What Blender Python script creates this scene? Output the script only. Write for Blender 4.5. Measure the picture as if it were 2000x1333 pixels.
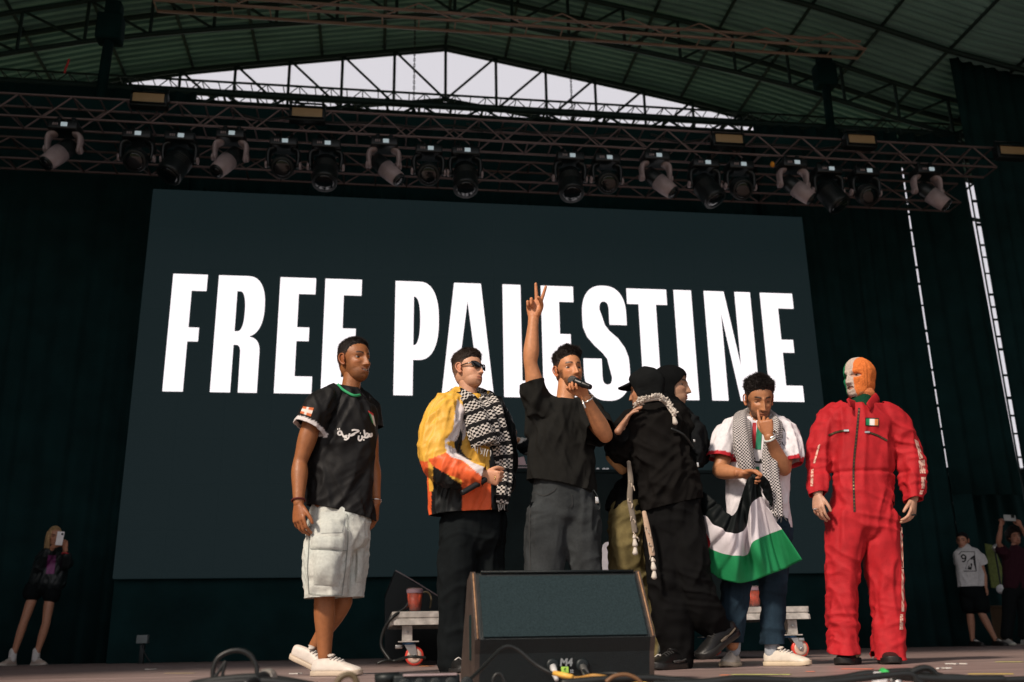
import bpy, bmesh, math, random
import numpy as np
from mathutils import Vector, Matrix, noise
from mathutils.bvhtree import BVHTree
random.seed(7); np.random.seed(7)
for o in list(bpy.data.objects): bpy.data.objects.remove(o)
S = bpy.context.scene
COL = S.collection
R_ = math.radians
V = Vector

# ------------------------------------------------------------------ camera
FPX, CX, CY = 1880.0, 1000.0, 666.5          # photograph pixels (2000 x 1333)
CAM_H = 0.143
def _cam_axes(hy=1257.0, slope=-0.018, nvx=731.0):
    n = V((nvx-CX, hy+slope*(nvx-1000)-CY, FPX)).normalized()      # world +Y in camera coords (x right, y down, z fwd)
    p = V((1000.0, hy+slope*1000-CY, FPX))
    up = p.cross(n).normalized()
    if up.y > 0: up = -up
    x = n.cross(up)
    if x.x < 0: x = -x
    return x, n, up
AX, AY, AZ = _cam_axes()
def ray(px, py):
    c = V((px-CX, py-CY, FPX))
    return V((AX.dot(c), AY.dot(c), AZ.dot(c)))
def P(px, py, Y):
    """photo pixel -> world point at distance Y into the stage"""
    d = ray(px, py); return V((0, 0, CAM_H)) + d*(Y/d.y)
def G(px, py, z=0.0):
    d = ray(px, py); return V((0, 0, CAM_H)) + d*((z-CAM_H)/d.z)
cam = bpy.data.cameras.new('camera'); camo = bpy.data.objects.new('camera', cam); COL.objects.link(camo)
_r = V((AX.x, AY.x, AZ.x)); _d = V((AX.y, AY.y, AZ.y)); _f = V((AX.z, AY.z, AZ.z))
camo.matrix_world = Matrix(((_r.x, -_d.x, -_f.x, 0), (_r.y, -_d.y, -_f.y, 0), (_r.z, -_d.z, -_f.z, CAM_H), (0, 0, 0, 1)))
cam.sensor_width = 36.0; cam.lens = FPX/2000*36.0; cam.clip_start = 0.05; cam.clip_end = 3000
cam.dof.use_dof = True; cam.dof.focus_distance = 5.55; cam.dof.aperture_fstop = 2.5
S.camera = camo

# ------------------------------------------------------------------ sky, sun, exposure
W = bpy.data.worlds.new('World'); S.world = W; W.use_nodes = True
nt = W.node_tree; nt.nodes.clear()
SUN_EL, SUN_AZ = 42.0, 46.0                    # azimuth: degrees to the left of straight behind the camera
sun_dir = V((-math.sin(R_(SUN_AZ))*math.cos(R_(SUN_EL)), -math.cos(R_(SUN_AZ))*math.cos(R_(SUN_EL)), math.sin(R_(SUN_EL))))
out = nt.nodes.new('ShaderNodeOutputWorld'); bg = nt.nodes.new('ShaderNodeBackground')
sky = nt.nodes.new('ShaderNodeTexSky'); sky.sky_type = 'NISHITA'; sky.sun_disc = False
sky.sun_elevation = R_(SUN_EL); sky.sun_rotation = math.atan2(sun_dir.x, sun_dir.y); sky.dust_density = 4.0; sky.air_density = 1.2
mixn = nt.nodes.new('ShaderNodeMix'); mixn.data_type = 'RGBA'; mixn.inputs[0].default_value = 0.8   # overcast: mostly even cloud
mixn.inputs[7].default_value = (10.0, 9.5, 9.9, 1)
nt.links.new(sky.outputs[0], mixn.inputs[6]); nt.links.new(mixn.outputs[2], bg.inputs[0])
bg.inputs[1].default_value = 0.086; nt.links.new(bg.outputs[0], out.inputs[0])
sl = bpy.data.lights.new('sun', 'SUN'); sl.energy = 4.1; sl.angle = R_(7); sl.color = (1.0, 0.86, 0.72)
so = bpy.data.objects.new('sun', sl); COL.objects.link(so); so.rotation_euler = (-sun_dir).to_track_quat('-Z', 'Y').to_euler(); so.location = (-4, -8, 9)
vs = S.view_settings; vs.view_transform = 'Standard'; vs.look = 'None'; vs.exposure = 0.0; vs.gamma = 1.0; vs.use_curve_mapping = False
S.render.engine = 'CYCLES'

# ------------------------------------------------------------------ materials
MATS = {}
def mat(name, col, rough=0.7, metal=0.0, var=0.15, vscale=12.0, bump=0.0, bscale=60.0, spec=0.4, attr=False, sheen=0.0, stretch=None, trans=0.0, emit=None):
    if name in MATS: return MATS[name]
    m = bpy.data.materials.new(name); m.use_nodes = True; n = m.node_tree; b = n.nodes['Principled BSDF']
    b.inputs['Roughness'].default_value = rough; b.inputs['Metallic'].default_value = metal
    b.inputs['Specular IOR Level'].default_value = spec
    if sheen: b.inputs['Sheen Weight'].default_value = sheen
    if trans: b.inputs['Transmission Weight'].default_value = trans
    tc = n.nodes.new('ShaderNodeTexCoord'); mp = n.nodes.new('ShaderNodeMapping')
    if stretch: mp.inputs['Scale'].default_value = stretch
    n.links.new(tc.outputs['Object'], mp.inputs[0])
    nz = n.nodes.new('ShaderNodeTexNoise'); nz.inputs['Scale'].default_value = vscale; nz.inputs['Detail'].default_value = 5
    n.links.new(mp.outputs[0], nz.inputs['Vector'])
    rg = n.nodes.new('ShaderNodeMapRange'); rg.inputs[1].default_value = 0.25; rg.inputs[2].default_value = 0.75
    rg.inputs[3].default_value = 1-var; rg.inputs[4].default_value = 1+var
    n.links.new(nz.outputs[0], rg.inputs[0])
    mx = n.nodes.new('ShaderNodeMix'); mx.data_type = 'RGBA'; mx.blend_type = 'MULTIPLY'; mx.inputs[0].default_value = 1
    if attr:
        at = n.nodes.new('ShaderNodeVertexColor'); at.layer_name = 'Col'; n.links.new(at.outputs[0], mx.inputs[6])
    else: mx.inputs[6].default_value = (*col, 1)
    n.links.new(rg.outputs[0], mx.inputs[7]); n.links.new(mx.outputs[2], b.inputs['Base Color'])
    if bump:
        n2 = n.nodes.new('ShaderNodeTexNoise'); n2.inputs['Scale'].default_value = bscale; n2.inputs['Detail'].default_value = 4
        n.links.new(mp.outputs[0], n2.inputs['Vector'])
        bp = n.nodes.new('ShaderNodeBump'); bp.inputs['Strength'].default_value = bump; bp.inputs['Distance'].default_value = 0.01
        n.links.new(n2.outputs[0], bp.inputs['Height']); n.links.new(bp.outputs[0], b.inputs['Normal'])
    if emit:
        b.inputs['Emission Color'].default_value = (*emit[:3], 1); b.inputs['Emission Strength'].default_value = emit[3]
    MATS[name] = m
    return m

# ------------------------------------------------------------------ scene graph helpers
def link(o): COL.objects.link(o); return o
def tag(o, label=None, cat=None, group=None, kind=None):
    if label: o['label'] = label
    if cat: o['category'] = cat
    if group: o['group'] = group
    if kind: o['kind'] = kind
    return o
def thing(name, label, cat, loc=(0, 0, 0), group=None):
    o = link(bpy.data.objects.new(name, None)); o.location = loc; o.empty_display_size = 0.1
    return tag(o, label, cat, group)
def root_loc(o):
    l = V((0, 0, 0))
    while o is not None: l += V(o.location); o = o.parent
    return l
def child(o, parent):
    if parent is not None: o.parent = parent; o.matrix_parent_inverse = Matrix.Identity(4)
    return o
def mesh_obj(name, verts, faces, m, parent=None, smooth=True, local=False, origin=None, cols=None, uvs=None, mats=None, fm=None):
    """verts in world coordinates unless local"""
    me = bpy.data.meshes.new(name)
    off = V((0, 0, 0))
    if parent is not None and not local: off = root_loc(parent)
    if origin is not None: off = V(origin)
    va = np.asarray([tuple(v) for v in verts], dtype=float) if not isinstance(verts, np.ndarray) else verts.astype(float)
    va = va-np.array(off)
    me.from_pydata(va.tolist(), [], faces if isinstance(faces, list) else faces.tolist())
    if smooth: me.polygons.foreach_set('use_smooth', [True]*len(me.polygons))
    for mm in (mats or [m]): me.materials.append(mm)
    if fm is not None: me.polygons.foreach_set('material_index', [int(i) for i in fm])
    if cols is not None:
        ca = me.color_attributes.new('Col', 'FLOAT_COLOR', 'POINT')
        c4 = np.ones((len(va), 4)); c4[:, :3] = cols; ca.data.foreach_set('color', c4.ravel())
    if uvs is not None:
        ul = me.uv_layers.new(name='UVMap'); li = np.zeros(len(me.loops), dtype=np.int32); me.loops.foreach_get('vertex_index', li)
        ul.data.foreach_set('uv', np.asarray(uvs)[li].ravel())
    me.update()
    o = link(bpy.data.objects.new(name, me))
    if origin is not None and parent is None: o.location = origin
    return child(o, parent)

class MB:
    """collects verts / faces of several closed shapes"""
    def __init__(s): s.v = []; s.f = []
    def add(s, v, f):
        k = len(s.v); s.v += [tuple(p) for p in v]; s.f += [tuple(i+k for i in q) for q in f]; return s
    def box(s, c, size, rot=None, bev=0.0):
        bm = bmesh.new(); bmesh.ops.create_cube(bm, size=1.0)
        for v in bm.verts: v.co = V((v.co.x*size[0], v.co.y*size[1], v.co.z*size[2]))
        if bev: bmesh.ops.bevel(bm, geom=bm.edges[:], offset=bev, segments=2, affect='EDGES', profile=0.6)
        M = (rot.to_4x4() if rot is not None else Matrix.Identity(4))
        vs_ = [M @ v.co + V(c) for v in bm.verts]; bm.verts.index_update()
        s.add(vs_, [[v.index for v in f.verts] for f in bm.faces]); bm.free(); return s
    def prism(s, poly, d):
        """poly: list of world points of one planar face, d: extrusion vector"""
        n = len(poly); d = V(d); a = [V(p) for p in poly]; b = [p+d for p in a]
        f = [tuple(range(n))[::-1], tuple(range(n, 2*n))]+[(i, (i+1) % n, n+(i+1) % n, n+i) for i in range(n)]
        return s.add(a+b, f)
    def cyl(s, a, b, r0, r1=None, n=14):
        r1 = r0 if r1 is None else r1
        a = V(a); b = V(b); t = (b-a).normalized(); x = t.orthogonal().normalized(); y = t.cross(x)
        ra = [a+(x*math.cos(q)+y*math.sin(q))*r0 for q in np.linspace(0, 2*math.pi, n, endpoint=False)]
        rb = [b+(x*math.cos(q)+y*math.sin(q))*r1 for q in np.linspace(0, 2*math.pi, n, endpoint=False)]
        f = [tuple(range(n))[::-1], tuple(range(n, 2*n))]+[(i, (i+1) % n, n+(i+1) % n, n+i) for i in range(n)]
        return s.add(ra+rb, f)
    def lathe(s, a, axis, prof, n=24, cap=True):
        """prof: list of (distance along axis, radius)"""
        a = V(a); t = V(axis).normalized(); x = t.orthogonal().normalized(); y = t.cross(x); v = []; f = []
        for h, r in prof:
            for q in range(n):
                an = 2*math.pi*q/n; v.append(a+t*h+(x*math.cos(an)+y*math.sin(an))*r)
        for i in range(len(prof)-1):
            for q in range(n):
                f.append((i*n+q, i*n+(q+1) % n, (i+1)*n+(q+1) % n, (i+1)*n+q))
        if cap: f += [tuple(range(n))[::-1], tuple(range((len(prof)-1)*n, len(prof)*n))]
        return s.add(v, f)
    def loft(s, keys, side=(1, 0, 0), n=18, sub=4, cap='round', power=2.0):
        v, f = loft(keys, side, n, sub, cap, power); return s.add(v, f)
    def build(s, name, m, parent=None, **k): return mesh_obj(name, s.v, s.f, m, parent, **k)

def crom(pts, sub):
    """Catmull-Rom through rows of an array"""
    pts = np.asarray(pts, float)
    if len(pts) < 3 or sub < 2:
        return pts if sub < 2 else np.concatenate([pts[0][None]+(pts[1]-pts[0])[None]*t for t in np.linspace(0, 1, sub+1)[:, None]]) if len(pts) == 2 else pts
    ext = np.vstack([2*pts[0]-pts[1], pts, 2*pts[-1]-pts[-2]]); o = []
    for i in range(1, len(ext)-2):
        for k in range(sub):
            t = k/sub; p0, p1, p2, p3 = ext[i-1:i+3]
            o.append(0.5*((2*p1)+(-p0+p2)*t+(2*p0-5*p1+4*p2-p3)*t*t+(-p0+3*p1-3*p2+p3)*t**3))
    o.append(pts[-1]); return np.array(o)
def loft(keys, side=(1, 0, 0), n=18, sub=4, cap='round', power=2.0):
    """keys: (point, rx[, ry]) ; rx along side, ry across. Closed tube"""
    rows = []
    for k in keys:
        p = V(k[0]); rx = k[1]; ry = k[2] if len(k) > 2 else rx
        rows.append([p.x, p.y, p.z, rx, ry])
    a = crom(rows, sub); a[:, 3:] = np.maximum(a[:, 3:], 0.0015)
    m = len(a); tang = np.gradient(a[:, :3], axis=0)
    rings = []; side = V(side)
    for i in range(m):
        t = V(tang[i]).normalized(); x = (side-t*side.dot(t))
        if x.length < 1e-3: x = t.orthogonal()
        x.normalize(); y = t.cross(x); rings.append((V(a[i, :3]), a[i, 3], a[i, 4], t, x, y))
    if cap == 'round':
        c, rx, ry, t, x, y = rings[0]; c1, rx1, ry1, t1, x1, y1 = rings[-1]
        e0 = min(rx, ry); e1 = min(rx1, ry1)
        rings = [(c-t*e0*.75, rx*.35, ry*.35, t, x, y), (c-t*e0*.45, rx*.8, ry*.8, t, x, y)]+rings+[(c1+t1*e1*.45, rx1*.8, ry1*.8, t1, x1, y1), (c1+t1*e1*.75, rx1*.35, ry1*.35, t1, x1, y1)]
    v = []; f = []
    for c, rx, ry, t, x, y in rings:
        for q in range(n):
            an = 2*math.pi*q/n; ca, sa = math.cos(an), math.sin(an)
            if power != 2.0:
                ca = math.copysign(abs(ca)**(2/power), ca); sa = math.copysign(abs(sa)**(2/power), sa)
            v.append(c+x*(rx*ca)+y*(ry*sa))
    for i in range(len(rings)-1):
        for q in range(n): f.append((i*n+q, i*n+(q+1) % n, (i+1)*n+(q+1) % n, (i+1)*n+q))
    f += [tuple(range(n))[::-1], tuple(range((len(rings)-1)*n, len(rings)*n))]
    return v, f

# unit bar shared by all truss members
def _unit_bar(n=8):
    b = MB().cyl((0, 0, 0), (0, 0, 1), 1.0, n=n); me = bpy.data.meshes.new('bar'); me.from_pydata(b.v, [], b.f)
    me.polygons.foreach_set('use_smooth', [len(p.vertices) == 4 for p in me.polygons]); return me
BARS = {}
def bar(name, a, b, r, m, parent):
    if m.name not in BARS:
        me = _unit_bar(); me.materials.append(m); BARS[m.name] = me
    o = link(bpy.data.objects.new(name, BARS[m.name])); off = root_loc(parent)
    a = V(a)-off; b = V(b)-off; d = b-a; q = d.to_track_quat('Z', 'Y')
    o.location = a; o.rotation_mode = 'QUATERNION'; o.rotation_quaternion = q; o.scale = (r, r, d.length)
    return child(o, parent)
# =================================================================== THE SETTING
m_floor = mat('stage_ply', (0.27, 0.195, 0.18), 0.45, var=0.35, vscale=2.2, bump=0.25, bscale=25, stretch=(0.5, 3, 1), spec=0.5)
m_black = mat('black_cloth', (0.006, 0.025, 0.026), 0.95, var=0.3, vscale=3, bump=0.2, bscale=30, spec=0.1)
m_alu = mat('truss_aluminium', (0.17, 0.122, 0.12), 0.42, 0.6, var=0.35, vscale=9)
m_steel = mat('roof_steel', (0.020, 0.040, 0.040), 0.6, 0.3, var=0.3, vscale=5)
m_roof = mat('roof_sheet', (0.235, 0.40, 0.40), 0.6, 0.0, var=0.25, vscale=0.8, stretch=(1, 3, 1))
m_blackmetal = mat('black_metal', (0.010, 0.015, 0.016), 0.45, 0.3, var=0.25, vscale=8)
m_ground = mat('field', (0.07, 0.08, 0.035), 0.95, var=0.4, vscale=0.3)
YS = 12.0                                    # LED wall
# ground sheet and stage deck
g = MB().add([(-1500, -1500, -1.7), (1500, -1500, -1.7), (1500, 1500, -1.7), (-1500, 1500, -1.7)], [(0, 1, 2, 3)]).build('ground', m_ground, smooth=False)
tag(g, kind='structure')
DX0, DX1, DY0, DY1 = -10.0, 12.0, 0.9, 14.6
fl = thing('stage_floor', None, None, (0, 0, 0)); fl['kind'] = 'structure'
pw, pl = 1.22, 2.44; row = 0; y = DY0
pan = {}
while y < DY1-0.01:
    x = DX0-(pl*0.5 if row % 2 else 0)
    y1 = min(y+pw, DY1)
    while x < DX1-0.01:
        xa, xb = max(x, DX0), min(x+pl, DX1); key = (round(xb-xa, 2), round(y1-y, 2))
        if key not in pan:
            b = MB().box((0, 0, -0.02), (key[0]-0.004, key[1]-0.004, 0.04), bev=0.0015); me = bpy.data.meshes.new('deck_panel')
            me.from_pydata(b.v, [], b.f); me.materials.append(m_floor); pan[key] = me
        o = link(bpy.data.objects.new('deck_panel', pan[key])); o.location = ((xa+xb)/2, (y+y1)/2, random.uniform(-0.0012, 0.0)); child(o, fl)
        x += pl
    y = y1; row += 1
sub = MB().box(((DX0+DX1)/2, (DY0+DY1)/2, -0.87), (DX1-DX0, DY1-DY0, 1.62)).build('stage_skirt', m_black, smooth=False); tag(sub, kind='structure')

# ---- LED wall and its words
tl, tr, bl, br = P(297, 370, YS), P(1568, 424, YS), P(221.5, 1134.5, YS), P(1645, 1115.3, YS)
SX0 = (tl.x+bl.x)/2; SX1 = (tr.x+br.x)/2; SZ0 = (bl.z+br.z)/2; SZ1 = (tl.z+tr.z)/2
m_led = mat('led_face', (0.0095, 0.0155, 0.0165), 0.55, var=0.08, vscale=40, spec=0.12, emit=(0.0062, 0.0120, 0.0135, 1.0))
m_text = mat('led_white', (0.8, 0.8, 0.8), 0.6, emit=(1.0, 0.93, 0.96, 1.12))
led = thing('led_screen', 'huge dark video wall showing big white words at the back of the stage', 'screen', ((SX0+SX1)/2, YS, SZ0))
NCX, NCZ = 16, 9                              # cabinets
cw, ch = (SX1-SX0)/NCX, (SZ1-SZ0)/NCZ
cb = MB().box((0, 0.05, 0), (cw-0.0015, 0.1, ch-0.0015)); cme = bpy.data.meshes.new('led_panel'); cme.from_pydata(cb.v, [], cb.f); cme.materials.append(m_led)
for i in range(NCX):
    for j in range(NCZ):
        o = link(bpy.data.objects.new('led_panel', cme)); o.location = (SX0+(i+.5)*cw-led.location.x, random.uniform(-0.0008, 0.0008), (j+.5)*ch); child(o, led)
MB().box(((SX0+SX1)/2, YS+0.16, (SZ0+SZ1)/2), (SX1-SX0-0.02, 0.10, SZ1-SZ0-0.02)).build('rear_frame', m_black, led, smooth=False)
def arc(cx, cy, rx, ry, a0, a1, n=14, pw_=2.4):
    o = []
    for q in np.linspace(R_(a0), R_(a1), n):
        c, s = math.cos(q), math.sin(q)
        o.append((cx+rx*math.copysign(abs(c)**(2/pw_), c), cy+ry*math.copysign(abs(s)**(2/pw_), s)))
    return o
def letter_shape(ch, w, k):
    """outlines in a cell w wide and 1 high; k = stem"""
    t, md = 0.143, 0.118
    if ch in 'FE':
        m0 = 0.42 if ch == 'F' else 0.445
        p = [(0, 0), (k, 0)] if ch == 'F' else [(0, 0), (w, 0), (w, t), (k, t)]
        p += [(k, m0), (w*0.86, m0), (w*0.86, m0+md), (k, m0+md), (k, 1-t), (w*0.985, 1-t), (w*0.985, 1), (0, 1)]
        return [p]
    if ch == 'L': return [[(0, 0), (w, 0), (w, t), (k, t), (k, 1), (0, 1)]]
    if ch == 'I': return [[(0, 0), (k, 0), (k, 1), (0, 1)]]
    if ch == 'T': return [[(w/2-k/2, 0), (w/2+k/2, 0), (w/2+k/2, 1-t), (w, 1-t), (w, 1), (0, 1), (0, 1-t), (w/2-k/2, 1-t)]]
    if ch == 'P':
        o = [(0, 0), (k, 0), (k, 0.305)]+arc(w-0.17, 0.305+0.3475, 0.17, 0.3475, -90, 90, 24)+[(0, 1)]
        h = [(k, 0.43)]+arc(w-k-0.055, 0.6475, 0.055, 0.2175, -90, 90, 18)+[(k, 0.865)]
        return [o, h]
    if ch == 'R':
        o = [(0, 0), (k, 0), (k, 0.40)]+[(w-k-0.06, 0.40)]+arc(w-k-0.05, 0.33, 0.035, 0.07, 90, 0, 8)+[(w-k-0.012, 0), (w-0.02, 0), (w-0.02, 0.33)]+arc(w-0.12, 0.34, 0.10, 0.13, 0, 80, 8)
        o += arc(w-0.15, 0.735, 0.15, 0.265, -78, 90, 22)+[(0, 1)]
        h = [(k, 0.515)]+arc(w-k-0.05, 0.69, 0.05, 0.175, -90, 90, 18)+[(k, 0.865)]
        return [o, h]
    if ch == 'A':
        c = w/2; a = 0.115
        o = [(0, 0), (k, 0), (k+0.035, 0.235), (w-k-0.035, 0.235), (w-k, 0), (w, 0), (c+a, 1), (c-a, 1)]
        h = [(c-0.062, 0.34), (c+0.062, 0.34), (c, 0.84)]
        return [o, h]
    if ch == 'N':
        return [[(0, 0), (k*0.92, 0), (k*0.92, 0.80), (w-k*1.1, 0), (w, 0), (w, 1), (w-k*0.92, 1), (w-k*0.92, 0.30), (k*1.18, 1), (0, 1)]]
    if ch == 'S':
        r = w/2
        o = [(0, 0.35)]+arc(r, 0.25, r, 0.268, 180, 360, 26)
        o += [(w, 0.30), (w*0.985, 0.37), (w*0.92, 0.45), (w*0.78, 0.535), (w*0.60, 0.60), (w*0.5, 0.655), (w*0.455, 0.72)]
        o += arc(w*0.5, 0.80, w*0.075+0.012, 0.072, 180, 0, 10)+[(w*0.5+w*0.075+0.012, 0.66), (w-0.005, 0.66)]
        o += arc(r, 0.75, r-0.005, 0.268, 0, 180, 26)
        o += [(0.005, 0.70), (w*0.02, 0.63), (w*0.10, 0.545), (w*0.25, 0.47), (w*0.42, 0.405), (w*0.52, 0.35), (w*0.555, 0.28)]
        o += arc(w*0.5, 0.19, w*0.075+0.012, 0.068, 0, -180, 10)+[(w*0.5-w*0.075-0.012, 0.35)]
        return [o]
LET = [('F', 338, 318, 407, None), ('R', 427, 411, 522, None), ('E', 547.5, 535.5, None, 608), ('E', 635, 627, None, 701), ('P', 772, 769, 857.5, None),
       ('A', None, 862.5, None, 964.6), ('L', 981, 985, None, 1052), ('E', 1056, 1062, None, 1128), ('S', 1137, 1139, 1221, None), ('T', 1223, None, 1300.5, None),
       ('I', 1316, 1329, 1349, None), ('N', 1374, 1391, 1464, None), ('E', 1486, 1502, None, 1570.5)]
def lx(px, top):                              # screen x of a letter edge at cap line or base line
    py = (536+(px-338)*0.0315) if top else (767+(px-318)*0.0136)
    return P(px, py, YS)
zt = np.mean([lx(p, True).z for p in (338, 772, 1223, 1546)]); zb = np.mean([lx(p, False).z for p in (318, 769, 1391, 1570)])
HC = zt-zb
for ch_, t0, b0, t1, b1 in LET:
    a = [lx(q, tp).x for q, tp in ((t0, True), (b0, False)) if q is not None]
    b_ = [lx(q, tp).x for q, tp in ((t1, True), (b1, False)) if q is not None]
    x0 = sum(a)/len(a); x1 = sum(b_)/len(b_)
    if ch_ == 'A': pass
    w_ = (x1-x0)/HC; k_ = 0.156
    if ch_ == 'I': k_ = w_
    if ch_ == 'R': w_ -= 0.005
    cu = bpy.data.curves.new('letter', 'CURVE'); cu.dimensions = '2D'; cu.fill_mode = 'BOTH'; cu.extrude = 0.0015
    for poly in letter_shape(ch_, w_, k_):
        sp = cu.splines.new('POLY'); sp.points.add(len(poly)-1); sp.use_cyclic_u = True
        for q, (u, v_) in enumerate(poly): sp.points[q].co = (u*HC, v_*HC, 0, 1)
    tmp = bpy.data.objects.new('tmp', cu); link(tmp); bpy.context.view_layer.update()
    me = bpy.data.meshes.new_from_object(tmp.evaluated_get(bpy.context.evaluated_depsgraph_get())); bpy.data.objects.remove(tmp)
    me.materials.clear(); me.materials.append(m_text)
    o = link(bpy.data.objects.new('letter', me)); o.location = (x0-led.location.x, -0.006, zb-led.location.z); o.rotation_euler = (R_(90), 0, 0); child(o, led)
    o['label'] = 'glowing white letter '+ch_

# ---- black drapes: back wall of cloth in widths, with the narrow gaps the daylight comes through
def drape(x0, x1, y, z0, z1, label, fold=0.16, depth=0.05, group=None, m=None, axis='x'):
    fold = fold*1.7
    n = max(8, int(abs(x1-x0)/fold*6)); v = []; f = []; rows = 7
    for j in range(rows):
        for i in range(n+1):
            u = x0+(x1-x0)*i/n; zz = z0+(z1-z0)*j/(rows-1)
            d = depth*(math.sin(2*math.pi*u/fold+7.0*noise.noise((u*0.7, zz*0.10, 3)))+0.9*noise.noise((u*6, zz*0.3, 1)))*(0.6+0.8*noise.noise((u*0.8, zz*.2, 5)))
            p = (u, y+d, zz) if axis == 'x' else (y+d, u, zz)
            v.append(p)
    for j in range(rows-1):
        for i in range(n):
            a = j*(n+1)+i; f.append((a, a+1, a+n+2, a+n+1))
    o = mesh_obj('drape', v, f, m or m_black, origin=((x0+x1)/2, y, z0) if axis == 'x' else (y, (x0+x1)/2, z0))
    md = o.modifiers.new('thick', 'SOLIDIFY'); md.thickness = 0.006
    return tag(o, label, 'drape', group)
YD = 12.7
g1 = P(1808, 640, YD).x; g2 = P(1953, 690, YD).x
ZD = 7.4; ZDC = P(900, 229, 12.95).z
m_drape2 = mat('grey_black_cloth', (0.008, 0.030, 0.032), 0.9, var=0.3, vscale=3, spec=0.1)
drape(-10.0, SX0+0.3, YD, 0.0, ZDC, 'black drape beside the video wall, behind the woman filming in shorts')
drape(SX0+0.0, SX1-0.0, YD+0.25, 0.0, ZDC, 'black drape hanging behind the video wall', depth=0.04)
drape(SX1-0.3, g1-0.022, YD, 0.0, ZDC, 'black drape between the video wall and the narrow ladder gap of daylight')
xo = P(1916, 1100, YD).x
drape(g1+0.022, g2-0.045, YD, 2.05, ZDC, 'black drape between the two tall gaps of daylight')
drape(g1+0.022, xo, YD, 0.0, 2.05, 'short black drape behind the bystander in the white printed shirt')
drape(g1-0.6, 14.5, 14.45, 0.0, 2.75, 'low black sheet added far behind the two right hand bystanders to block the sky')  # added backing, keeps bright sky out of the opening and lower gaps
drape(g2+0.045, 12.0, YD, 2.35, 9.5, 'black drape right of the wide gap of daylight, above the two bystanders', m=m_drape2)
drape(-0.6, 12.4, 12.0, 0.0, 10.0, 'dark side curtain closing the wing beside the right hand bystanders', axis='y', m=m_drape2, fold=0.5, depth=0.12)
drape(-1.0, 12.4, -9.6, 0.0, 10.0, 'dark side curtain closing the wing beside the woman filming', axis='y', m=m_drape2, fold=0.5, depth=0.12)
lo = MB().box(((SX0+SX1)/2, YS+0.12, SZ0/2), (SX1-SX0, 0.04, SZ0-0.004)).build('skirting_cloth', m_black, smooth=False)
tag(lo, 'flat black cloth closing the space under the video wall', 'cloth')
# ladders standing in the gaps (scaffold rungs seen against the sky)
def gap_ladder(x, w, label, y=YD+0.5):
    t = thing('scaffold_ladder', label, 'ladder', (x, y, 0))
    for s in (-1, 1): bar('upright', (x+s*w/2, y, 0), (x+s*w/2, y, 8.2), 0.014, m_steel, t)
    z = 0.3
    while z < 8: bar('rung', (x-w/2, y, z), (x+w/2, y, z), 0.014+0.012*random.random(), m_steel, t); z += random.choice((0.21, 0.28, 0.36, 0.42))
    return t
gx = lambda px, py: P(px, py, YD+0.5).x
gap_ladder(gx(1806, 640), 0.22, 'dark scaffold ladder seen through the narrower gap in the drapes')
gap_ladder(gx(1952, 690)+0.13, 0.28, 'dark scaffold ladder seen through the wider gap in the drapes')

# ---- roof: shallow corrugated vault, open at the back gable
YR = 16.0
edge_px = [(-60, 205), (250, 166), (416, 147), (699, 126), (869, 112), (1039, 150), (1165, 180), (1322, 217), (1480, 262), (1700, 330), (2000, 420)]
ep = [P(a, b, YR) for a, b in edge_px]
prof = sorted([(p.x, p.z) for p in ep])
xc = P(869, 112, YR).x
def roof_z(x):
    """mean of both flanks so that the vault is symmetric"""
    def f(q):
        xs = [p[0] for p in prof]; zs = [p[1] for p in prof]
        return float(np.interp(q, xs, zs))
    a = abs(x-xc); zl, zr = f(xc-min(a, xc-prof[0][0])), f(xc+min(a, prof[-1][0]-xc))
    return (zl+zr)/2 if a < 6 else (zl+zr)/2-(a-6)*0.05
rf = thing('stage_roof', 'dark corrugated metal vault over the stage with an open back gable', 'roof', (xc, YR, 0))
RX0, RX1, RY0 = xc-11.5, xc+11.5, 0.5
nb = 20; bx = [RX0+(RX1-RX0)*i/nb for i in range(nb+1)]
pit = 0.15
for i in range(nb):
    for (ya, yb) in ((RY0, 4.0), (4.0, 8.0), (8.0, 12.0), (12.0, YR)):
        xs = np.linspace(bx[i]-0.03, bx[i+1]+0.03, 6); v = []; f = []; ys = []; y = ya
        while y < yb-1e-6:                      # trapezoid ribs
            for q, dz in ((0.0, 0.05), (0.06, 0.05), (0.075, 0.0), (0.135, 0.0)):
                if y+q <= yb: ys.append((y+q, dz))
            y += pit
        ys.append((yb, 0.05)); w6 = len(xs)
        for y, dz in ys:
            for x in xs: v.append((x, y, roof_z(x)+0.20+dz+0.004*(i % 2)))
        for j in range(len(ys)-1):
            for q in range(w6-1): f.append((j*w6+q, j*w6+q+1, (j+1)*w6+q+1, (j+1)*w6+q))
        mesh_obj('roof_sheet', v, f, m_roof, rf, smooth=False)
for x in bx: bar('purlin', (x, RY0, roof_z(x)+0.19), (x, YR, roof_z(x)+0.19), 0.028, m_steel, rf)
for y in (0.6, 2.4, 5.2, 8.0, 10.5, 12.5, 14.2, YR-0.05):
    for i in range(nb): bar('rafter', (bx[i], y, roof_z(bx[i])+0.14), (bx[i+1], y, roof_z(bx[i+1])+0.14), 0.045, m_steel, rf)
def arch_truss(y, drop, label):
    t = thing('roof_truss', label, 'truss', (xc, y, roof_z(xc)))
    N = 24; xs = [RX0+(RX1-RX0)*i/N for i in range(N+1)]
    top = [V((x, y, roof_z(x)+0.10)) for x in xs]; bot = [V((x, y, roof_z(x)-drop*(1-0.25*abs(x-xc)/11))) for x in xs]
    for i in range(N):
        bar('chord', top[i], top[i+1], 0.04, m_steel, t); bar('chord', bot[i], bot[i+1], 0.04, m_steel, t)
        a, b = (top[i], bot[i+1]) if i < N/2 else (bot[i], top[i+1])
        bar('brace', a, b, 0.024, m_steel, t); bar('strut', top[i], bot[i], 0.028, m_steel, t)
    return t
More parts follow.
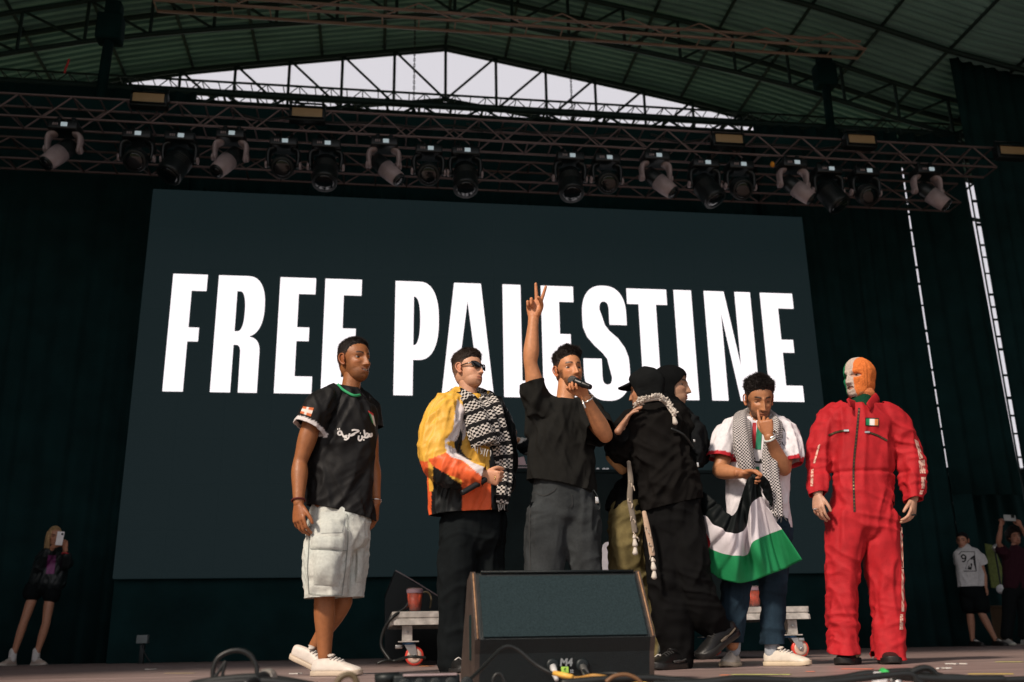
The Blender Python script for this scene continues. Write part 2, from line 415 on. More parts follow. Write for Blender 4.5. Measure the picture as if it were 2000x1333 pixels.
arch_truss(YR-0.2, 1.05, 'arched lattice truss of thin dark steel crossing the open white gable')
arch_truss(13.6, 0.75, 'arched lattice truss of dark steel hanging under the corrugated sheets inside')

# ---- box trusses
def box_truss(x0, x1, y, z, s, label, m=m_alu, rc=0.025, rb=0.011, pitch=0.30, group=None, diag=True, tri=False, tilt=(0, 0)):
    t = thing('lighting_truss', label, 'truss', ((x0+x1)/2, y, z), group)
    def pt(u, dy, dz):
        k = (u-x0)/(x1-x0); return V((u, y+dy, z+dz+tilt[0]*(1-k)+tilt[1]*k))
    cs = [(0, 0), (s, 0), (0, s), (s, s)] if not tri else [(0, 0), (s, 0), (s/2, s*0.87)]
    for dy, dz in cs: bar('chord', pt(x0, dy, dz), pt(x1, dy, dz), rc, m, t)
    n = max(2, int(round((x1-x0)/pitch))); st = (x1-x0)/n
    for i in range(n+1):
        u = x0+i*st
        bar('rung', pt(u, 0, 0), pt(u, s, 0), rb, m, t)
        if not tri: bar('rung', pt(u, 0, s), pt(u, s, s), rb, m, t)
        if i < n and diag:
            e = i % 2
            bar('brace', pt(u, 0, s*e), pt(u+st, 0, s*(1-e)), rb, m, t)
            if not tri: bar('brace', pt(u, s, s*(1-e)), pt(u+st, s, s*e), rb, m, t)
    return t
YT1, YT2, YT3, YT0 = 10.6, 11.75, 14.3, 12.4
# main lamp truss: lower front chord read at (400,241) and (1244,295)
a, b = P(400, 241, YT1), P(1244, 295, YT1); ZT1 = (a.z+b.z)/2
box_truss(-4.6, 8.1, YT1, ZT1, 0.29, 'pinkish aluminium box truss that carries the moving lamps', rc=0.017)
a, b = P(409, 325, YT2), P(1323, 372, YT2); ZT2 = (a.z+b.z)/2
box_truss(-5.2, 8.3, YT2, ZT2, 0.30, 'grey aluminium box truss directly above the video wall', pitch=0.42, rc=0.018)
a, b = P(400, 180, YT3), P(1350, 245, YT3); ZT3 = (a.z+b.z)/2
box_truss(-9.0, 10.5, YT3, ZT3, 0.26, 'dark lattice truss silhouetted against the white gable opening', m=m_steel, pitch=0.26, rc=0.020, rb=0.009)
box_truss(-10.0, 11.5, YT3-0.9, ZT3-0.80, 0.3, 'thick dark truss under the silhouetted lattice behind the lamps', m=m_steel, pitch=0.5, rc=0.05, rb=0.02)
a, b = P(463, 5, YT0), P(1637, 98, YT0)
box_truss(-3.4, P(1690, 88, YT0).x, YT0, (a.z+b.z)/2, 0.26, 'bare aluminium truss crossing high under the roof sheets', m=mat('pink_tube', (0.42, 0.27, 0.24), 0.45, 0.3, var=0.3, vscale=6), pitch=0.55, rc=0.024, tri=True)
# black cable tray / border cloth above the lamps
bt = MB().box((1.0, YT1+0.55, ZT1+0.52), (17.5, 0.05, 0.16)).build('border_cloth', m_black, smooth=False); tag(bt, 'narrow black border cloth along the lamp truss', 'cloth')
# cable bundles slung along the lamp truss
def cable(name, pts, r, m, parent=None, sub=8, n=8, label=None, cat=None, group=None, local=False):
    v, f = loft([(p, r) for p in pts], (0.13, 0.21, 0.97), n, sub)
    o = mesh_obj(name, v, f, m, parent, origin=None if parent else pts[0], local=local)
    if label: tag(o, label, cat, group)
    return o
m_cable = mat('black_rubber', (0.012, 0.014, 0.014), 0.42, var=0.2, vscale=20)
for k, (x0, x1, dz, lb) in enumerate(((-1.9, 1.2, 0.30, 'sagging black cable slung along the lamp truss near the yellow front light'), (1.0, 3.2, 0.31, 'sagging black cable slung over the middle of the lamp truss'), (3.4, 6.4, 0.30, 'sagging black cable slung along the lamp truss towards the red safety cord'))):
    pts = [V((x0+(x1-x0)*i/8, YT1+0.15, ZT1+dz-0.09*abs(math.sin(i*1.4)))) for i in range(9)]
    cable('cable_run', pts, 0.016, m_cable, label=lb, cat='cable')
# chain hoists
m_chain = mat('hoist_chain', (0.05, 0.055, 0.055), 0.5, 0.6)
def hoist(px, py, y, dark_box, label):
    p = P(px, py, y); t = thing('chain_hoist', label, 'hoist', p)
    zt_ = roof_z(p.x)+0.1
    n = 24; link_me = None
    b = MB()
    for i in range(int((zt_-p.z)/0.055)):
        q = p+V((0, 0, 0.04+i*0.055)); d = V((1, 0, 0)) if i % 2 else V((0, 1, 0))
        for s in (-1, 1): b.cyl(q+d*s*0.012-V((0, 0, 0.033)), q+d*s*0.012+V((0, 0, 0.033)), 0.006, n=5)
    b.build('chain', m_chain, t)
    if dark_box:
        MB().box(p+V((0, 0, 0.10)), (0.34, 0.26, 0.42), bev=0.04).box(p+V((0.02, 0, 0.42)), (0.22, 0.2, 0.22), bev=0.03).build('motor', m_black, t)
        MB().cyl(p+V((-0.02, 0, -1.15)), p+V((0, 0, -0.05)), 0.07).build('sling', m_black, t)
    else: MB().box(p-V((0, 0, 0.06)), (0.07, 0.05, 0.16), bev=0.015).build('hook', m_steel, t)
    return t
hoist(214, 70, 12.2, True, 'black chain motor and sling hanging by the sagging end of the vault')
hoist(1612, 160, 13.2, True, 'black chain motor hanging near the end of the bare aluminium truss')
hoist(808, 215, YT3+0.1, False, 'thin hoist chain crossing the brightest middle of the gable opening')
hoist(1118, 232, YT3+0.1, False, 'thin hoist chain crossing the sloping tail of the gable opening')
# =================================================================== LAMPS ON THE TRUSS
m_lamp = mat('lamp_black', (0.007, 0.010, 0.011), 0.38, 0.0, var=0.2, vscale=14)
m_lampgrey = mat('lamp_grey', (0.34, 0.265, 0.27), 0.42, var=0.15, vscale=14)
m_lens = mat('lens', (0.004, 0.006, 0.007), 0.08, spec=0.6)
m_disp = mat('display', (0.2, 0.23, 0.24), 0.3, emit=(0.75, 0.9, 0.95, 0.35))
def copy_tree(o, parent=None):
    c = o.copy(); COL.objects.link(c); c.parent = parent
    if parent is not None: c.matrix_parent_inverse = Matrix.Identity(4)
    for ch in list(o.children): copy_tree(ch, c)
    return c
def moving_head(kind, tilt):
    names = {'spot': 'barrel', 'wash': 'drum', 'big': 'deep drum'}
    t = thing('moving_head_lamp', 'x', 'stage lamp', (0, 0, 0))
    w = 0.36 if kind != 'big' else 0.38
    L = dict(local=True)
    for q in (-1, 1): MB().box((q*0.08, 0, -0.04), (0.05, 0.06, 0.10), bev=0.01).build('clamp', m_lamp, t, **L)
    base = MB().box((0, 0, -0.14), (w*0.92, 0.26, 0.11), bev=0.018).build('base', m_lamp, t, **L)
    MB().box((0.02, -0.134, -0.14), (0.07, 0.012, 0.05), bev=0.003).build('display', m_disp, base, **L)
    for i in range(3): MB().box((-0.10+0.022*i, -0.133, -0.14), (0.012, 0.012, 0.03), bev=0.002).build('button', m_lampgrey, base, **L)
    arm_m = m_lampgrey if kind == 'spot' else m_lamp
    for s in (-1, 1):
        v, f = loft([((s*w*0.30, 0, -0.19), 0.035, 0.07), ((s*w*0.47, 0, -0.23), 0.035, 0.075), ((s*w*0.50, 0, -0.32), 0.032, 0.06), ((s*w*0.47, 0, -0.42), 0.026, 0.05)], (1, 0, 0), 16, 4)
        a = mesh_obj('yoke_arm', v, f, arm_m if kind == 'spot' else m_lamp, t, local=True)
        MB().lathe((s*(w*0.47+0.02), 0, -0.40), (s, 0, 0), [(0, 0.045), (0.02, 0.045), (0.028, 0.03)], 16).build('pivot_cap', m_lampgrey, a, **L)
    rot = Matrix.Rotation(tilt[1], 3, 'Y') @ Matrix.Rotation(tilt[0], 3, 'X')        # lamp axis starts pointing down
    c = V((0, 0, -0.42)); ax = rot @ V((0, 0, -1)); r0 = w*0.40
    if kind == 'spot':
        pr = [(-0.16, 0.06), (-0.15, 0.095), (-0.05, 0.105), (0.02, 0.105), (0.10, 0.098), (0.22, 0.088), (0.30, 0.085), (0.305, 0.075)]
    elif kind == 'wash': pr = [(-0.13, 0.07), (-0.11, 0.115), (-0.02, 0.135), (0.06, 0.14), (0.10, 0.135), (0.105, 0.125)]
    else: pr = [(-0.15, 0.08), (-0.12, 0.13), (0.0, 0.15), (0.12, 0.15), (0.22, 0.155), (0.26, 0.15), (0.262, 0.14)]
    hd = MB().lathe(c, ax, pr, 26).build('lamp_head', m_lamp, t, **L)
    e = pr[-1]
    MB().lathe(c+ax*(e[0]-0.004), ax, [(0, e[1]*0.93), (0.012, e[1]*0.7), (0.018, e[1]*0.25)], 26).build('lens', m_lens, hd, **L)
    if kind == 'spot':
        MB().lathe(c+ax*0.03, ax, [(0, 0.109), (0.0, 0.111), (0.13, 0.106), (0.24, 0.094), (0.245, 0.088)], 26).build('housing_shell', m_lampgrey, hd, **L)
    else:
        # bright trim ring and cooling fins
        v = []; f = []
        x = ax.orthogonal().normalized(); y2 = ax.cross(x); n = 40; rr = e[1]*0.98
        b = MB()
        pts = [c+ax*(e[0]-0.01)+(x*math.cos(q)+y2*math.sin(q))*rr for q in np.linspace(0, 2*math.pi, n)]
        vv, ff = loft([(p, 0.009) for p in pts], ax, 6, 1, cap='flat'); b.add(vv, ff); b.build('rim', m_lampgrey, hd, **L)
        for i in range(4): MB().lathe(c+ax*(-0.02+i*0.028), ax, [(0, pr[2][1]+0.006), (0.009, pr[2][1]+0.006)], 24).build('fin', m_lamp, hd, **L)
    return t
kinds = {}
def place_lamp(kind, px, tilt, label, group=None):
    key = (kind, tilt)
    if key not in kinds:
        t = moving_head(kind, tilt); kinds[key] = t
    else: t = copy_tree(kinds[key])
    x = P(px, 300, YT1).x
    t.location = (x, YT1+(0.0 if kind == 'spot' else 0.12), ZT1-0.01); t['label'] = label
    if group: t['group'] = group
    elif 'group' in t: del t['group']
LAMPS = [('spot', 122, 'grey barrelled moving lamp closest to the dark end of the truss by the filming woman'),
         ('wash', 262, 'round moving lamp, first after the dark end of the truss'),
         ('big', 347, 'deep moving lamp, left end of the row of deep ones, over the screen corner'),
         ('spot', 450, 'pale yoked moving lamp above the first letters of the first word'),
         ('wash', 552, 'round moving lamp above the double letters of the first word'),
         ('big', 636, 'deep moving lamp above the space between the two words'),
         ('spot', 750, 'pale barrelled moving lamp above the second word\'s first letter'),
         ('wash', 838, 'round moving lamp between a pale barrelled lamp and a deep lamp, above the letter A'),
         ('big', 910, 'deep moving lamp above the letter L, before the widest gap in the lamp row'),
         ('big', 1115, 'deep moving lamp above the letter S, after the widest gap in the lamp row'),
         ('wash', 1187, 'round moving lamp hanging above the letter T'),
         ('spot', 1278, 'pale barrelled moving lamp hanging above the letter I'),
         ('big', 1378, 'deep moving lamp hanging above the letter N'),
         ('wash', 1447, 'round moving lamp hanging above the last letter of the second word'),
         ('spot', 1543, 'pale barrelled moving lamp above the corner of the video wall'),
         ('big', 1617, 'deep moving lamp just past the corner of the video wall'),
         ('wash', 1690, 'round moving lamp past the video wall beside the tan front light'),
         ('spot', 1800, 'pale barrelled moving lamp at the truss end above the narrow daylight gap')]
for kind, px, lb in LAMPS:
    if kind == 'spot': tl_ = (R_(-15), R_(-42)) if px > 600 else (R_(-25), R_(28))
    elif kind == 'wash': tl_ = (R_(-52), R_(0))
    else: tl_ = (R_(-22), R_(0)) if 500 < px < 1200 else ((R_(-18), R_(-24)) if px > 1200 else (R_(-18), R_(22)))
    place_lamp(kind, px, tl_, lb, 'moving lamps on the truss')
# tan faced flood lights between the trusses
m_tan = mat('tan_gel', (0.36, 0.235, 0.115), 0.5, var=0.08, vscale=10, bump=0.3, bscale=90)
for px, py, lb in ((290, 193, 'tan faced flood light near the sagging end of the gable opening'), (600, 222, 'tan faced flood light above the double letters of the first word'),
                   (1424, 273, 'tan faced flood light above the last letters of the second word'), (1683, 274, 'tan faced flood light beyond the video wall corner'), (1978, 296, 'tan faced flood light in front of the dark right hand curtain')):
    p = P(px, py, YT1-0.15); t = thing('flood_light', lb, 'flood light', p, 'tan faced flood lights')
    MB().box((0, 0.06, 0), (0.43, 0.12, 0.185), bev=0.015).build('housing', m_blackmetal, t, local=True)
    MB().box((0, -0.006, 0.005), (0.355, 0.012, 0.125), bev=0.003).build('front_panel', m_tan, t, local=True)
    MB().box((0, -0.012, 0.073), (0.40, 0.05, 0.008)).box((0, -0.012, -0.066), (0.40, 0.05, 0.008)).build('barn_door', m_blackmetal, t, local=True)
    MB().cyl((-0.2, 0.06, 0.0), (-0.2, 0.06, 0.17), 0.012).cyl((0.2, 0.06, 0.0), (0.2, 0.06, 0.17), 0.012).cyl((-0.2, 0.06, 0.17), (0.2, 0.06, 0.17), 0.012).build('bracket', m_blackmetal, t, local=True)
rs = P(132, 125, 11.2); cable('safety_cord', [rs+V((0.01, 0, 0.06)), rs, rs-V((0.015, 0, 0.07)), rs-V((0.02, 0, 0.13))], 0.014, mat('red_cord', (0.45, 0.03, 0.03), 0.6), label='short red safety cord hanging from the dark truss end', cat='cord')
og = P(1508, 316, YT1-0.05)
o = MB().lathe(og, (0, 0, -1), [(0, 0.006), (0.01, 0.02), (0.04, 0.03), (0.07, 0.022), (0.08, 0.006)], 14).build('marker_tag', mat('orange_tag', (0.7, 0.28, 0.02), 0.5)); tag(o, 'small orange tag tied to the lamp truss', 'tag')

# =================================================================== THINGS ON THE DECK
m_wedge = mat('wedge_paint', (0.0045, 0.009, 0.0105), 0.42, var=0.15, vscale=40, bump=0.35, bscale=320, spec=0.35)
m_foam = mat('speaker_foam', (0.021, 0.036, 0.041), 0.95, var=0.3, vscale=160, bump=0.6, bscale=400, spec=0.1)
m_wear = mat('bare_ply_edge', (0.34, 0.19, 0.10), 0.6, var=0.4, vscale=60)
m_white = mat('white_print', (0.7, 0.7, 0.72), 0.6)
m_metal = mat('bare_metal', (0.55, 0.54, 0.52), 0.33, 0.9, var=0.2)
m_paintmetal = mat('worn_alu', (0.56, 0.53, 0.49), 0.5, 0.35, var=0.35, vscale=18, bump=0.2, bscale=50)
# ---- the near stage monitor (its back is towards the photographer)
YM = 3.55
pA, pB = P(905, 1330, YM), P(1273, 1330, YM)
mx0, mx1 = P(938, 1250, YM).x, P(1271, 1246, YM).x
zt_ = P(1095, 1120, YM+0.16).z; zb_ = P(1100, 1247, YM).z; zc_ = P(1100, 1275, YM+0.02).z
mon = thing('stage_monitor', 'big black wedge monitor at the front edge marked M4', 'stage monitor', ((mx0+mx1)/2, YM, 0))
dxl = 0.035
side = [(YM+0.16, zt_), (YM+0.17, zt_+0.004), (YM+0.30, zt_-0.02), (YM+0.62, 0.02), (YM+0.60, 0.003), (YM+0.05, 0.003), (YM+0.025, zc_), (YM, zb_)]
MB().prism([(mx0, y, z) for y, z in side], (mx1-mx0, 0, 0)).build('cabinet', m_wedge, mon, smooth=False)
# side cheeks stand a little proud, with worn ply edges
for x, s in ((mx0, -1), (mx1, 1)):
    b = MB().prism([(x, y, z+(0.004 if z > 0.2 else 0)) for y, z in side], (s*0.018, 0, 0)).build('cheek', mat('worn_cheek', (0.045, 0.032, 0.026), 0.6, var=0.5, vscale=14), mon, smooth=False)
    e = MB(); pt = [(x+s*0.009, YM-0.003, zb_+0.004), (x+s*0.009, YM+0.157, zt_+0.002)]
    e.cyl(pt[0], pt[1], 0.0028, n=6).build('worn_edge', m_wear, mon)
d_s = (V((0, YM+0.16, zt_))-V((0, YM, zb_))); nrm = V((0, -d_s.z, d_s.y)).normalized()
MB().prism([V((mx0+0.012, YM, zb_))+nrm*0.004+d_s*0.02, V((mx1-0.012, YM, zb_))+nrm*0.004+d_s*0.02, V((mx1-0.012, YM, zb_))+nrm*0.004+d_s*0.94, V((mx0+0.012, YM, zb_))+nrm*0.004+d_s*0.94], nrm*0.004).build('foam_panel', m_foam, mon, smooth=False)
MB().cyl(V((mx0+0.02, YM+0.155, zt_+0.006)), V((mx1-0.01, YM+0.155, zt_+0.006)), 0.005, n=8).build('top_rail', m_wedge, mon)
# connectors, M4 print and the sticker
yf = YM+0.028
for px in (1080, 1138):
    c = P(px, 1300, yf); c = V((c.x, yf+0.012, c.z))
    k = MB().lathe(c, (0, -1, 0), [(0, 0.024), (0.012, 0.024), (0.014, 0.016)], 22).build('socket', m_blackmetal, mon)
    d = V((0.12 if px > 1100 else 0.03, -0.75, -0.6)).normalized()
    pl_ = MB().lathe(c+V((0, -0.010, -0.004)), d, [(0, 0.012), (0.045, 0.012), (0.05, 0.009), (0.07, 0.007)], 16)
    o = pl_.build('plug', m_metal if px > 1100 else mat('plug_white', (0.6, 0.6, 0.6), 0.5), mon)
def text_mesh(body, size, m, parent, origin, name='lettering', rx=90, align='CENTER', shear=0.0, bold=0.0, rz=0):
    cu = bpy.data.curves.new('t', 'FONT'); cu.body = body; cu.size = size; cu.align_x = align; cu.shear = shear; cu.offset = bold; cu.extrude = size*0.01
    tmp = bpy.data.objects.new('tmp', cu); link(tmp); bpy.context.view_layer.update()
    me = bpy.data.meshes.new_from_object(tmp.evaluated_get(bpy.context.evaluated_depsgraph_get())); bpy.data.objects.remove(tmp)
    me.materials.clear(); me.materials.append(m)
    o = link(bpy.data.objects.new(name, me)); o.location = V(origin)-(root_loc(parent) if parent else V((0, 0, 0))); o.rotation_euler = (R_(rx), 0, R_(rz)); return child(o, parent)
m_grayprint = mat('grey_print', (0.22, 0.24, 0.25), 0.6)
text_mesh('M4', 0.036, m_grayprint, mon, V((P(1105, 1302, yf).x, yf-0.004, P(1105, 1301, yf).z)), shear=0.15, bold=0.0012)
stz = P(1103, 1309, yf)
MB().box((stz.x, yf-0.002, stz.z), (0.027, 0.004, 0.022), bev=0.001).build('sticker', mat('lime_sticker', (0.36, 0.62, 0.09), 0.6), mon)
text_mesh('6', 0.020, m_black, mon, V((stz.x, yf-0.0055, stz.z-0.007)), bold=0.0008)
gq = P(1115, 1310, yf)
for i in (0, 1):
    for j in (0, 1): MB().box((gq.x+i*0.0065, yf-0.002, gq.z-j*0.0065), (0.005, 0.003, 0.005)).build('logo_square', m_grayprint, mon)
hz = P(922, 1270, YM+0.2)   # handle slot in the cheek
MB().box((mx0-0.019, YM+0.17, zt_*0.42), (0.004, 0.05, 0.16), bev=0.0015).build('handle_recess', m_black, mon)
# ---- rolling riser with the desk
YP = 7.3
rx0, rx1 = P(769, 1210, YP).x, P(1578, 1205, YP).x
zt2 = P(800, 1195, YP).z; zb2 = P(800, 1221, YP).z
riser = thing('rolling_riser', 'low rolling platform with pale metal edge and red castors under the desk', 'riser', ((rx0+rx1)/2, YP+1, 0))
DEP = 2.0; h3 = (zt2-zb2)
MB().box(((rx0+rx1)/2, YP+DEP/2, zt2-0.008), (rx1-rx0-0.02, DEP-0.02, 0.024)).build('deck', m_black, riser, smooth=False)
def rail(a, b, nrm_):
    prof_ = [(0, zt2), (0.012, zt2+0.001), (0.012, zt2-h3*0.42), (0.004, zt2-h3*0.46), (0.004, zt2-h3*0.56), (0.016, zt2-h3*0.60), (0.020, zb2), (0, zb2)]
    a = V(a); b = V(b); n = V(nrm_)
    return MB().prism([V((a.x, a.y, z))+n*d for d, z in prof_], b-a)
rail((rx0, YP, 0), (rx1, YP, 0), (0, -1, 0)).build('edge_rail', m_paintmetal, riser, smooth=False)
rail((rx0, YP+DEP, 0), (rx0, YP, 0), (-1, 0, 0)).build('edge_rail', m_paintmetal, riser, smooth=False)
rail((rx1, YP+DEP, 0), (rx1, YP, 0), (1, 0, 0)).build('edge_rail', m_paintmetal, riser, smooth=False)
rail((rx0, YP+DEP, 0), (rx1, YP+DEP, 0), (0, 1, 0)).build('edge_rail', m_paintmetal, riser, smooth=False)
m_redw = mat('red_tyre', (0.72, 0.065, 0.045), 0.4, var=0.12); m_hub = mat('castor_hub', (0.62, 0.46, 0.38), 0.5, var=0.2); m_blue = mat('castor_blue', (0.02, 0.09, 0.20), 0.5)
def castor(x, y, s):
    hz_ = zb2; wr = 0.068
    leg = MB().box((x, y, hz_-0.055), (0.075, 0.07, 0.11), bev=0.004).build('leg', m_paintmetal, riser, smooth=False)
    MB().lathe((x+0.0, y-0.036, hz_-0.05), (0, -1, 0), [(0, 0.010), (0.004, 0.010), (0.005, 0.005)], 12).build('bolt', m_metal, leg)
    zp = hz_-0.115
    pl2 = MB().box((x+s*0.01, y, zp), (0.15, 0.11, 0.008), bev=0.002).build('plate', m_paintmetal, riser, smooth=False)
    MB().lathe((x+s*0.015, y, zp-0.003), (0, 0, -1), [(0, 0.05), (0.018, 0.048)], 18).build('swivel', m_blue, pl2)
    cx_ = x+0.055; cz_ = wr
    for q in (-1, 1):
        fk = MB().prism([(x-0.02, y+q*0.028-0.002, zp-0.022), (x+0.06, y+q*0.028-0.002, zp-0.022), (cx_+0.018, y+q*0.028-0.002, cz_+0.012), (cx_+0.006, y+q*0.028-0.002, cz_-0.016), (cx_-0.02, y+q*0.028-0.002, cz_-0.008)], (0, 0.004, 0))
        fk.build('fork', m_metal, riser, smooth=False)
    wh = MB().lathe((cx_, y-0.019, cz_), (0, 1, 0), [(0, wr*0.80), (0.004, wr*0.97), (0.010, wr), (0.028, wr), (0.034, wr*0.97), (0.038, wr*0.80)], 32).build('wheel', m_redw, riser)
    MB().lathe((cx_, y-0.021, cz_), (0, 1, 0), [(0, wr*0.55), (0.002, wr*0.77), (0.040, wr*0.77), (0.042, wr*0.55)], 28).build('hub', m_hub, wh)
    MB().lathe((cx_, y-0.034, cz_), (0, 1, 0), [(0, 0.007), (0.003, 0.011), (0.065, 0.011), (0.068, 0.007)], 12).build('axle', m_metal, wh)
    br_ = MB().box((x-s*0.06, y-0.02, zp-0.035), (0.05, 0.03, 0.028), bev=0.006).build('brake_pedal', m_metal, riser)
for x, y, s in ((rx0+0.10, YP+0.07, 1), (rx1-0.115, YP+0.07, -1), (rx0+0.16, YP+1.9, 1), (rx1-0.16, YP+1.9, -1), ((rx0+rx1)/2, YP+0.07, 1)): castor(x, y, s)
# ---- desk with a black cloth
YK = 7.75
kx0, kx1 = P(905, 950, YK).x, P(1440, 950, YK).x; kz = P(1010, 917, YK).z
desk = thing('dj_desk', 'long desk hidden under a charcoal cloth on the rolling platform', 'desk', ((kx0+kx1)/2, YK, zt2))
m_dcloth = mat('desk_cloth', (0.0065, 0.0115, 0.0125), 0.9, var=0.25, vscale=5, bump=0.3, bscale=20, spec=0.1)
v = []; f = []; n = 60
for j in range(9):
    z = kz-(kz-zt2)*j/8
    for i in range(n+1):
        x = kx0+(kx1-kx0)*i/n; v.append((x, YK-0.006*j*(0.5+noise.noise((x*4, j*.2, 0)))-0.01*math.sin(x*14)*(j/8), z))
for j in range(8):
    for i in range(n): a = j*(n+1)+i; f.append((a, a+1, a+n+2, a+n+1))
mesh_obj('cloth', v, f, m_dcloth, desk)
MB().box(((kx0+kx1)/2, YK+0.36, kz-0.012), (kx1-kx0, 0.74, 0.03), bev=0.006).build('table_top', m_dcloth, desk)
for x in (kx0+0.01, kx1-0.01): MB().box((x, YK+0.36, (kz+zt2)/2), (0.02, 0.7, kz-zt2-0.03)).build('side_cloth', m_dcloth, desk, smooth=False)
# rounded white mark printed on the cloth
wm = [P(q[0], q[1], YK-0.05) for q in ((1176, 1150), (1176, 1072), (1178, 1064), (1183, 1059.5), (1189, 1058.5), (1195, 1061), (1199, 1067), (1200, 1075), (1200, 1150))]
MB().prism([V((p.x, YK-0.05, p.z)) for p in wm], (0, 0.006, 0)).build('printed_mark', mat('print_white', (0.72, 0.68, 0.72), 0.6), desk, smooth=False)
# small mixer and paper on the desk
mxr = P(1012, 908, YK+0.25); t = thing('mixer', 'low dark mixer with pale edge on the cloth covered desk', 'mixer', (mxr.x, YK+0.25, kz))
MB().box((0, 0, 0.03), (0.30, 0.26, 0.055), bev=0.006).build('case', m_blackmetal, t, local=True)
MB().box((0, -0.132, 0.035), (0.28, 0.006, 0.012)).build('trim', m_lampgrey, t, local=True)
for i in range(6): MB().lathe((-0.11+i*0.044, -0.06+0.05*(i % 2), 0.056), (0, 0, 1), [(0, 0.010), (0.018, 0.008)], 10).build('knob', m_lampgrey, t, local=True)
pm = P(1002, 880, YK+0.3); o = MB().box((pm.x, YK+0.16, kz+0.055), (0.17, 0.05, 0.12), rot=Matrix.Rotation(R_(-14), 3, 'Y'), bev=0.003).build('paper_carton', mat('carton_mauve', (0.42, 0.30, 0.31), 0.7), origin=(pm.x, YK+0.16, kz)); tag(o, 'small pale mauve carton lying on the desk behind the mixer', 'carton')
for px, lb in ((1168, 'tiny white cup on the desk edge, beside the raised arm man\'s hip'), (1180, 'tiny white cup in the middle of three on the desk edge'), (1187, 'tiny white cup on the desk edge closest to the hugging pair')):
    p = P(px, 918, YK+0.04); o = MB().lathe((p.x, YK+0.05, kz+0.002), (0, 0, 1), [(0, 0.014), (0.02, 0.014), (0.022, 0.01)], 12).build('tealight_cup', m_white, origin=(p.x, YK+0.05, kz)); tag(o, lb, 'cup', 'tiny white cups on the desk')
# ---- plastic cups on the riser
m_cup = mat('clear_cup', (0.95, 0.9, 0.9), 0.08, trans=0.95, spec=0.5); m_juice = mat('red_juice', (0.85, 0.13, 0.045), 0.3, var=0.3, vscale=30); m_print = mat('cup_print', (0.30, 0.20, 0.24), 0.5)
def cup(px, y, h, r, label, fill=0.8):
    p = P(px, 1190, y); t = thing('plastic_cup', label, 'cup', (p.x, y, zt2+0.004))
    MB().lathe((0, 0, 0), (0, 0, 1), [(0.001, r*0.72), (h*0.5, r*0.86), (h, r), (h+0.004, r+0.003), (h, r-0.003), (0.004, r*0.70)], 26, cap=False).build('wall', m_cup, t, local=True)
    MB().lathe((0, 0, 0), (0, 0, 1), [(0.004, r*0.69), (h*fill*0.5, r*0.82), (h*fill, r*0.93)], 24).build('drink', m_juice, t, local=True)
    MB().lathe((0, 0, 0), (0, 0, 1), [(h*0.80, r*0.985), (h*0.96, r*1.015)], 26, cap=False).build('printed_band', m_print, t, local=True)
cup(810, YP+0.14, 0.165, 0.062, 'clear plastic cup of red drink standing by the castor with the blue plate')
cup(1474, YP+0.14, 0.155, 0.06, 'tall printed cup of red drink between the legs of the flag holder')
p = P(1454, 1190, YP+0.2); t = thing('bottle', 'dark bottle with orange label on the platform behind the flag holder', 'bottle', (p.x, YP+0.2, zt2+0.004))
MB().lathe((0, 0, 0), (0, 0, 1), [(0, 0.03), (0.004, 0.032), (0.11, 0.032), (0.145, 0.014), (0.19, 0.012), (0.19, 0.008)], 20).build('glass', mat('bottle_glass', (0.02, 0.012, 0.008), 0.12), t, local=True)
MB().lathe((0, 0, 0), (0, 0, 1), [(0.012, 0.0325), (0.055, 0.0325)], 20, cap=False).build('paper_label', mat('orange_label', (0.75, 0.22, 0.03), 0.6), t, local=True)
# ---- rear monitor standing behind the platform corner
YW = 8.2
q = [P(a, b, YW) for a, b in ((772, 1116), (862, 1168), (858, 1215), (750, 1215), (752, 1172))]
m_wedge2 = mat('wedge_far', (0.008, 0.013, 0.014), 0.45, spec=0.35)
q = [P(a, b, 7.0) for a, b in ((771, 1116), (866, 1172), (866, 1278), (754, 1278), (751, 1170))]
q = [V((a.x, 9.55, P(px_, py_, 9.55).z)) for a, (px_, py_) in zip([P(*pp, 9.55) for pp in ((771, 1116), (866, 1172), (870, 1262), (752, 1262), (752, 1166))], ((771, 1116), (866, 1172), (870, 1262), (752, 1262), (752, 1166)))]
q[2].z = q[3].z = 0.002
rm = thing('stage_monitor', 'dark wedge monitor seen edge on behind the platform corner and cup', 'stage monitor', (q[3].x, 9.55, 0))
MB().prism(q, (0, 0.55, 0)).build('cabinet', m_wedge2, rm, smooth=False)
cable('edge_trim', [q[0]+V((0.01, -0.012, 0.004)), (q[0]*0.6+q[1]*0.4)+V((0, -0.012, 0.012)), q[1]+V((0, -0.012, 0.004))], 0.006, m_lampgrey, rm)
cable('edge_trim', [q[0]+V((0.0, -0.012, 0.0)), q[4]+V((-0.004, -0.012, 0))], 0.004, m_blackmetal, rm)
# small pale box on the dark floor far left
p = G(280, 1296); pb = P(279, 1249, 11.6); t = thing('power_box', 'small pale metal box by the dark drape, part lit', 'box', (pb.x, 11.6, pb.z-0.05))
MB().box((0, 0, 0.05), (0.12, 0.10, 0.09), bev=0.008).build('case', mat('boxgrey', (0.16, 0.19, 0.19), 0.5), t, local=True)
MB().box((0, 0.02, -(pb.z-0.05)/2), (0.05, 0.05, pb.z-0.05), bev=0.004).build('post', m_blackmetal, t, local=True)
cable('lead', [(0.0, -0.03, 0.0), (0.06, -0.06, -0.12), (0.12, -0.05, -0.2)], 0.006, m_cable, t, local=True)
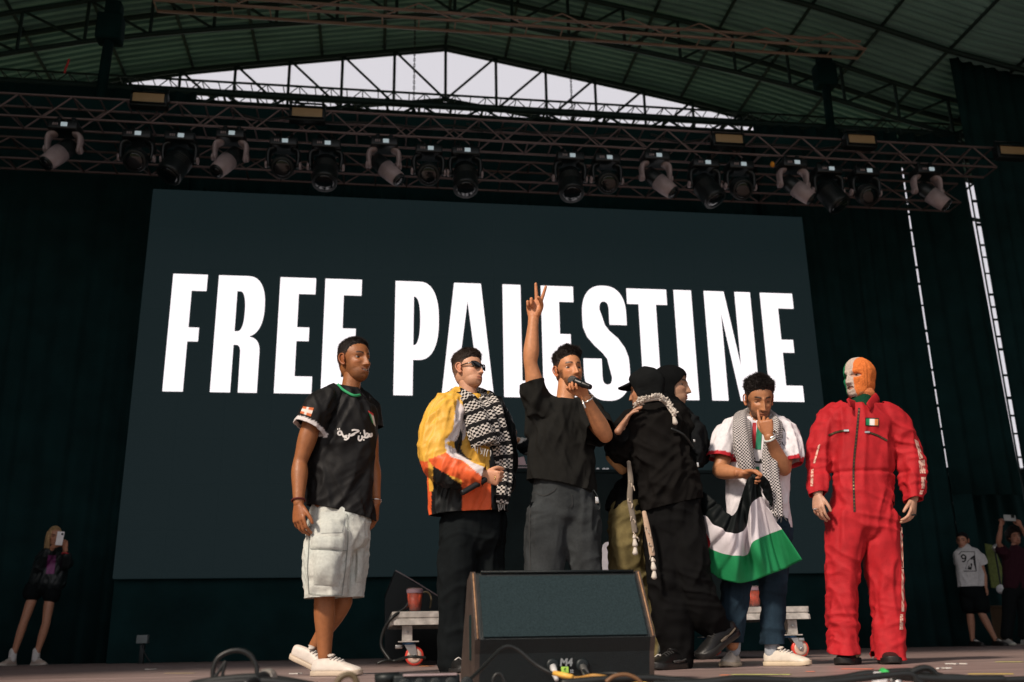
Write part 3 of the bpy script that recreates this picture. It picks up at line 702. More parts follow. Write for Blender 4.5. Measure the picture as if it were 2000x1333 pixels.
# ---- stage box with round sockets, front edge
t = thing('stage_box', 'black multicore stage box with a row of round sockets at the front edge', 'stage box', (P(815, 1333, 3.1).x, 3.1, 0))
bx0, bx1 = P(735, 1330, 3.1).x, P(905, 1330, 3.1).x; zb3 = P(820, 1318, 3.1).z
MB().box(((bx0+bx1)/2+0.02, 3.22, (zb3)/2), (bx1-bx0-0.06, 0.24, zb3), bev=0.008).build('case', m_blackmetal, t)
MB().cyl((bx0-0.005, 3.14, zb3*0.8), (bx0+0.07, 3.14, zb3*0.86), 0.016).build('gland', m_blackmetal, t)
for i in range(5):
    x = bx0+0.085+i*0.047; k = MB().lathe((x, 3.1, zb3-0.028), (0, -1, 0), [(0, 0.020), (0.006, 0.020), (0.008, 0.015)], 20).build('socket', m_wedge, t)
MB().box(((bx0+bx1)/2+0.03, 3.10, zb3-0.001), (bx1-bx0-0.10, 0.02, 0.006), bev=0.001).build('lid_lip', m_lampgrey, t)
# ---- cables along the front edge
def gcable(pts, r, label, m=None, name='cable'):
    """pts: (px, py, Y) photo points with their distance"""
    w = [P(a, b, y) for a, b, y in pts]
    for p in w: p.z = max(p.z, r)
    return cable(name, w, r, m or m_cable, label=label, cat='cable', n=10)
gcable([(375, 1338, 2.9), (430, 1329, 2.9), (500, 1324, 2.9), (560, 1331, 2.9), (610, 1340, 2.9)], 0.012, 'thick black cable hump under the tall cable loop')
gcable([(380, 1339, 2.75), (445, 1333, 2.75), (520, 1331, 2.75), (590, 1338, 2.75)], 0.010, 'lower black cable in front of the tall cable loop')
gcable([(418, 1335, 3.0), (416, 1312, 3.0), (424, 1288, 3.0), (445, 1274, 3.0), (468, 1271, 3.0), (488, 1280, 3.0), (500, 1300, 3.0), (502, 1322, 3.0), (498, 1336, 3.0)], 0.007, 'upright loop of black cable on the deck left of the walking man')
gcable([(412, 1336, 2.95), (422, 1320, 2.95), (438, 1296, 2.95), (440, 1295, 2.95), (435, 1316, 2.95), (434, 1334, 2.95)], 0.005, 'bent cable end with a bare tip inside the upright loop')
gcable([(905, 1338, 3.2), (935, 1312, 3.3), (960, 1286, 3.38), (978, 1268, 3.42), (995, 1263, 3.43), (1015, 1272, 3.43), (1045, 1297, 3.42), (1075, 1314, 3.40), (1092, 1318, 3.4)], 0.0065, 'thin cable arching over the lower back of the marked monitor')
gcable([(962, 1340, 3.2), (963, 1326, 3.2), (970, 1317, 3.2), (979, 1318, 3.2), (985, 1330, 3.2), (987, 1340, 3.2)], 0.005, 'small upright cable loop in front of the marked monitor')
gcable([(1083, 1316, 3.38), (1100, 1322, 3.3), (1130, 1325, 3.25), (1160, 1320, 3.2), (1200, 1326, 3.2)], 0.006, 'cable with amber tape run from the marked monitor socket', mat('amber_cable', (0.40, 0.21, 0.05), 0.5))
gcable([(1140, 1310, 3.4), (1150, 1320, 3.35), (1165, 1318, 3.3), (1200, 1316, 3.25), (1260, 1325, 3.2), (1330, 1331, 3.2)], 0.006, 'cable from the second monitor socket running along the edge')
gcable([(1100, 1334, 3.0), (1190, 1327, 3.0), (1270, 1325, 3.0), (1330, 1330, 3.0), (1420, 1335, 3.0), (1500, 1332, 3.0), (1600, 1334, 3.0), (1680, 1322, 3.0), (1740, 1313, 3.0), (1800, 1313, 3.0), (1860, 1330, 3.0)], 0.011, 'long black multicore lying along the whole deck edge')
gcable([(1280, 1338, 2.9), (1380, 1333, 2.9), (1450, 1327, 2.9), (1560, 1331, 2.9), (1640, 1326, 2.9), (1700, 1317, 2.9), (1760, 1322, 2.9), (1850, 1327, 2.9), (1960, 1335, 2.9)], 0.012, 'thick black cable humped before the shoes of the red clad person')
gcable([(1550, 1337, 2.8), (1640, 1330, 2.8), (1720, 1321, 2.8), (1775, 1317, 2.8), (1790, 1330, 2.8), (1800, 1340, 2.8)], 0.010, 'black cable bundled with white tape by the green plug')
gcable([(1770, 1322, 2.95), (1785, 1311, 2.95), (1803, 1305, 2.95), (1818, 1308, 2.95), (1828, 1319, 2.95), (1832, 1328, 2.95)], 0.010, 'arched black cable rising beside the green plug')
gcable([(1790, 1330, 2.9), (1850, 1323, 2.9), (1900, 1326, 2.9), (1950, 1334, 2.9), (2010, 1338, 2.9)], 0.010, 'black cable snaking away past the yellow floor tape')
gcable([(1185, 1331, 2.95), (1200, 1321, 2.95), (1222, 1318, 2.95), (1240, 1324, 2.95), (1252, 1333, 2.95)], 0.006, 'small brown looped cord in front of the monitor', mat('brown_cord', (0.16, 0.08, 0.035), 0.5))
gcable([(655, 1338, 2.6), (668, 1322, 2.6), (684, 1318, 2.6), (694, 1326, 2.6), (697, 1340, 2.6)], 0.008, 'olive cable arch at the edge below the white trainers', mat('olive_cable', (0.10, 0.075, 0.04), 0.5))
gcable([(762, 1290, 7.25), (745, 1262, 7.3), (750, 1230, 7.3), (768, 1205, 7.28), (790, 1190, 7.35), (800, 1176, 7.6)], 0.012, 'dark cable drooping over the platform corner behind the cup')
gcable([(820, 1160, 7.55), (834, 1157, 7.55), (842, 1168, 7.55), (840, 1188, 7.5)], 0.008, 'olive cable end curling up beside the cup', MATS['olive_cable'])
gcable([(738, 1296, 7.1), (752, 1291, 7.1), (772, 1291, 7.12), (800, 1283, 7.0), (830, 1285, 7.0)], 0.010, 'dark cable on the floor by the castor wheel')
for a, b, lb, c in (((1082, 1315), (1118, 1323), 'amber and white tape collar on the monitor cable', (0.75, 0.42, 0.08)), ((1226, 1326), (1262, 1334), 'yellow tape collar on the edge cable', (0.75, 0.5, 0.10))):
    o = MB().cyl(P(*a, 3.15), P(*b, 3.1), 0.008, n=12).build('tape_collar', mat('tape_'+str(a[0]), c, 0.5), origin=P(*a, 3.15)); tag(o, lb, 'tape')
p1_, p2_ = P(1737, 1322, 2.85), P(1757, 1336, 2.8)
t = thing('cable_plug', 'green taped plug on the cables before the red clad person', 'plug', p1_)
MB().cyl(p1_+(p1_-p2_)*0.7, p1_, 0.013, n=14).build('green_tape', mat('green_tape', (0.05, 0.5, 0.12), 0.5), t); MB().cyl(p1_-(p1_-p2_)*0.02, p2_, 0.011, n=14).build('brass_end', m_metal, t)
pt_ = P(1742, 1328, 2.83); o = MB().box(P(1737, 1323, 2.86)+V((-0.03, 0, -0.004)), (0.03, 0.04, 0.035), rot=Matrix.Rotation(0.3, 3, 'Y'), bev=0.004).build('tape_wrap', m_white, origin=P(1730, 1323, 2.86)); tag(o, 'white tape wrap around the cable bundle', 'tape')
# microphone lying on the deck left
def microphone(a, b, label, grille=None):
    """a: grille end, b: tail end"""
    a = V(a); b = V(b); d = (b-a).normalized(); t = thing('microphone', label, 'microphone', a)
    MB().lathe(a, d, [(0, 0.006), (0.004, 0.016), (0.016, 0.0245), (0.034, 0.0255), (0.050, 0.0235), (0.054, 0.021)], 22).build('grille', grille or mat('mic_grille', (0.10, 0.10, 0.10), 0.45, 0.6, bump=0.8, bscale=300), t)
    MB().lathe(a+d*0.052, d, [(0, 0.0225), (0.012, 0.0215), (0.016, 0.0185), ((b-a).length-0.062, 0.0150), ((b-a).length-0.055, 0.0135)], 20).build('handle', mat('mic_body', (0.010, 0.011, 0.012), 0.35), t)
    L_ = (b-a).length
    MB().lathe(a+d*(L_*0.62), d, [(0, 0.0192), (0.006, 0.0192)], 20).build('band', m_blackmetal, t)
    return t
pm_ = P(530, 1322, 2.85); microphone(pm_+V((0.0, -0.0, 0.0)), pm_+V((-0.05, -0.16, -0.02)), 'silver headed microphone lying among the cables near the deck edge', mat('mic_silver', (0.42, 0.40, 0.36), 0.4, 0.8, bump=0.9, bscale=260))
# floor tape and scraps
def tape(px0, px1, py, col, label, w=0.02):
    a, b = G(px0, py), G(px1, py+(0)); t = max(3.4, min(a.y, 12)); 
    a = V((P(px0, py, a.y).x, a.y, 0)); b = V((b.x, b.y, 0)); d = (b-a).normalized(); n = V((-d.y, d.x, 0))*w
    o = MB().prism([a+n+V((0, 0, 0.0022)), a-n+V((0, 0, 0.0022)), b-n+V((0, 0, 0.0022)), b+n+V((0, 0, 0.0022))], (0, 0, 0.0012)).build('tape_mark', mat('tapecol_%d_%d' % (px0, py), col, 0.5, var=0.3, vscale=30), smooth=False, origin=a)
    tag(o, label, 'floor tape')
tape(1430, 1545, 1319, (0.45, 0.5, 0.12), 'lime tape strip on the deck before the flag holder')
tape(1408, 1425, 1320, (0.7, 0.2, 0.07), 'short orange tape scrap beside the lime strip')
tape(1892, 1980, 1318, (0.55, 0.42, 0.07), 'long yellow tape strip on the deck below the bystander in black shorts')
tape(1946, 1998, 1294, (0.45, 0.48, 0.10), 'pale lime tape strip near the far bystander filming')
tape(1645, 1706, 1308, (0.75, 0.15, 0.06), 'orange tape strip between the black shoes of the red clad person')
tape(1575, 1592, 1313, (0.7, 0.16, 0.07), 'tiny orange tape scrap on the deck before the red clad person', 0.012)
tape(822, 846, 1302, (0.75, 0.25, 0.04), 'orange tape strip by the left castor')
tape(325, 380, 1316, (0.5, 0.40, 0.22), 'pale worn tape streak on the deck near the upright cable loop')
tape(1598, 1616, 1292, (0.6, 0.08, 0.06), 'red tape by the right castor wheel', 0.012)
m_scrap = mat('paper_scrap', (0.5, 0.48, 0.45), 0.7)
for i, (px, py, lb) in enumerate(((293, 1309, 'small white paper scrap beyond the cable loop'), (582, 1318, 'white paper scrap just before the trailing trainer'), (1868, 1299, 'white paper scrap near the pale lime tape'), (1840, 1308, 'crumpled white thread on the deck right of the arched cable'))):
    a = G(px, py); b = MB()
    for k in range(4): b.box(a+V((random.uniform(-.03, .03), random.uniform(-.03, .03), 0.006)), (0.04, 0.012, 0.006), rot=Matrix.Rotation(random.uniform(0, 3), 3, 'Z'))
    tag(b.build('paper_scrap', m_scrap, origin=a, smooth=False), lb, 'paper')
# backstage bits seen past the right hand bystanders
p = P(1945, 1120, 13.9); o = MB().prism([P(*q, 13.9) for q in ((1925, 1062), (1941, 1066), (1958, 1110), (1956, 1150), (1938, 1148))], (0, 0.03, 0)).build('tarpaulin', mat('tarp_green', (0.16, 0.20, 0.05), 0.7, var=0.3, vscale=20), smooth=False, origin=p); tag(o, 'green tarpaulin hung behind the bystander in the printed shirt', 'tarpaulin')
p = P(1952, 1152, 13.6); o = MB().lathe(p, (0.2, -1, 0.1), [(0, 0.06), (0.04, 0.07), (0.07, 0.04)], 18).build('helmet', m_white, origin=p); tag(o, 'round white object behind the bystanders beside the green tarpaulin', 'helmet')
p = P(1944, 1186, 13.4); o = MB().box(p, (0.30, 0.20, 0.035), bev=0.004).box(p-V((0, 0, p.z/2)), (0.26, 0.16, p.z-0.04)).build('flight_case', mat('case_amber', (0.07, 0.04, 0.015), 0.5), origin=(p.x, p.y, 0), smooth=False); tag(o, 'dark flight case with amber edge behind the bystanders', 'case')
p = P(1945, 1071, 13.7); t = thing('work_lamp', 'small lit amber work lamp behind the bystanders', 'lamp', p)
MB().lathe((0, 0, 0), (0.1, -1, -0.1), [(-0.05, 0.03), (0, 0.06), (0.02, 0.065)], 16).build('shade', m_metal, t, local=True)
MB().lathe((0, -0.012, 0), (0.1, -1, -0.1), [(0, 0.02), (0.02, 0.03), (0.035, 0.02)], 14).build('bulb', mat('bulb_amber', (0.8, 0.5, 0.2), 0.4, emit=(1.0, 0.5, 0.15, 1.6)), t, local=True)
MB().cyl((0, 0.03, 0), (0, 0.03, -p.z), 0.012).build('stand', m_blackmetal, t, local=True)
# =================================================================== PEOPLE: TOOLS
def remesh(mb, voxel, it=3):
    me = bpy.data.meshes.new('t'); me.from_pydata(mb.v, [], mb.f); ob = link(bpy.data.objects.new('t', me))
    md = ob.modifiers.new('r', 'REMESH'); md.mode = 'VOXEL'; md.voxel_size = voxel
    bpy.context.view_layer.update()
    m2 = bpy.data.meshes.new_from_object(ob.evaluated_get(bpy.context.evaluated_depsgraph_get()))
    v = np.zeros(len(m2.vertices)*3); m2.vertices.foreach_get('co', v); v = v.reshape(-1, 3)
    li = np.zeros(len(m2.loops), dtype=np.int32); m2.loops.foreach_get('vertex_index', li); f = li.reshape(-1, 4)
    bpy.data.objects.remove(ob); bpy.data.meshes.remove(me); bpy.data.meshes.remove(m2)
    return lap(v, f, it), f
def lap(v, f, it, lam=0.55):
    e = np.vstack([f[:, [0, 1]], f[:, [1, 2]], f[:, [2, 3]], f[:, [3, 0]]]); n = len(v)
    a = np.concatenate([e[:, 0], e[:, 1]]); b = np.concatenate([e[:, 1], e[:, 0]]); cnt = np.maximum(np.bincount(a, minlength=n), 1)[:, None]
    for k in range(it):
        s = np.stack([np.bincount(a, weights=v[b, c], minlength=n) for c in range(3)], 1)/cnt
        v = v+(s-v)*lam
    return v
def normals(v, f):
    fn = np.cross(v[f[:, 2]]-v[f[:, 0]], v[f[:, 3]]-v[f[:, 1]]); n = np.zeros_like(v)
    for c in range(4):
        for k in range(3): n[:, k] += np.bincount(f[:, c], weights=fn[:, k], minlength=len(v))
    return n/np.maximum(np.linalg.norm(n, axis=1), 1e-9)[:, None]
def nz(pts):
    return np.fromiter((noise.noise(p) for p in pts), float, len(pts))
def fold_disp(v, folds):
    """folds: (axis of the fold lines, along freq, across freq, amplitude, seed[, centre, radius])"""
    d = np.zeros(len(v))
    for fo in folds:
        ax = V(fo[0]).normalized(); x = ax.orthogonal().normalized(); y = ax.cross(x)
        w = 0.25*nz(v*3.0+fo[4]*1.7)                   # warp so that folds wander
        q = np.stack([(v@np.array(ax))*fo[1]*0.55, (v@np.array(x))*fo[2]*0.85+w*fo[2]*0.30, (v@np.array(y))*fo[2]*0.85+w*fo[2]*0.30], 1)+fo[4]*7.31
        r = nz(q); r = 1.1*np.maximum(1-3.2*np.abs(r), -0.2)-0.30+0.4*r; r = r*(0.55+0.9*np.clip(nz(v*4.0+fo[4]*3.1)+0.35, 0, 1))
        if len(fo) > 5:
            dd = np.linalg.norm(v-np.array(fo[5]), axis=1)/fo[6]; r = r*np.exp(-dd*dd)
        d += fo[3]*0.95*r
    return d
LAST = {}
def garment(name, mb, voxel, m, parent, cuts=(), folds=(), it=3, colf=None, thick=0.004, attr=True, dispf=None):
    groups = mb if isinstance(mb, list) else [(mb, cuts)]
    VV = []; ff = []; k = 0
    for mb_, cuts_ in groups:
        v, f = remesh(mb_, voxel, it)
        if folds or dispf:
            n = normals(v, f); d = fold_disp(v, folds) if folds else 0
            if dispf: d = d+dispf(v)
            v = v+n*np.asarray(d)[:, None]; v = lap(v, f, 1, 0.3)
        bm = bmesh.new(); vs_ = [bm.verts.new(p) for p in v]
        for q in f: bm.faces.new([vs_[i] for i in q])
        for p, nn, rad in cuts_:
            p = V(p); nn = V(nn).normalized()
            fs = [x for x in bm.faces if (x.calc_center_median()-p).length < rad]
            es = set(); ve = set()
            for x in fs: es.update(x.edges); ve.update(x.verts)
            bmesh.ops.bisect_plane(bm, geom=list(fs)+list(es)+list(ve), dist=1e-5, plane_co=p, plane_no=nn, clear_outer=True)
        loose = [x for x in bm.verts if not x.link_faces]
        bmesh.ops.delete(bm, geom=loose, context='VERTS')
        bm.verts.index_update(); VV.append(np.array([tuple(x.co) for x in bm.verts])); ff += [[q.index+k for q in x.verts] for x in bm.faces]; k += len(VV[-1]); bm.free()
    vv = np.vstack(VV)
    cols = colf(vv) if colf else None
    o = mesh_obj(name, vv, ff, m, parent, cols=cols)
    if thick:
        md = o.modifiers.new('thick', 'SOLIDIFY'); md.thickness = thick; md.offset = -1
    LAST['bvh'] = BVHTree.FromPolygons([V(p) for p in vv], ff); LAST['o'] = o
    return o
CAMP = V((0, 0, CAM_H))
def hitpx(bvh, px, py, off):
    d = ray(px, py).normalized(); h = bvh.ray_cast(CAMP, d)
    if h[0] is None: return None
    return h[0]-d*off
def decal(name, px_pts, faces, m, parent, bvh=None, off=0.004, thick=0.0, cols=None):
    """flat artwork given in photo pixels, laid onto a garment"""
    bvh = bvh or LAST['bvh']; out = []; last = None
    for i, (a, b) in enumerate(px_pts):
        h = hitpx(bvh, a, b, off if np.isscalar(off) else off[i])
        out.append(h)
    ok = [q for q in out if q is not None]
    if not ok: return None
    ym = sum(q.y for q in ok)/len(ok)
    out = [q if q is not None else P(px_pts[i][0], px_pts[i][1], ym) for i, q in enumerate(out)]
    o = mesh_obj(name, out, faces, m, parent, cols=cols)
    if thick: md = o.modifiers.new('t', 'SOLIDIFY'); md.thickness = thick; md.offset = 0
    return o
def quad_decal(name, c, m, parent, nx=8, ny=8, off=0.004, bulge=0.0, bvh=None, cols=None):
    """c: four photo corners tl, tr, br, bl"""
    c = [np.array(q, float) for q in c]; pts = []; of = []
    for j in range(ny+1):
        for i in range(nx+1):
            u, w = i/nx, j/ny; p = (c[0]*(1-u)+c[1]*u)*(1-w)+(c[3]*(1-u)+c[2]*u)*w; pts.append((p[0], p[1]))
            of.append(off+bulge*max(0, (1-(2*u-1)**4))*max(0, (1-(2*w-1)**4)))
    f = [(j*(nx+1)+i, (j+1)*(nx+1)+i, (j+1)*(nx+1)+i+1, j*(nx+1)+i+1) for j in range(ny) for i in range(nx)]
    cc = None
    if cols: cc = [cols(i/nx, j/ny) for j in range(ny+1) for i in range(nx+1)]
    return decal(name, pts, f, m, parent, bvh, of, cols=cc)
def line_decal(name, pts, w, m, parent, off=0.004, bvh=None, sub=6):
    """a strip along photo points, w pixels wide"""
    c = crom([(a, b, 0) for a, b in pts], sub) if len(pts) > 2 else np.array([(pts[0][0]+(pts[1][0]-pts[0][0])*t, pts[0][1]+(pts[1][1]-pts[0][1])*t, 0) for t in np.linspace(0, 1, 9)])
    t = np.gradient(c, axis=0); out = []
    for p, d in zip(c, t):
        l = math.hypot(d[0], d[1]) or 1; n = (-d[1]/l*w/2, d[0]/l*w/2); out += [(p[0]+n[0], p[1]+n[1]), (p[0]-n[0], p[1]-n[1])]
    f = [(2*i, 2*i+1, 2*i+3, 2*i+2) for i in range(len(c)-1)]
    return decal(name, out, f, m, parent, bvh, off)
def stroke_decal(name, strokes, w, m, parent, off=0.004, bvh=None):
    """several pen strokes joined into one print"""
    pts = []; fs = []
    for st in strokes:
        c = crom([(a, b, 0) for a, b in st], 5) if len(st) > 2 else np.array([(st[0][0]+(st[1][0]-st[0][0])*t, st[0][1]+(st[1][1]-st[0][1])*t, 0) for t in np.linspace(0, 1, 4)])
        t = np.gradient(c, axis=0); k = len(pts)
        for p, d in zip(c, t):
            l = math.hypot(d[0], d[1]) or 1; n = (-d[1]/l*w/2, d[0]/l*w/2); pts += [(p[0]+n[0], p[1]+n[1]), (p[0]-n[0], p[1]-n[1])]
        fs += [(k+2*i, k+2*i+1, k+2*i+3, k+2*i+2) for i in range(len(c)-1)]
    return decal(name, pts, fs, m, parent, bvh, off)

# ---- hands
def orth(a, *bs):
    a = V(a)
    for b in bs: a = a-b*a.dot(b)
    return a.normalized()
POSES = {
 'relaxed': dict(c=[(18, 28, 18), (24, 32, 20), (28, 36, 22), (32, 38, 24)], sp=(5, 1, -3, -8), th=(32, 18, 14)),
 'fist': dict(c=[(72, 88, 55), (76, 90, 58), (78, 90, 58), (80, 88, 55)], sp=(3, 1, -1, -3), th=(38, 52, 30)),
 'grip': dict(c=[(52, 62, 42), (56, 66, 44), (60, 68, 44), (64, 68, 44)], sp=(4, 1, -2, -5), th=(35, 48, 22)),
 'victory': dict(c=[(2, 3, 2), (0, 3, 2), (84, 95, 60), (86, 95, 60)], sp=(15, -6, -3, -5), th=(26, 62, 38)),
 'point': dict(c=[(14, 16, 10), (58, 80, 50), (68, 84, 52), (66, 80, 50)], sp=(4, 1, -2, -4), th=(30, 40, 25)),
 'flat': dict(c=[(10, 14, 8), (12, 15, 9), (14, 16, 10), (16, 18, 10)], sp=(7, 2, -4, -10), th=(38, 10, 8)),
}
def hand_geo(wrist, d, thumb, palm, pose, s=1.0, voxel=0.0029):
    d = V(d).normalized(); x = orth(thumb, d); n = orth(palm, d, x); w = V(wrist); mb = MB(); ps = POSES[pose]
    mb.loft([(w-d*0.030*s, 0.028*s, 0.022*s), (w+d*0.004*s, 0.028*s, 0.020*s), (w+d*0.030*s, 0.036*s, 0.0175*s), (w+d*0.062*s+n*0.001, 0.041*s, 0.0155*s), (w+d*0.086*s, 0.040*s, 0.0125*s)], x, 20, 3)
    mb.loft([(w+d*0.012*s+x*0.014*s+n*0.004*s, 0.016*s), (w+d*0.040*s+x*0.024*s+n*0.007*s, 0.016*s), (w+d*0.062*s+x*0.026*s+n*0.004*s, 0.012*s)], x, 12, 3)   # thumb ball
    bx_ = (0.0315, 0.0105, -0.0105, -0.0300); bd = (0.084, 0.089, 0.085, 0.076); ln = ((0.041, 0.025, 0.020), (0.045, 0.029, 0.021), (0.042, 0.027, 0.020), (0.032, 0.020, 0.018)); rr = (0.0096, 0.0098, 0.0093, 0.0082)
    for i in range(4):
        sp = R_(ps['sp'][i]); f0 = d*math.cos(sp)+x*math.sin(sp); p = w+d*bd[i]*s+x*bx_[i]*s; a = 0.0; r = rr[i]*s
        pts = [(p-f0*0.014*s, r*1.05)]; pts.append((p, r*1.04))
        for k in range(3):
            a += R_(ps['c'][i][k]); g_ = f0*math.cos(a)+n*math.sin(a); q = p+g_*ln[i][k]*s
            pts += [((p+q)/2, r*(0.97-0.07*k)), (q, r*(0.97-0.10*k))]; p = q
        mb.loft(pts, x, 10, 2)
    o, c1, c2 = [R_(q) for q in ps['th']]
    p = w+d*0.024*s+x*0.026*s+n*0.004*s; f0 = (d*math.cos(o)+x*math.sin(o)).normalized(); pts = [(p, 0.0125*s)]
    f1 = (f0*math.cos(c1*0.5)+n*math.sin(c1*0.5)).normalized(); q = p+f1*0.042*s; pts.append((q, 0.0108*s))
    lat = orth(-x, f1); f2 = (f1*math.cos(c1*0.6)+(n*0.4+lat*0.6).normalized()*math.sin(c1*0.6)).normalized(); q2 = q+f2*0.031*s; pts.append((q2, 0.0102*s))
    f3 = (f2*math.cos(c2)+(n*0.3+lat*0.7).normalized()*math.sin(c2)).normalized(); pts.append((q2+f3*0.024*s, 0.0080*s))
    mb.loft(pts, n, 12, 3)
    v, f = remesh(mb, voxel*s, 1)
    return v, f

# ---- heads
def gs(x, s): return np.exp(-(x/s)**2)
def sstep(x, a, b): t = np.clip((x-a)/(b-a), 0, 1); return t*t*(3-2*t)
def head_grid(nu=100, nv=104):
    u = np.linspace(0, 2*math.pi, nu, endpoint=False); ph = u-0.55*np.sin(u)         # dense at the face (ph = 0)
    th = np.linspace(0.02, math.pi-0.02, nv)
    PH, TH = np.meshgrid(ph, th); d = np.stack([np.sin(TH)*np.sin(PH), np.sin(TH)*np.cos(PH), np.cos(TH)], -1).reshape(-1, 3)
    f = [(j*nu+i, (j+1)*nu+i, (j+1)*nu+(i+1) % nu, j*nu+(i+1) % nu) for j in range(nv-1) for i in range(nu)]
    f += [tuple(range(nu)), tuple(range((nv-1)*nu, nv*nu))[::-1]]
    return d, f, nu, nv
HD, HF, HNU, HNV = head_grid()
def head_base(jaw=1.0, wide=1.0):
    ell = [((0, -0.012, 0.036), (0.0765*wide, 0.098, 0.084)), ((0, 0.020, -0.030), (0.0635*wide, 0.071, 0.088)), ((0, 0.030, -0.076), (0.0500*jaw, 0.056, 0.047)), ((0, -0.03, -0.03), (0.060*wide, 0.062, 0.07))]
    acc = np.zeros(len(HD))
    for c, s in ell:
        c = np.array(c)/np.array(s); q = HD/np.array(s); A = (q*q).sum(1); B = -2*(q*c).sum(1); C = (c*c).sum()-1
        D = B*B-4*A*C; r = np.where(D > 0, (-B+np.sqrt(np.maximum(D, 0)))/(2*A), 0); acc += np.maximum(r, 0)**11
    return acc**(1/11)*0.962
def head_shape(jaw=1.0, wide=1.0, nose=1.0, smile=0.0, lips=1.0, mouth_open=0.0):
    p = HD*head_base(jaw, wide)[:, None]; a, b, c = p[:, 0], p[:, 1], p[:, 2]; A = np.abs(a)
    fr = sstep(b, 0.015, 0.055); db = np.zeros(len(p))
    db += 0.0055*gs(c-0.021, 0.009)*gs(A-0.028, 0.022)
    db -= 0.0125*gs(c+0.000, 0.0115)*gs(A-0.031, 0.0150)
    t = np.clip((0.014-c)/0.058, 0, 1); h = (0.008+0.019*t**1.25)*nose; w = 0.0068+0.0062*t
    low = np.where(c < -0.044, gs(c+0.044, 0.0065), 1.0); top = np.where(c > 0.014, gs(c-0.014, 0.012), 1.0)
    db += h*gs(a, w)*low*top
    db += 0.0075*nose*gs(A-0.0135, 0.0062)*gs(c+0.042, 0.0068)
    db += (0.004+0.003*smile)*gs(A-0.043, 0.016)*gs(c+0.024, 0.014)
    db -= 0.003*gs(A-0.050, 0.012)*gs(c+0.065, 0.02)
    db += 0.0040*gs(a, 0.028)*gs(c+0.073, 0.018)
    cm = c+0.0725-0.009*smile*(A/0.025)**2
    db += lips*(0.0038*gs(cm-0.0062, 0.0045)*gs(a, 0.019)+0.0050*gs(cm+0.0068, 0.0050)*gs(a, 0.017))
    db -= (0.0055+0.006*mouth_open)*gs(cm, 0.0022+0.003*mouth_open)*gs(a, 0.022)
    db += 0.0065*gs(a, 0.018)*gs(c+0.107, 0.012)-0.003*gs(c+0.0925, 0.005)*gs(a, 0.016)
    p = p.copy(); p[:, 1] += db*fr
    return p, cm, fr
def head_cols(p, cm, fr, skin, brow, beard, bcol, lipc, smile=0.0, mouth_open=0.0):
    a, b, c = p[:, 0], p[:, 1], p[:, 2]; A = np.abs(a); col = np.tile(np.array(skin, float), (len(p), 1))
    def blend(mask, cc): 
        nonlocal col
        col = col*(1-mask[:, None])+np.array(cc)[None]*mask[:, None]
    blend(0.35*gs(A-0.043, 0.018)*gs(c+0.026, 0.016)*fr, (skin[0]*1.08, skin[1]*0.80, skin[2]*0.75))     # cheeks
    blend(0.30*gs(a, 0.012)*gs(c+0.044, 0.01)*fr, (skin[0]*1.05, skin[1]*0.78, skin[2]*0.72))
    if beard > 0:
        jawm = sstep(-c, 0.046, 0.062)*sstep(b, -0.03, 0.0)
        jawm = np.maximum(jawm, sstep(A, 0.050, 0.060)*sstep(-c, -0.005, 0.012)*sstep(b, -0.012, 0.004)*(1-sstep(b, 0.030, 0.048)))
        must = gs(c+0.0575, 0.0052)*sstep(0.034-A, 0, 0.008)*fr
        open_ = gs(A-0.034, 0.014)*gs(c+0.050, 0.014)*0.6
        mk = np.clip(np.maximum(jawm*(1-open_), must), 0, 1)*beard
        mk *= 1-0.9*gs(cm, 0.0105)*gs(a, 0.023)
        blend(mk*np.clip(0.82+0.5*nz(p*260), 0.4, 1), bcol)
    blend(np.clip(1.25*gs(cm, 0.0098)*sstep(0.0265-A, 0, 0.006)*fr, 0, 1)*0.85, lipc)
    blend(np.clip(gs(cm, 0.0020+0.0016*mouth_open)*sstep(0.025-A, 0, 0.005)*fr*1.1, 0, 1), (0.03, 0.012, 0.01))
    if mouth_open > 0: blend(gs(cm-0.0018, 0.0022*mouth_open)*sstep(0.016-A, 0, 0.004)*fr, (0.55, 0.48, 0.40))
    arch = 0.0225+0.0045*np.sin(np.clip((A-0.010)/0.040, 0, 1)*math.pi*0.8)
    blend(np.clip(1.5*gs(c-arch, 0.0050)*sstep(A, 0.010, 0.015)*sstep(0.052-A, 0, 0.010)*fr, 0, 1)*0.95, brow)
    blend(0.55*gs(c+0.001, 0.0085)*gs(A-0.031, 0.017)*fr, (skin[0]*0.62, skin[1]*0.50, skin[2]*0.46))     # darker lids
    return col
class Head:
    def __init__(s, pos, yaw, pitch=0.0, roll=0.0, sc=1.0):
        """yaw: degrees the face turns to the photo's right of the camera; pitch: up"""
        y, pt = R_(yaw), R_(pitch); s.f = V((math.sin(y)*math.cos(pt), -math.cos(y)*math.cos(pt), math.sin(pt)))
        u0 = V((math.sin(y)*-math.sin(pt), math.cos(y)*math.sin(pt), math.cos(pt))); r0 = s.f.cross(u0)
        rr = R_(roll); s.u = u0*math.cos(rr)+r0*math.sin(rr); s.r = s.f.cross(s.u); s.o = V(pos); s.sc = sc
        s.M = np.array([tuple(s.r), tuple(s.f), tuple(s.u)])*sc
    def w(s, p): return np.asarray(p)@s.M+np.array(s.o)
    def pt(s, a, b, c): return V(s.w(np.array([[a, b, c]]))[0])
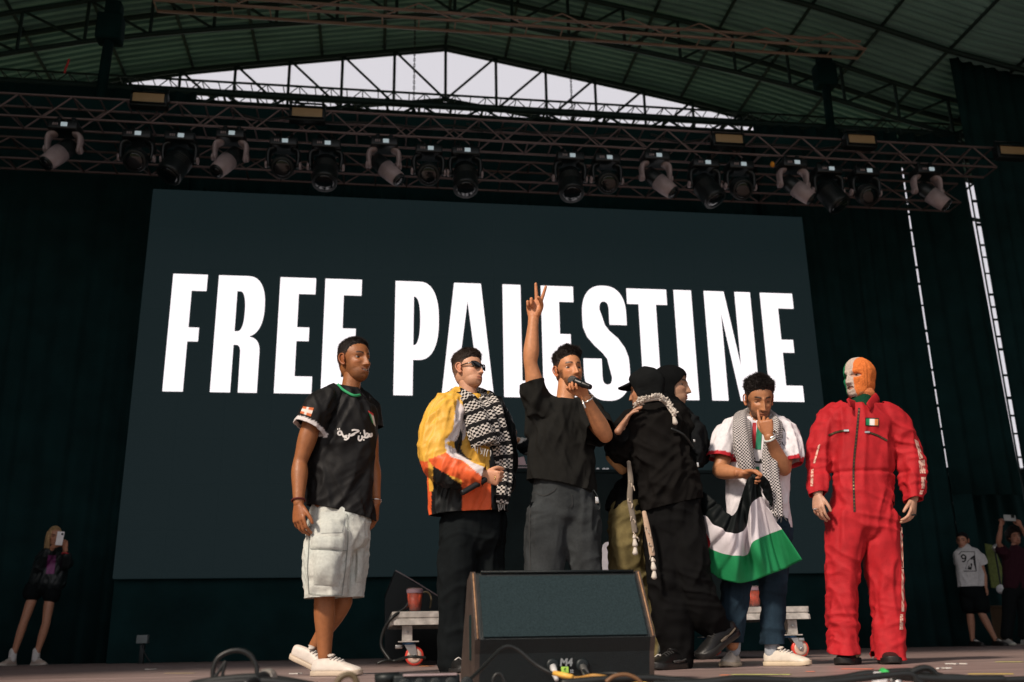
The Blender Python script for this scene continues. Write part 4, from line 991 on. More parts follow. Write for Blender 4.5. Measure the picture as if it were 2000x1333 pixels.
def ear_geo(sd):
    """a thin shell, the curled rim round it and the lobe"""
    mb = MB()
    mb.loft([((sd*0.072, -0.004, -0.030), 0.003, 0.006), ((sd*0.0755, -0.008, -0.018), 0.004, 0.010), ((sd*0.077, -0.011, 0.0), 0.0045, 0.0145), ((sd*0.078, -0.012, 0.014), 0.004, 0.0135), ((sd*0.076, -0.011, 0.024), 0.003, 0.007)], (1, 0, 0), 12, 4)
    rim = [(0.079, 0.004, 0.006), (0.080, 0.004, 0.018), (0.082, -0.006, 0.0275), (0.085, -0.019, 0.026), (0.087, -0.027, 0.014), (0.086, -0.026, -0.002), (0.083, -0.019, -0.016), (0.079, -0.009, -0.028), (0.076, -0.002, -0.031), (0.074, 0.003, -0.026)]
    mb.loft([((sd*q[0], q[1], q[2]), 0.0040 if i not in (7, 8) else 0.0058) for i, q in enumerate(rim)], (1, 0, 0), 8, 4)
    mb.loft([((sd*0.079, 0.005, -0.010), 0.003), ((sd*0.080, 0.004, -0.003), 0.0042), ((sd*0.079, 0.003, 0.004), 0.003)], (1, 0, 0), 8, 3)
    return np.array(mb.v), mb.f
m_skin = mat('skin', (1, 1, 1), 0.43, var=0.12, vscale=45, bump=0.18, bscale=190, attr=True, spec=0.38)
m_eye = mat('eye', (1, 1, 1), 0.15, var=0.02, attr=True)
m_hair = mat('hair', (1, 1, 1), 0.5, var=0.45, vscale=70, bump=0.9, bscale=140, attr=True, spec=0.3)
m_cloth = mat('cloth', (1, 1, 1), 0.9, var=0.12, vscale=30, bump=0.25, bscale=250, attr=True, spec=0.06)
m_smooth = mat('shell_fabric', (1, 1, 1), 0.5, var=0.06, vscale=20, bump=0.12, bscale=60, attr=True, spec=0.3)
m_jersey = mat('jersey', (1, 1, 1), 0.55, var=0.12, vscale=40, bump=0.2, bscale=300, attr=True, spec=0.16)
m_denim = mat('denim', (1, 1, 1), 0.9, var=0.13, vscale=70, bump=0.35, bscale=400, attr=True, spec=0.05)
m_leather = mat('shoe_leather', (1, 1, 1), 0.45, var=0.10, vscale=30, bump=0.15, bscale=120, attr=True, spec=0.4)
def const(c): return lambda v: np.tile(np.array(c, float), (len(v), 1))

def hair_shell(hd, p, hl_b, hl_c, tf, col, name, parent, jitter=0.004, freq=90, m=None, strands=5000, fade=None):
    """tf(a,b,c): thickness ; hairline given as c over b"""
    a, b, c = p[:, 0], p[:, 1], p[:, 2]; k = np.linalg.norm(p, axis=1)[:, None]; dr = p/k
    hl = np.interp(b, hl_b, hl_c); g_ = sstep(c-hl+0.009*nz(p*110)+0.005*nz(p*300), -0.004, 0.030)
    t = tf(a, b, c)*g_-0.004*(1-g_)
    strand = nz(np.stack([a*freq, b*freq*0.5, c*freq*0.6], 1))+0.5*nz(p*freq*2.3)
    t = t+jitter*strand*g_*np.clip(tf(a, b, c)/0.012, 0.3, 1.6)
    q = p+dr*t[:, None]
    keep = g_ > 0.03
    fs = [x for x in HF if any(keep[i] for i in x)]
    used = sorted({i for x in fs for i in x}); mp = {i: n for n, i in enumerate(used)}
    pu = p[used]; base_c = np.array(col, float) if not callable(col) else None
    cc = np.tile(base_c, (len(used), 1)) if base_c is not None else col(pu)
    if base_c is not None and fade is not None:      # clipped sides: skin shows between short hairs
        k_ = (1-sstep(pu[:, 2], 0.005, 0.050))*0.55; cc = cc*(1-k_[:, None])+np.array(fade)[None]*0.55*k_[:, None]
    vq = hd.w(q[used]); fq = [[mp[i] for i in x] for x in fs]
    if strands:
        rnd = np.random.RandomState(len(used)); idx = np.array([i for i in used if g_[i] > 0.55]); wgt = np.clip(tf(a, b, c)[idx], 0.002, 0.03) if np.ndim(tf(a, b, c)) else np.ones(len(idx)); pick = rnd.choice(idx, strands, p=wgt/wgt.sum())
        nb_ = q[pick]+rnd.normal(0, 0.0022, (strands, 3)); nr_ = dr[pick]
        comb = np.stack([0.15*a[pick]*8, 0.25*np.sign(b[pick]+0.02), -0.25+0*pick], 1); dd = nr_*0.8+comb+rnd.normal(0, 0.40, (strands, 3)); dd /= np.linalg.norm(dd, axis=1)[:, None]
        ln = (0.35*np.clip(tf(a, b, c)[pick] if np.ndim(tf(a, b, c)) else 0.01, 0.004, 0.04)+0.004)*rnd.uniform(0.6, 1.5, strands)
        sd_ = np.cross(dd, rnd.normal(0, 1, (strands, 3))); sd_ /= np.linalg.norm(sd_, axis=1)[:, None]
        tri = np.stack([nb_-sd_*0.0011-dd*0.003, nb_+sd_*0.0011-dd*0.003, nb_+dd*ln[:, None]], 1).reshape(-1, 3)
        k0 = len(vq); vq = np.vstack([vq, hd.w(tri)]); fq = fq+[[k0+3*i, k0+3*i+1, k0+3*i+2] for i in range(strands)]
        sc_ = np.repeat((base_c if base_c is not None else cc[0])[None]*rnd.uniform(0.7, 2.2, (strands, 1)), 3, 0); cc = np.vstack([cc, sc_])
    return mesh_obj(name, vq, fq, m or m_hair, parent, cols=cc)
HLB = [-0.12, -0.06, -0.03, -0.008, 0.004, 0.018, 0.028, 0.045, 0.070, 0.10]
HLC = [-0.058, -0.052, -0.030, 0.004, 0.002, 0.012, 0.034, 0.052, 0.068, 0.072]

def person(label, loc, group=None): return thing('person', label, 'person', loc, group)
def make_body(root, tubes, hands, hd, skin, hp=None, voxel=0.0065, brow=(0.02, 0.012, 0.01), beard=0.0, bcol=(0.03, 0.02, 0.015), lipc=None, eyes=True, iris=(0.02, 0.01, 0.006), lid=0.0, ears=True, headmesh=True):
    """one skin mesh: trunk and limbs, hands, head"""
    hp = hp or {}
    mb = MB()
    for keys, side in tubes: mb.loft(keys, side, 16, 4)
    v, f = remesh(mb, voxel, 3); V_ = [v]; F_ = [list(map(tuple, f.tolist()))]; C_ = [np.tile(np.array(skin, float), (len(v), 1))]; k = len(v)
    def app(v2, f2, c2):
        nonlocal k
        V_.append(np.asarray(v2)); F_.append([tuple(int(i)+k for i in q) for q in f2]); C_.append(np.asarray(c2)); k += len(v2)
    for h in hands:
        hv, hf = hand_geo(*h); app(hv, hf.tolist(), np.tile(np.array(skin, float)*np.array((1.0, 0.93, 0.90)), (len(hv), 1)))
    res = {}
    if hd is not None:
        p, cm, fr = head_shape(**hp); res['p'] = p
        lipc = lipc or (skin[0]*0.80, skin[1]*0.50, skin[2]*0.46)
        cc = head_cols(p, cm, fr, skin, brow, beard, bcol, lipc, hp.get('smile', 0), hp.get('mouth_open', 0))
        if headmesh: app(hd.w(p), HF, cc)
        if ears:
            for sd in (-1, 1): ev, ef = ear_geo(sd); app(hd.w(ev), ef, np.tile(np.array(skin)*np.array((1.0, 0.82, 0.78)), (len(ev), 1)))
    o = mesh_obj('body', np.vstack(V_), [q for s in F_ for q in s], m_skin, root, cols=np.vstack(C_))
    if hd is not None and eyes:
        bv = BVHTree.FromPolygons([V(q) for q in p], HF)
        for sd in (-1, 1):
            h = bv.ray_cast(V((sd*0.031, 0.3, 0.0)), V((0, -1, 0))); by = h[0].y if h[0] else 0.07
            n = 22; ev = []; ec = []; ef = []; r = 0.0165
            for j in range(n+1):
                for i in range(n):
                    th = math.pi*j/n; ph = 2*math.pi*i/n; d = V((math.sin(th)*math.cos(ph), math.cos(th), math.sin(th)*math.sin(ph)))
                    ev.append((sd*0.031+d.x*r*1.03, by-0.0118+d.y*r, d.z*r*0.98+0.0004)); el = d.z; x_ = d.x
                    upl = 0.26-1.5*lid-0.25*x_*x_; lol = -0.30
                    if el > upl+0.10: cc = np.array(skin)*0.80
                    elif el > upl: cc = np.array(brow)*0.8
                    elif el < lol: cc = np.array(skin)*0.82
                    elif x_*x_+(el+0.03)**2 < 0.30: cc = np.array(iris)
                    else: cc = np.array((0.27, 0.22, 0.19))
                    ec.append(cc)
            for j in range(n):
                for i in range(n): ef.append((j*n+i, (j+1)*n+i, (j+1)*n+(i+1) % n, j*n+(i+1) % n))
            mesh_obj('eye', hd.w(np.array(ev)), ef, m_eye, root, cols=np.array(ec))
    return o, res
def arm(sh, el, wr, k=1.0, top=0.056):
    sh, el, wr = V(sh), V(el), V(wr)
    return ([(sh, top*k), (sh*0.75+el*0.25, 0.053*k), (sh*0.45+el*0.55, 0.0525*k), (el*0.85+sh*0.15, 0.042*k), (el, 0.0395*k), (el*0.75+wr*0.25, 0.046*k), (el*0.35+wr*0.65, 0.036*k), (wr, 0.0280*k)], (1, 0, 0))
def leg(hp_, kn, an, k=1.0):
    hp_, kn, an = V(hp_), V(kn), V(an)
    return ([(hp_, 0.055*k), (hp_*0.55+kn*0.45, 0.068*k), (kn*0.9+hp_*0.1, 0.058*k), (kn, 0.056*k), (kn*0.68+an*0.32, 0.057*k), (kn*0.3+an*0.7, 0.043*k), (an, 0.036*k)], (1, 0, 0))
def trunk(pelvis, chest, neck, headpt, k=1.0, w=0.16):
    pelvis, chest, neck, headpt = V(pelvis), V(chest), V(neck), V(headpt)
    return [([(pelvis, w*0.95*k, 0.11*k), (pelvis*0.5+chest*0.5, w*0.86*k, 0.10*k), (chest, w*k, 0.112*k), (chest*0.35+neck*0.65, w*0.86*k, 0.09*k), (neck, 0.066*k, 0.062*k)], (1, 0, 0)),
            ([(neck*1.3-chest*0.3 if False else neck-(neck-chest).normalized()*0.05, 0.064*k), (neck, 0.057*k), (headpt, 0.055*k)], (1, 0, 0))]

# ---- shoes
def shoe(root, heel, toe, up, cu, cs, L=None, kind='trainer', lace=(0.55, 0.53, 0.5), ankle=None, hi=1.0, accent=None):
    """heel, toe: world points of the sole's ends; up: the shoe's own up"""
    heel, toe = V(heel), V(toe); d = toe-heel; L = L or d.length; d.normalize(); up = orth(up, d); x = d.cross(up)
    ts = [0.0, 0.04, 0.14, 0.28, 0.42, 0.56, 0.70, 0.83, 0.93, 0.985]
    hw = [0.012, 0.030, 0.037, 0.037, 0.037, 0.043, 0.048, 0.047, 0.036, 0.014]
    ht = [0.066, 0.082, 0.086, 0.088, 0.090, 0.080, 0.064, 0.054, 0.045, 0.036]
    k = L/0.30; v = []; f = []; n = 13
    for t, w, h in zip(ts, hw, ht):
        for i in range(n):
            an = math.pi*i/(n-1); ca, sa = math.cos(an), math.sin(an)
            ex = math.copysign(abs(ca)**0.75, ca); ez = abs(sa)**0.62
            w2 = w*(1-0.34*ez) if 0.1 < t < 0.62 else w*(1-0.12*ez)
            v.append(heel+d*(t*L)+x*(ex*w2*k)+up*(0.016*k+ez*(h-0.016)*k*(hi if t < 0.5 else 1)))
    m = len(ts)
    for j in range(m-1):
        for i in range(n-1): f.append((j*n+i, j*n+i+1, (j+1)*n+i+1, (j+1)*n+i))
        f.append((j*n+n-1, j*n, (j+1)*n, (j+1)*n+n-1))
    f += [tuple(range(n))[::-1], tuple(range((m-1)*n, m*n))]
    def cf(arr):
        c = np.tile(np.array(cu, float), (len(arr), 1))
        return c
    s = mesh_obj('shoe', v, f, m_leather, root, cols=cf(v)); md = s.modifiers.new('s', 'SUBSURF'); md.levels = 1; md.render_levels = 2
    sv = []; sf = []; q = 0
    out = [(t, w+0.004) for t, w in zip(ts, hw)]; rim = [(t, w) for t, w in out]+[(t, -w) for t, w in out[::-1]]
    for z, g_ in ((0.0, 0.94), (0.004, 1.0), (0.020 if kind != 'chunky' else 0.028, 1.02), (0.024 if kind != 'chunky' else 0.032, 0.97)):
        for t, w in rim: sv.append(heel+d*((t-0.5)*1.015*L+0.5*L)+x*(w*g_*k)+up*(z*k+(0.010*k*max(0, (t-0.8)/0.2)**2)))
    nr = len(rim)
    for j in range(3):
        for i in range(nr): sf.append((j*nr+i, j*nr+(i+1) % nr, (j+1)*nr+(i+1) % nr, (j+1)*nr+i))
    sf += [tuple(range(nr))[::-1], tuple(range(3*nr, 4*nr))]
    mesh_obj('sole', sv, sf, m_leather, s, cols=np.tile(np.array(cs, float), (len(sv), 1)))
    lm = MB()
    for i, t in enumerate((0.40, 0.47, 0.54, 0.61)):
        h = np.interp(t, ts, ht)*k+0.004; wv = 0.020*k
        pts = [heel+d*(t*L)+x*(-wv)+up*(h-0.010), heel+d*((t+0.012)*L)+up*(h+0.002), heel+d*(t*L)+x*wv+up*(h-0.010)]
        vv, ff = loft([(p, 0.0034) for p in pts], d, 6, 3)
        mesh_obj('lace', vv, ff, m_cloth, s, cols=np.tile(np.array(lace, float), (len(vv), 1)))
    tg = [heel+d*(0.30*L)+x*(-0.016*k)+up*0.098*k*hi, heel+d*(0.40*L)+up*0.104*k*hi, heel+d*(0.36*L)+x*0.016*k+up*0.098*k*hi]
    vv, ff = loft([(tg[0], 0.012, 0.005), (tg[1], 0.016, 0.006), (tg[2], 0.012, 0.005)], d, 8, 3)
    mesh_obj('tongue', vv, ff, m_leather, s, cols=np.tile(np.array(cu, float)*0.9, (len(vv), 1)))
    if accent:
        vv, ff = loft([(heel+d*(0.12*L)-x*0.038*k+up*0.050*k, 0.004, 0.006), (heel+d*(0.30*L)-x*0.040*k+up*0.040*k, 0.004, 0.010), (heel+d*(0.52*L)-x*0.043*k+up*0.040*k, 0.003, 0.006)], d, 8, 4)
        mesh_obj('side_stripe', vv, ff, m_leather, s, cols=np.tile(np.array(accent, float), (len(vv), 1)))
    return s
# ---- scarves
def scarf_mat(name, mode, su, sv):
    m = bpy.data.materials.new(name); m.use_nodes = True; n = m.node_tree; b = n.nodes['Principled BSDF']; b.inputs['Roughness'].default_value = 0.9; b.inputs['Specular IOR Level'].default_value = 0.1
    uv = n.nodes.new('ShaderNodeUVMap'); mp = n.nodes.new('ShaderNodeMapping'); mp.inputs['Scale'].default_value = (su, sv, 1); n.links.new(uv.outputs[0], mp.inputs[0])
    nzn = n.nodes.new('ShaderNodeTexNoise'); nzn.inputs['Scale'].default_value = 0.8; n.links.new(mp.outputs[0], nzn.inputs['Vector'])
    add = n.nodes.new('ShaderNodeMix'); add.data_type = 'VECTOR'; add.inputs[0].default_value = 0.10; n.links.new(mp.outputs[0], add.inputs[4]); n.links.new(nzn.outputs['Color'], add.inputs[5])
    if mode == 'check':
        t = n.nodes.new('ShaderNodeTexChecker'); t.inputs['Scale'].default_value = 1.0; t.inputs['Color1'].default_value = (0.62, 0.58, 0.57, 1); t.inputs['Color2'].default_value = (0.012, 0.013, 0.014, 1)
        n.links.new(add.outputs[1], t.inputs['Vector']); n.links.new(t.outputs[0], b.inputs['Base Color'])
    else:
        t = n.nodes.new('ShaderNodeTexChecker'); t.inputs['Scale'].default_value = 1.0; t.inputs['Color1'].default_value = (0.60, 0.56, 0.52, 1); t.inputs['Color2'].default_value = (0.012, 0.012, 0.013, 1)
        n.links.new(add.outputs[1], t.inputs['Vector'])
        wv = n.nodes.new('ShaderNodeTexWave'); wv.bands_direction = 'Y'; wv.inputs['Scale'].default_value = 0.045; wv.inputs['Distortion'].default_value = 1.2; n.links.new(add.outputs[1], wv.inputs['Vector'])
        st = n.nodes.new('ShaderNodeMath'); st.operation = 'GREATER_THAN'; st.inputs[1].default_value = 0.80; n.links.new(wv.outputs['Fac'], st.inputs[0])
        mm = n.nodes.new('ShaderNodeMix'); mm.data_type = 'RGBA'; mm.inputs[7].default_value = (0.012, 0.012, 0.013, 1); n.links.new(st.outputs[0], mm.inputs[0]); n.links.new(t.outputs[0], mm.inputs[6]); n.links.new(mm.outputs[2], b.inputs['Base Color'])
    nb_ = n.nodes.new('ShaderNodeTexNoise'); nb_.inputs['Scale'].default_value = 90; bp = n.nodes.new('ShaderNodeBump'); bp.inputs['Strength'].default_value = 0.4; bp.inputs['Distance'].default_value = 0.01
    n.links.new(nb_.outputs[0], bp.inputs['Height']); n.links.new(bp.outputs[0], b.inputs['Normal'])
    return m
def scarf(name, keys, side, m, parent, n=30, sub=10, wr=0.008, seed=1):
    v, f = loft(keys, side, n, sub, cap='flat'); nr = len(v)//n; a = np.array([tuple(q) for q in v]).reshape(nr, n, 3)
    ln = np.concatenate([[0], np.cumsum(np.linalg.norm(np.diff(a.mean(1), axis=0), axis=1))])
    uvs = np.zeros((nr, n, 2)); c = a.mean(1)
    for i in range(nr):
        per = np.linalg.norm(np.diff(np.vstack([a[i], a[i][:1]]), axis=0), axis=1); cu = np.concatenate([[0], np.cumsum(per)[:-1]])
        uvs[i, :, 0] = cu; uvs[i, :, 1] = ln[i]
        ang = np.arange(n)/n*2*math.pi
        k = np.array([0.6*math.sin(5*q+seed+ln[i]*5)+0.6*noise.noise((math.cos(q)*1.6+seed*9, math.sin(q)*1.6, ln[i]*9)) for q in ang])
        d = a[i]-c[i]; l = np.linalg.norm(d, axis=1)[:, None]; a[i] = a[i]+d/np.maximum(l, 1e-5)*(k*wr)[:, None]
    return mesh_obj(name, a.reshape(-1, 3), f, m, parent, uvs=uvs.reshape(-1, 2))
def fringe(parent, pts, ln, col, name='tassel', r=0.004, seed=0, knot=False):
    for i, p in enumerate(pts):
        p = V(p); rnd = random.Random(seed*100+i); e = p+V((rnd.uniform(-0.012, 0.012), rnd.uniform(-0.01, 0.01), -ln*rnd.uniform(0.8, 1.2)))
        if knot: keys = [(p, 0.005), (p*0.7+e*0.3, 0.010), (p*0.6+e*0.4, 0.006), (p*0.5+e*0.5, 0.009), (e, 0.016)]
        else: keys = [(p, r), ((p+e)/2+V((rnd.uniform(-.006, .006), 0, 0)), r*0.8), (e, r*0.6)]
        v, f = loft(keys, (1, 0, 0), 7, 3); mesh_obj(name, v, f, m_cloth, parent, cols=np.tile(np.array(col, float), (len(v), 1)))
# =================================================================== THE PEOPLE ON STAGE
def frame(Y0):
    J = lambda px, py, dy=0.0: P(px, py, Y0+dy)
    u = Y0/1800.0
    def F(px, Y, z=0.0): q = P(px, 1300, Y); return V((q.x, Y, z))
    return J, u, F
def L(keys, side=(1, 0, 0)): return (keys, side)
def GT(*lofts, n=20, sub=5):
    mb = MB()
    for keys, side in lofts: mb.loft(keys, side, n, sub)
    return mb
def perp_cut(a, b, t, rad): a, b = V(a), V(b); return (a+(b-a)*t, b-a, rad)
# rings, bracelets
def band(name, c, axis, r, t, m, parent):
    axis = V(axis).normalized(); x = axis.orthogonal().normalized(); y = axis.cross(x); n = 26
    pts = [V(c)+(x*math.cos(q)+y*math.sin(q))*r for q in np.linspace(0, 2*math.pi, n)]
    v, f = loft([(p, t) for p in pts], axis, 7, 1, cap='flat'); return mesh_obj(name, v, f, m, parent)
m_silver = mat('silver', (0.7, 0.68, 0.65), 0.25, 0.9); m_gold = mat('gold_ring', (0.75, 0.5, 0.2), 0.3, 0.9); m_redthread = mat('red_thread', (0.10, 0.012, 0.012), 0.8)
m_flat = mat('flat_print', (1, 1, 1), 0.75, var=0.05, attr=True, spec=0.2)
def mcol(name, c, rough=0.75, **k): return mat(name, c, rough, **k)

# ------------------------------------------------------------------ A: walking man in the black football shirt
Y0 = 5.35; J, u, F = frame(Y0)
A = person('walking man in black football shirt, pale denim cargo shorts and white trainers', F(650, Y0))
sk = (0.31, 0.118, 0.045)
hdA = Head(J(693, 706), 42, 3, 0, 1.06)
shR, elR, wrR = J(616, 805, -0.10), J(586, 905, -0.10), J(583, 985, -0.16)
shL, elL, wrL = J(716, 802, 0.13), J(728, 905, 0.13), J(734, 985, 0.06)
kR, aR = J(634, 1165, -0.04), J(634, 1284, -0.02)
kL, aL = J(668, 1178, 0.10), J(614, 1264, 0.20)
tub = trunk(J(660, 995), J(668, 850), J(683, 770), J(690, 728), 0.95)+[arm(shR, elR, wrR, 1.0, 0.062), arm(shL, elL, wrL, 0.95), leg(J(640, 1020, -0.05), kR, aR, 0.98), leg(J(682, 1020, 0.07), kL, aL, 0.95)]
make_body(A, tub, [(wrR, J(584, 1030, -0.18)-wrR, (0.75, -0.6, 0), (0.75, 0.65, 0), 'relaxed', 1.04), (wrL, J(733, 1040, 0.05)-wrL, (-0.3, -0.9, 0.1), (-0.9, 0.2, 0), 'relaxed', 0.98)], hdA, sk, dict(smile=1.0, mouth_open=0.9, jaw=0.98, wide=1.05, nose=1.05, lips=1.3), beard=0.5, bcol=(0.07, 0.030, 0.014), lipc=(0.22, 0.075, 0.05), brow=(0.012, 0.007, 0.006))
pA = head_shape(smile=1.0, jaw=0.98, wide=1.05)[0]
hair_shell(hdA, pA, HLB, [-0.058, -0.052, -0.030, 0.004, 0.002, 0.014, 0.040, 0.060, 0.078, 0.083], lambda a, b, c: 0.003+0.012*sstep(c, 0.045, 0.095), (0.010, 0.006, 0.005), 'hair', A, 0.003, 130, fade=(0.285, 0.112, 0.050))
# shirt
blk = (0.0085, 0.0085, 0.009)
cuffA = (J(628, 792, -0.08), J(602, 838, -0.11))
tee = GT(L([(J(688, 750), 13*u, 13*u), (J(680, 764), 34*u, 24*u), (J(672, 788), 58*u, 34*u), (J(670, 830), 64*u, 40*u), (J(667, 900), 61*u, 38*u), (J(664, 960), 61*u, 38*u), (J(663, 1040), 66*u, 40*u)]))
slA = GT(L([(J(655, 775, -0.04), 22*u), (J(626, 795, -0.09), 29*u), (J(608, 828, -0.11), 29*u), (J(596, 860, -0.11), 30*u)]))
slB = GT(L([(J(690, 775, 0.06), 20*u), (J(714, 792, 0.13), 24*u), (J(725, 830, 0.14), 21*u), (J(728, 850, 0.14), 21*u)]))
hem = J(663, 1001); cd = (cuffA[1]-cuffA[0]).normalized(); hemn = (J(722, 1014)-J(602, 986)).normalized(); hn = V((hemn.z, 0, -hemn.x))
def colA(v):
    c = np.tile(np.array(blk), (len(v), 1)); d = (v-np.array(cuffA[1]))@np.array(cd); k = (d > -0.022) & (d < 0.003) & (np.linalg.norm(v-np.array(cuffA[1]), axis=1) < 0.112); c[k] = (0.66, 0.62, 0.62)
    return c
garment('football_shirt', [(tee, [(hem, hn, 0.35), (J(687, 756), V((0.15, -0.2, 1)), 0.10)]), (slA, [(cuffA[1], cd, 0.25)]), (slB, [(J(727, 836, 0.14), V((0.1, 0, -1)), 0.25)])], 0.0075, m_jersey, A, [],
        [((0.55, 0, 1), 3.0, 16, 0.010, 1), ((-0.5, 0.2, 1), 3.5, 20, 0.007, 2), ((1, 0, 0.5), 4, 22, 0.007, 3, J(640, 960), 0.28)], colf=colA)
bvA = LAST['bvh']
nk = [J(662, 752, -0.05), J(672, 765, -0.11), J(690, 772, -0.13), J(704, 771, -0.10), J(708, 764, -0.03)]
nk = [hitpx(bvA, *q, 0.009) or P(q[0], q[1], Y0-0.1) for q in ((660, 751), (668, 760), (680, 768), (692, 773), (703, 772))]
v, f = loft([(p, 0.0075, 0.005) for p in nk], (0, 0, 1), 8, 5); mesh_obj('collar', v, f, mcol('collar_green', (0.03, 0.33, 0.13)), A)
m_wprint = mcol('white_lettering', (0.75, 0.72, 0.7))
S_ = [[(678, 842), (674, 843), (672, 847), (675, 850), (679, 848), (678, 843)], [(678, 842), (683, 853), (690, 855)], [(671, 838.5), (672.5, 838.5)], [(674.5, 838), (676, 838)],                 # ta marbuta
      [(695, 847), (693, 855), (688, 859), (684, 858)], [(683, 853), (690, 851)],                                                                            # ra
      [(698, 850), (706, 846), (712, 842), (705, 840), (699, 841)], [(691, 851), (699, 851), (705, 848)],
      [(712, 851), (711, 858), (714, 861), (718, 857), (718, 851)], [(714, 846.5), (715.5, 846.5)], [(718, 854), (727, 855), (733, 852)], [(720, 859.5), (723, 859.5)],
      [(723, 854), (727, 847), (731, 849), (728, 854)], [(724, 852), (722, 840)], [(733, 852), (733, 847)], [(733, 853), (737, 852), (737, 846)]]
stroke_decal('shirt_lettering', [[(q[0]*1.0-18+ (6 if q[0] < 711 else 7), q[1]) for q in s] for s in S_], 3.3, m_wprint, A, 0.005, bvA)
quad_decal('sleeve_flag', ((592, 794), (613, 797), (607, 814), (586, 807)), m_flat, A, 10, 8, 0.004, bvh=bvA, cols=lambda a, b: (0.72, 0.66, 0.6) if abs(a-0.45) < 0.10 or abs(b-0.5) < 0.13 else (0.55, 0.14, 0.05))
quad_decal('crest', ((719, 802), (729, 808), (734, 834), (727, 826)), m_flat, A, 6, 8, 0.005, bvh=bvA, cols=lambda a, b: (0.5, 0.04, 0.04) if b < 0.25 else ((0.03, 0.3, 0.12) if a < 0.35 else (0.7, 0.68, 0.66)))
# shorts
den = (0.56, 0.575, 0.53)
sh = GT(L([(J(662, 990), 52*u, 36*u), (J(662, 1020), 58*u, 38*u), (J(660, 1050), 58*u, 40*u)]),
        L([(J(645, 1046, -0.05), 43*u, 42*u), (J(640, 1080, -0.07), 43*u, 42*u), (J(637, 1130, -0.07), 40*u, 40*u), (J(635, 1195, -0.06), 37*u, 38*u)]),
        L([(J(685, 1044, 0.06), 35*u, 40*u), (J(690, 1085, 0.10), 29*u, 38*u), (J(689, 1130, 0.10), 24*u, 36*u), (J(686, 1195, 0.10), 19*u, 32*u)]))
def colSh(v):
    n_ = nz(v*9); return np.array(den)[None]*(1+0.05*n_[:, None])+np.array((-0.05, 0.0, 0.02))[None]*np.clip(n_, 0, 1)[:, None]
garment('cargo_shorts', sh, 0.0075, m_denim, A, [(J(636, 1168, -0.06), (0.02, 0, -1), 0.22), (J(687, 1168, 0.1), (0.05, 0, -1), 0.13)], [((0.1, 0, 1), 3, 15, 0.008, 5), ((1, 0, 0.4), 5, 22, 0.006, 6)], colf=colSh)
bvs = LAST['bvh']; shorts = LAST['o']
dn2 = lambda a, b: (den[0]*0.93, den[1]*0.95, den[2]*0.96)
for nm, c, bl in (('pocket', ((611, 1074), (665, 1076), (664, 1146), (613, 1142)), 0.026), ('pocket_flap', ((607, 1047), (676, 1049), (677, 1076), (605, 1072)), 0.012), ('front_pocket', ((626, 1000), (675, 1003), (668, 1040), (627, 1042)), 0.004), ('pocket', ((697, 1070), (713, 1072), (710, 1135), (694, 1140)), 0.02)):
    o = quad_decal(nm, c, m_denim, shorts, 12, 12, 0.003, bl, bvs, dn2)
for pts in (((606, 1072), (640, 1074), (677, 1076)), ((604, 1160), (636, 1163), (668, 1163)), ((601, 1008), (603, 1060), (600, 1110), (603, 1160)), ((677, 1003), (680, 1050), (675, 1110), (668, 1163))):
    line_decal('seam', pts, 1.4, mcol('seam_grey', (0.24, 0.26, 0.24)), shorts, 0.006, bvs)
wt, ws_ = (0.62, 0.565, 0.51), (0.55, 0.46, 0.36)
hA = F(610, Y0-0.02); shoe(A, hA, F(688, Y0-0.14), (0, 0, 1), wt, ws_, 0.295, accent=(0.50, 0.45, 0.40))
h2 = J(568, 1284, 0.23); shoe(A, h2, F(640, Y0+0.13, 0.004), (-0.35, 0, 1), wt, ws_, 0.285, accent=(0.50, 0.45, 0.40))
band('bracelet', J(583, 978, -0.155), wrR-elR, 0.034, 0.005, m_redthread, A); band('bracelet', J(733, 980, 0.07), wrL-elL, 0.033, 0.004, m_silver, A)

# ------------------------------------------------------------------ B: man in the yellow wind jacket
Y0 = 5.5; J, u, F = frame(Y0)
B = person('man in dark sunglasses, checked scarf and yellow, white and orange wind jacket', F(925, Y0))
sk = (0.60, 0.315, 0.195)
hdB = Head(J(915, 724), 46, 6, -4, 0.99)
shR, elR, wrR = J(872, 806, -0.08), J(856, 900, -0.16), J(944, 928, -0.27)
shL, elL, wrL = J(966, 806, 0.12), J(984, 890, 0.16), J(980, 960, 0.06)
tub = trunk(J(920, 1000), J(920, 850), J(915, 780), J(913, 745), 0.95)+[arm(shR, elR, wrR), arm(shL, elL, wrL), leg(J(900, 1020, 0.0), J(892, 1150, -0.03), J(885, 1285, -0.02)), leg(J(952, 1010, 0.05), J(952, 1150, 0.05), J(948, 1285, 0.05))]
make_body(B, tub, [(wrR, J(985, 938, -0.30)-wrR, (0.25, -0.35, 1), (0.1, 0.55, -0.9), 'fist', 1.0), (wrL, J(980, 1000, 0.03)-wrL, (-0.3, -0.9, 0), (-0.9, 0.2, 0), 'relaxed', 0.95)], hdB, sk, dict(jaw=1.02, wide=1.03, nose=0.95), beard=0.10, bcol=(0.12, 0.06, 0.04), brow=(0.03, 0.018, 0.012), eyes=True)
pB = head_shape(jaw=1.02, wide=1.03)[0]
hair_shell(hdB, pB, HLB, [-0.058, -0.05, -0.03, -0.004, 0.004, 0.018, 0.034, 0.044, 0.054, 0.058], lambda a, b, c: 0.0035+0.017*sstep(c, 0.035, 0.085), (0.022, 0.012, 0.008), 'hair', B, 0.005, 80, fade=(0.6, 0.315, 0.195))
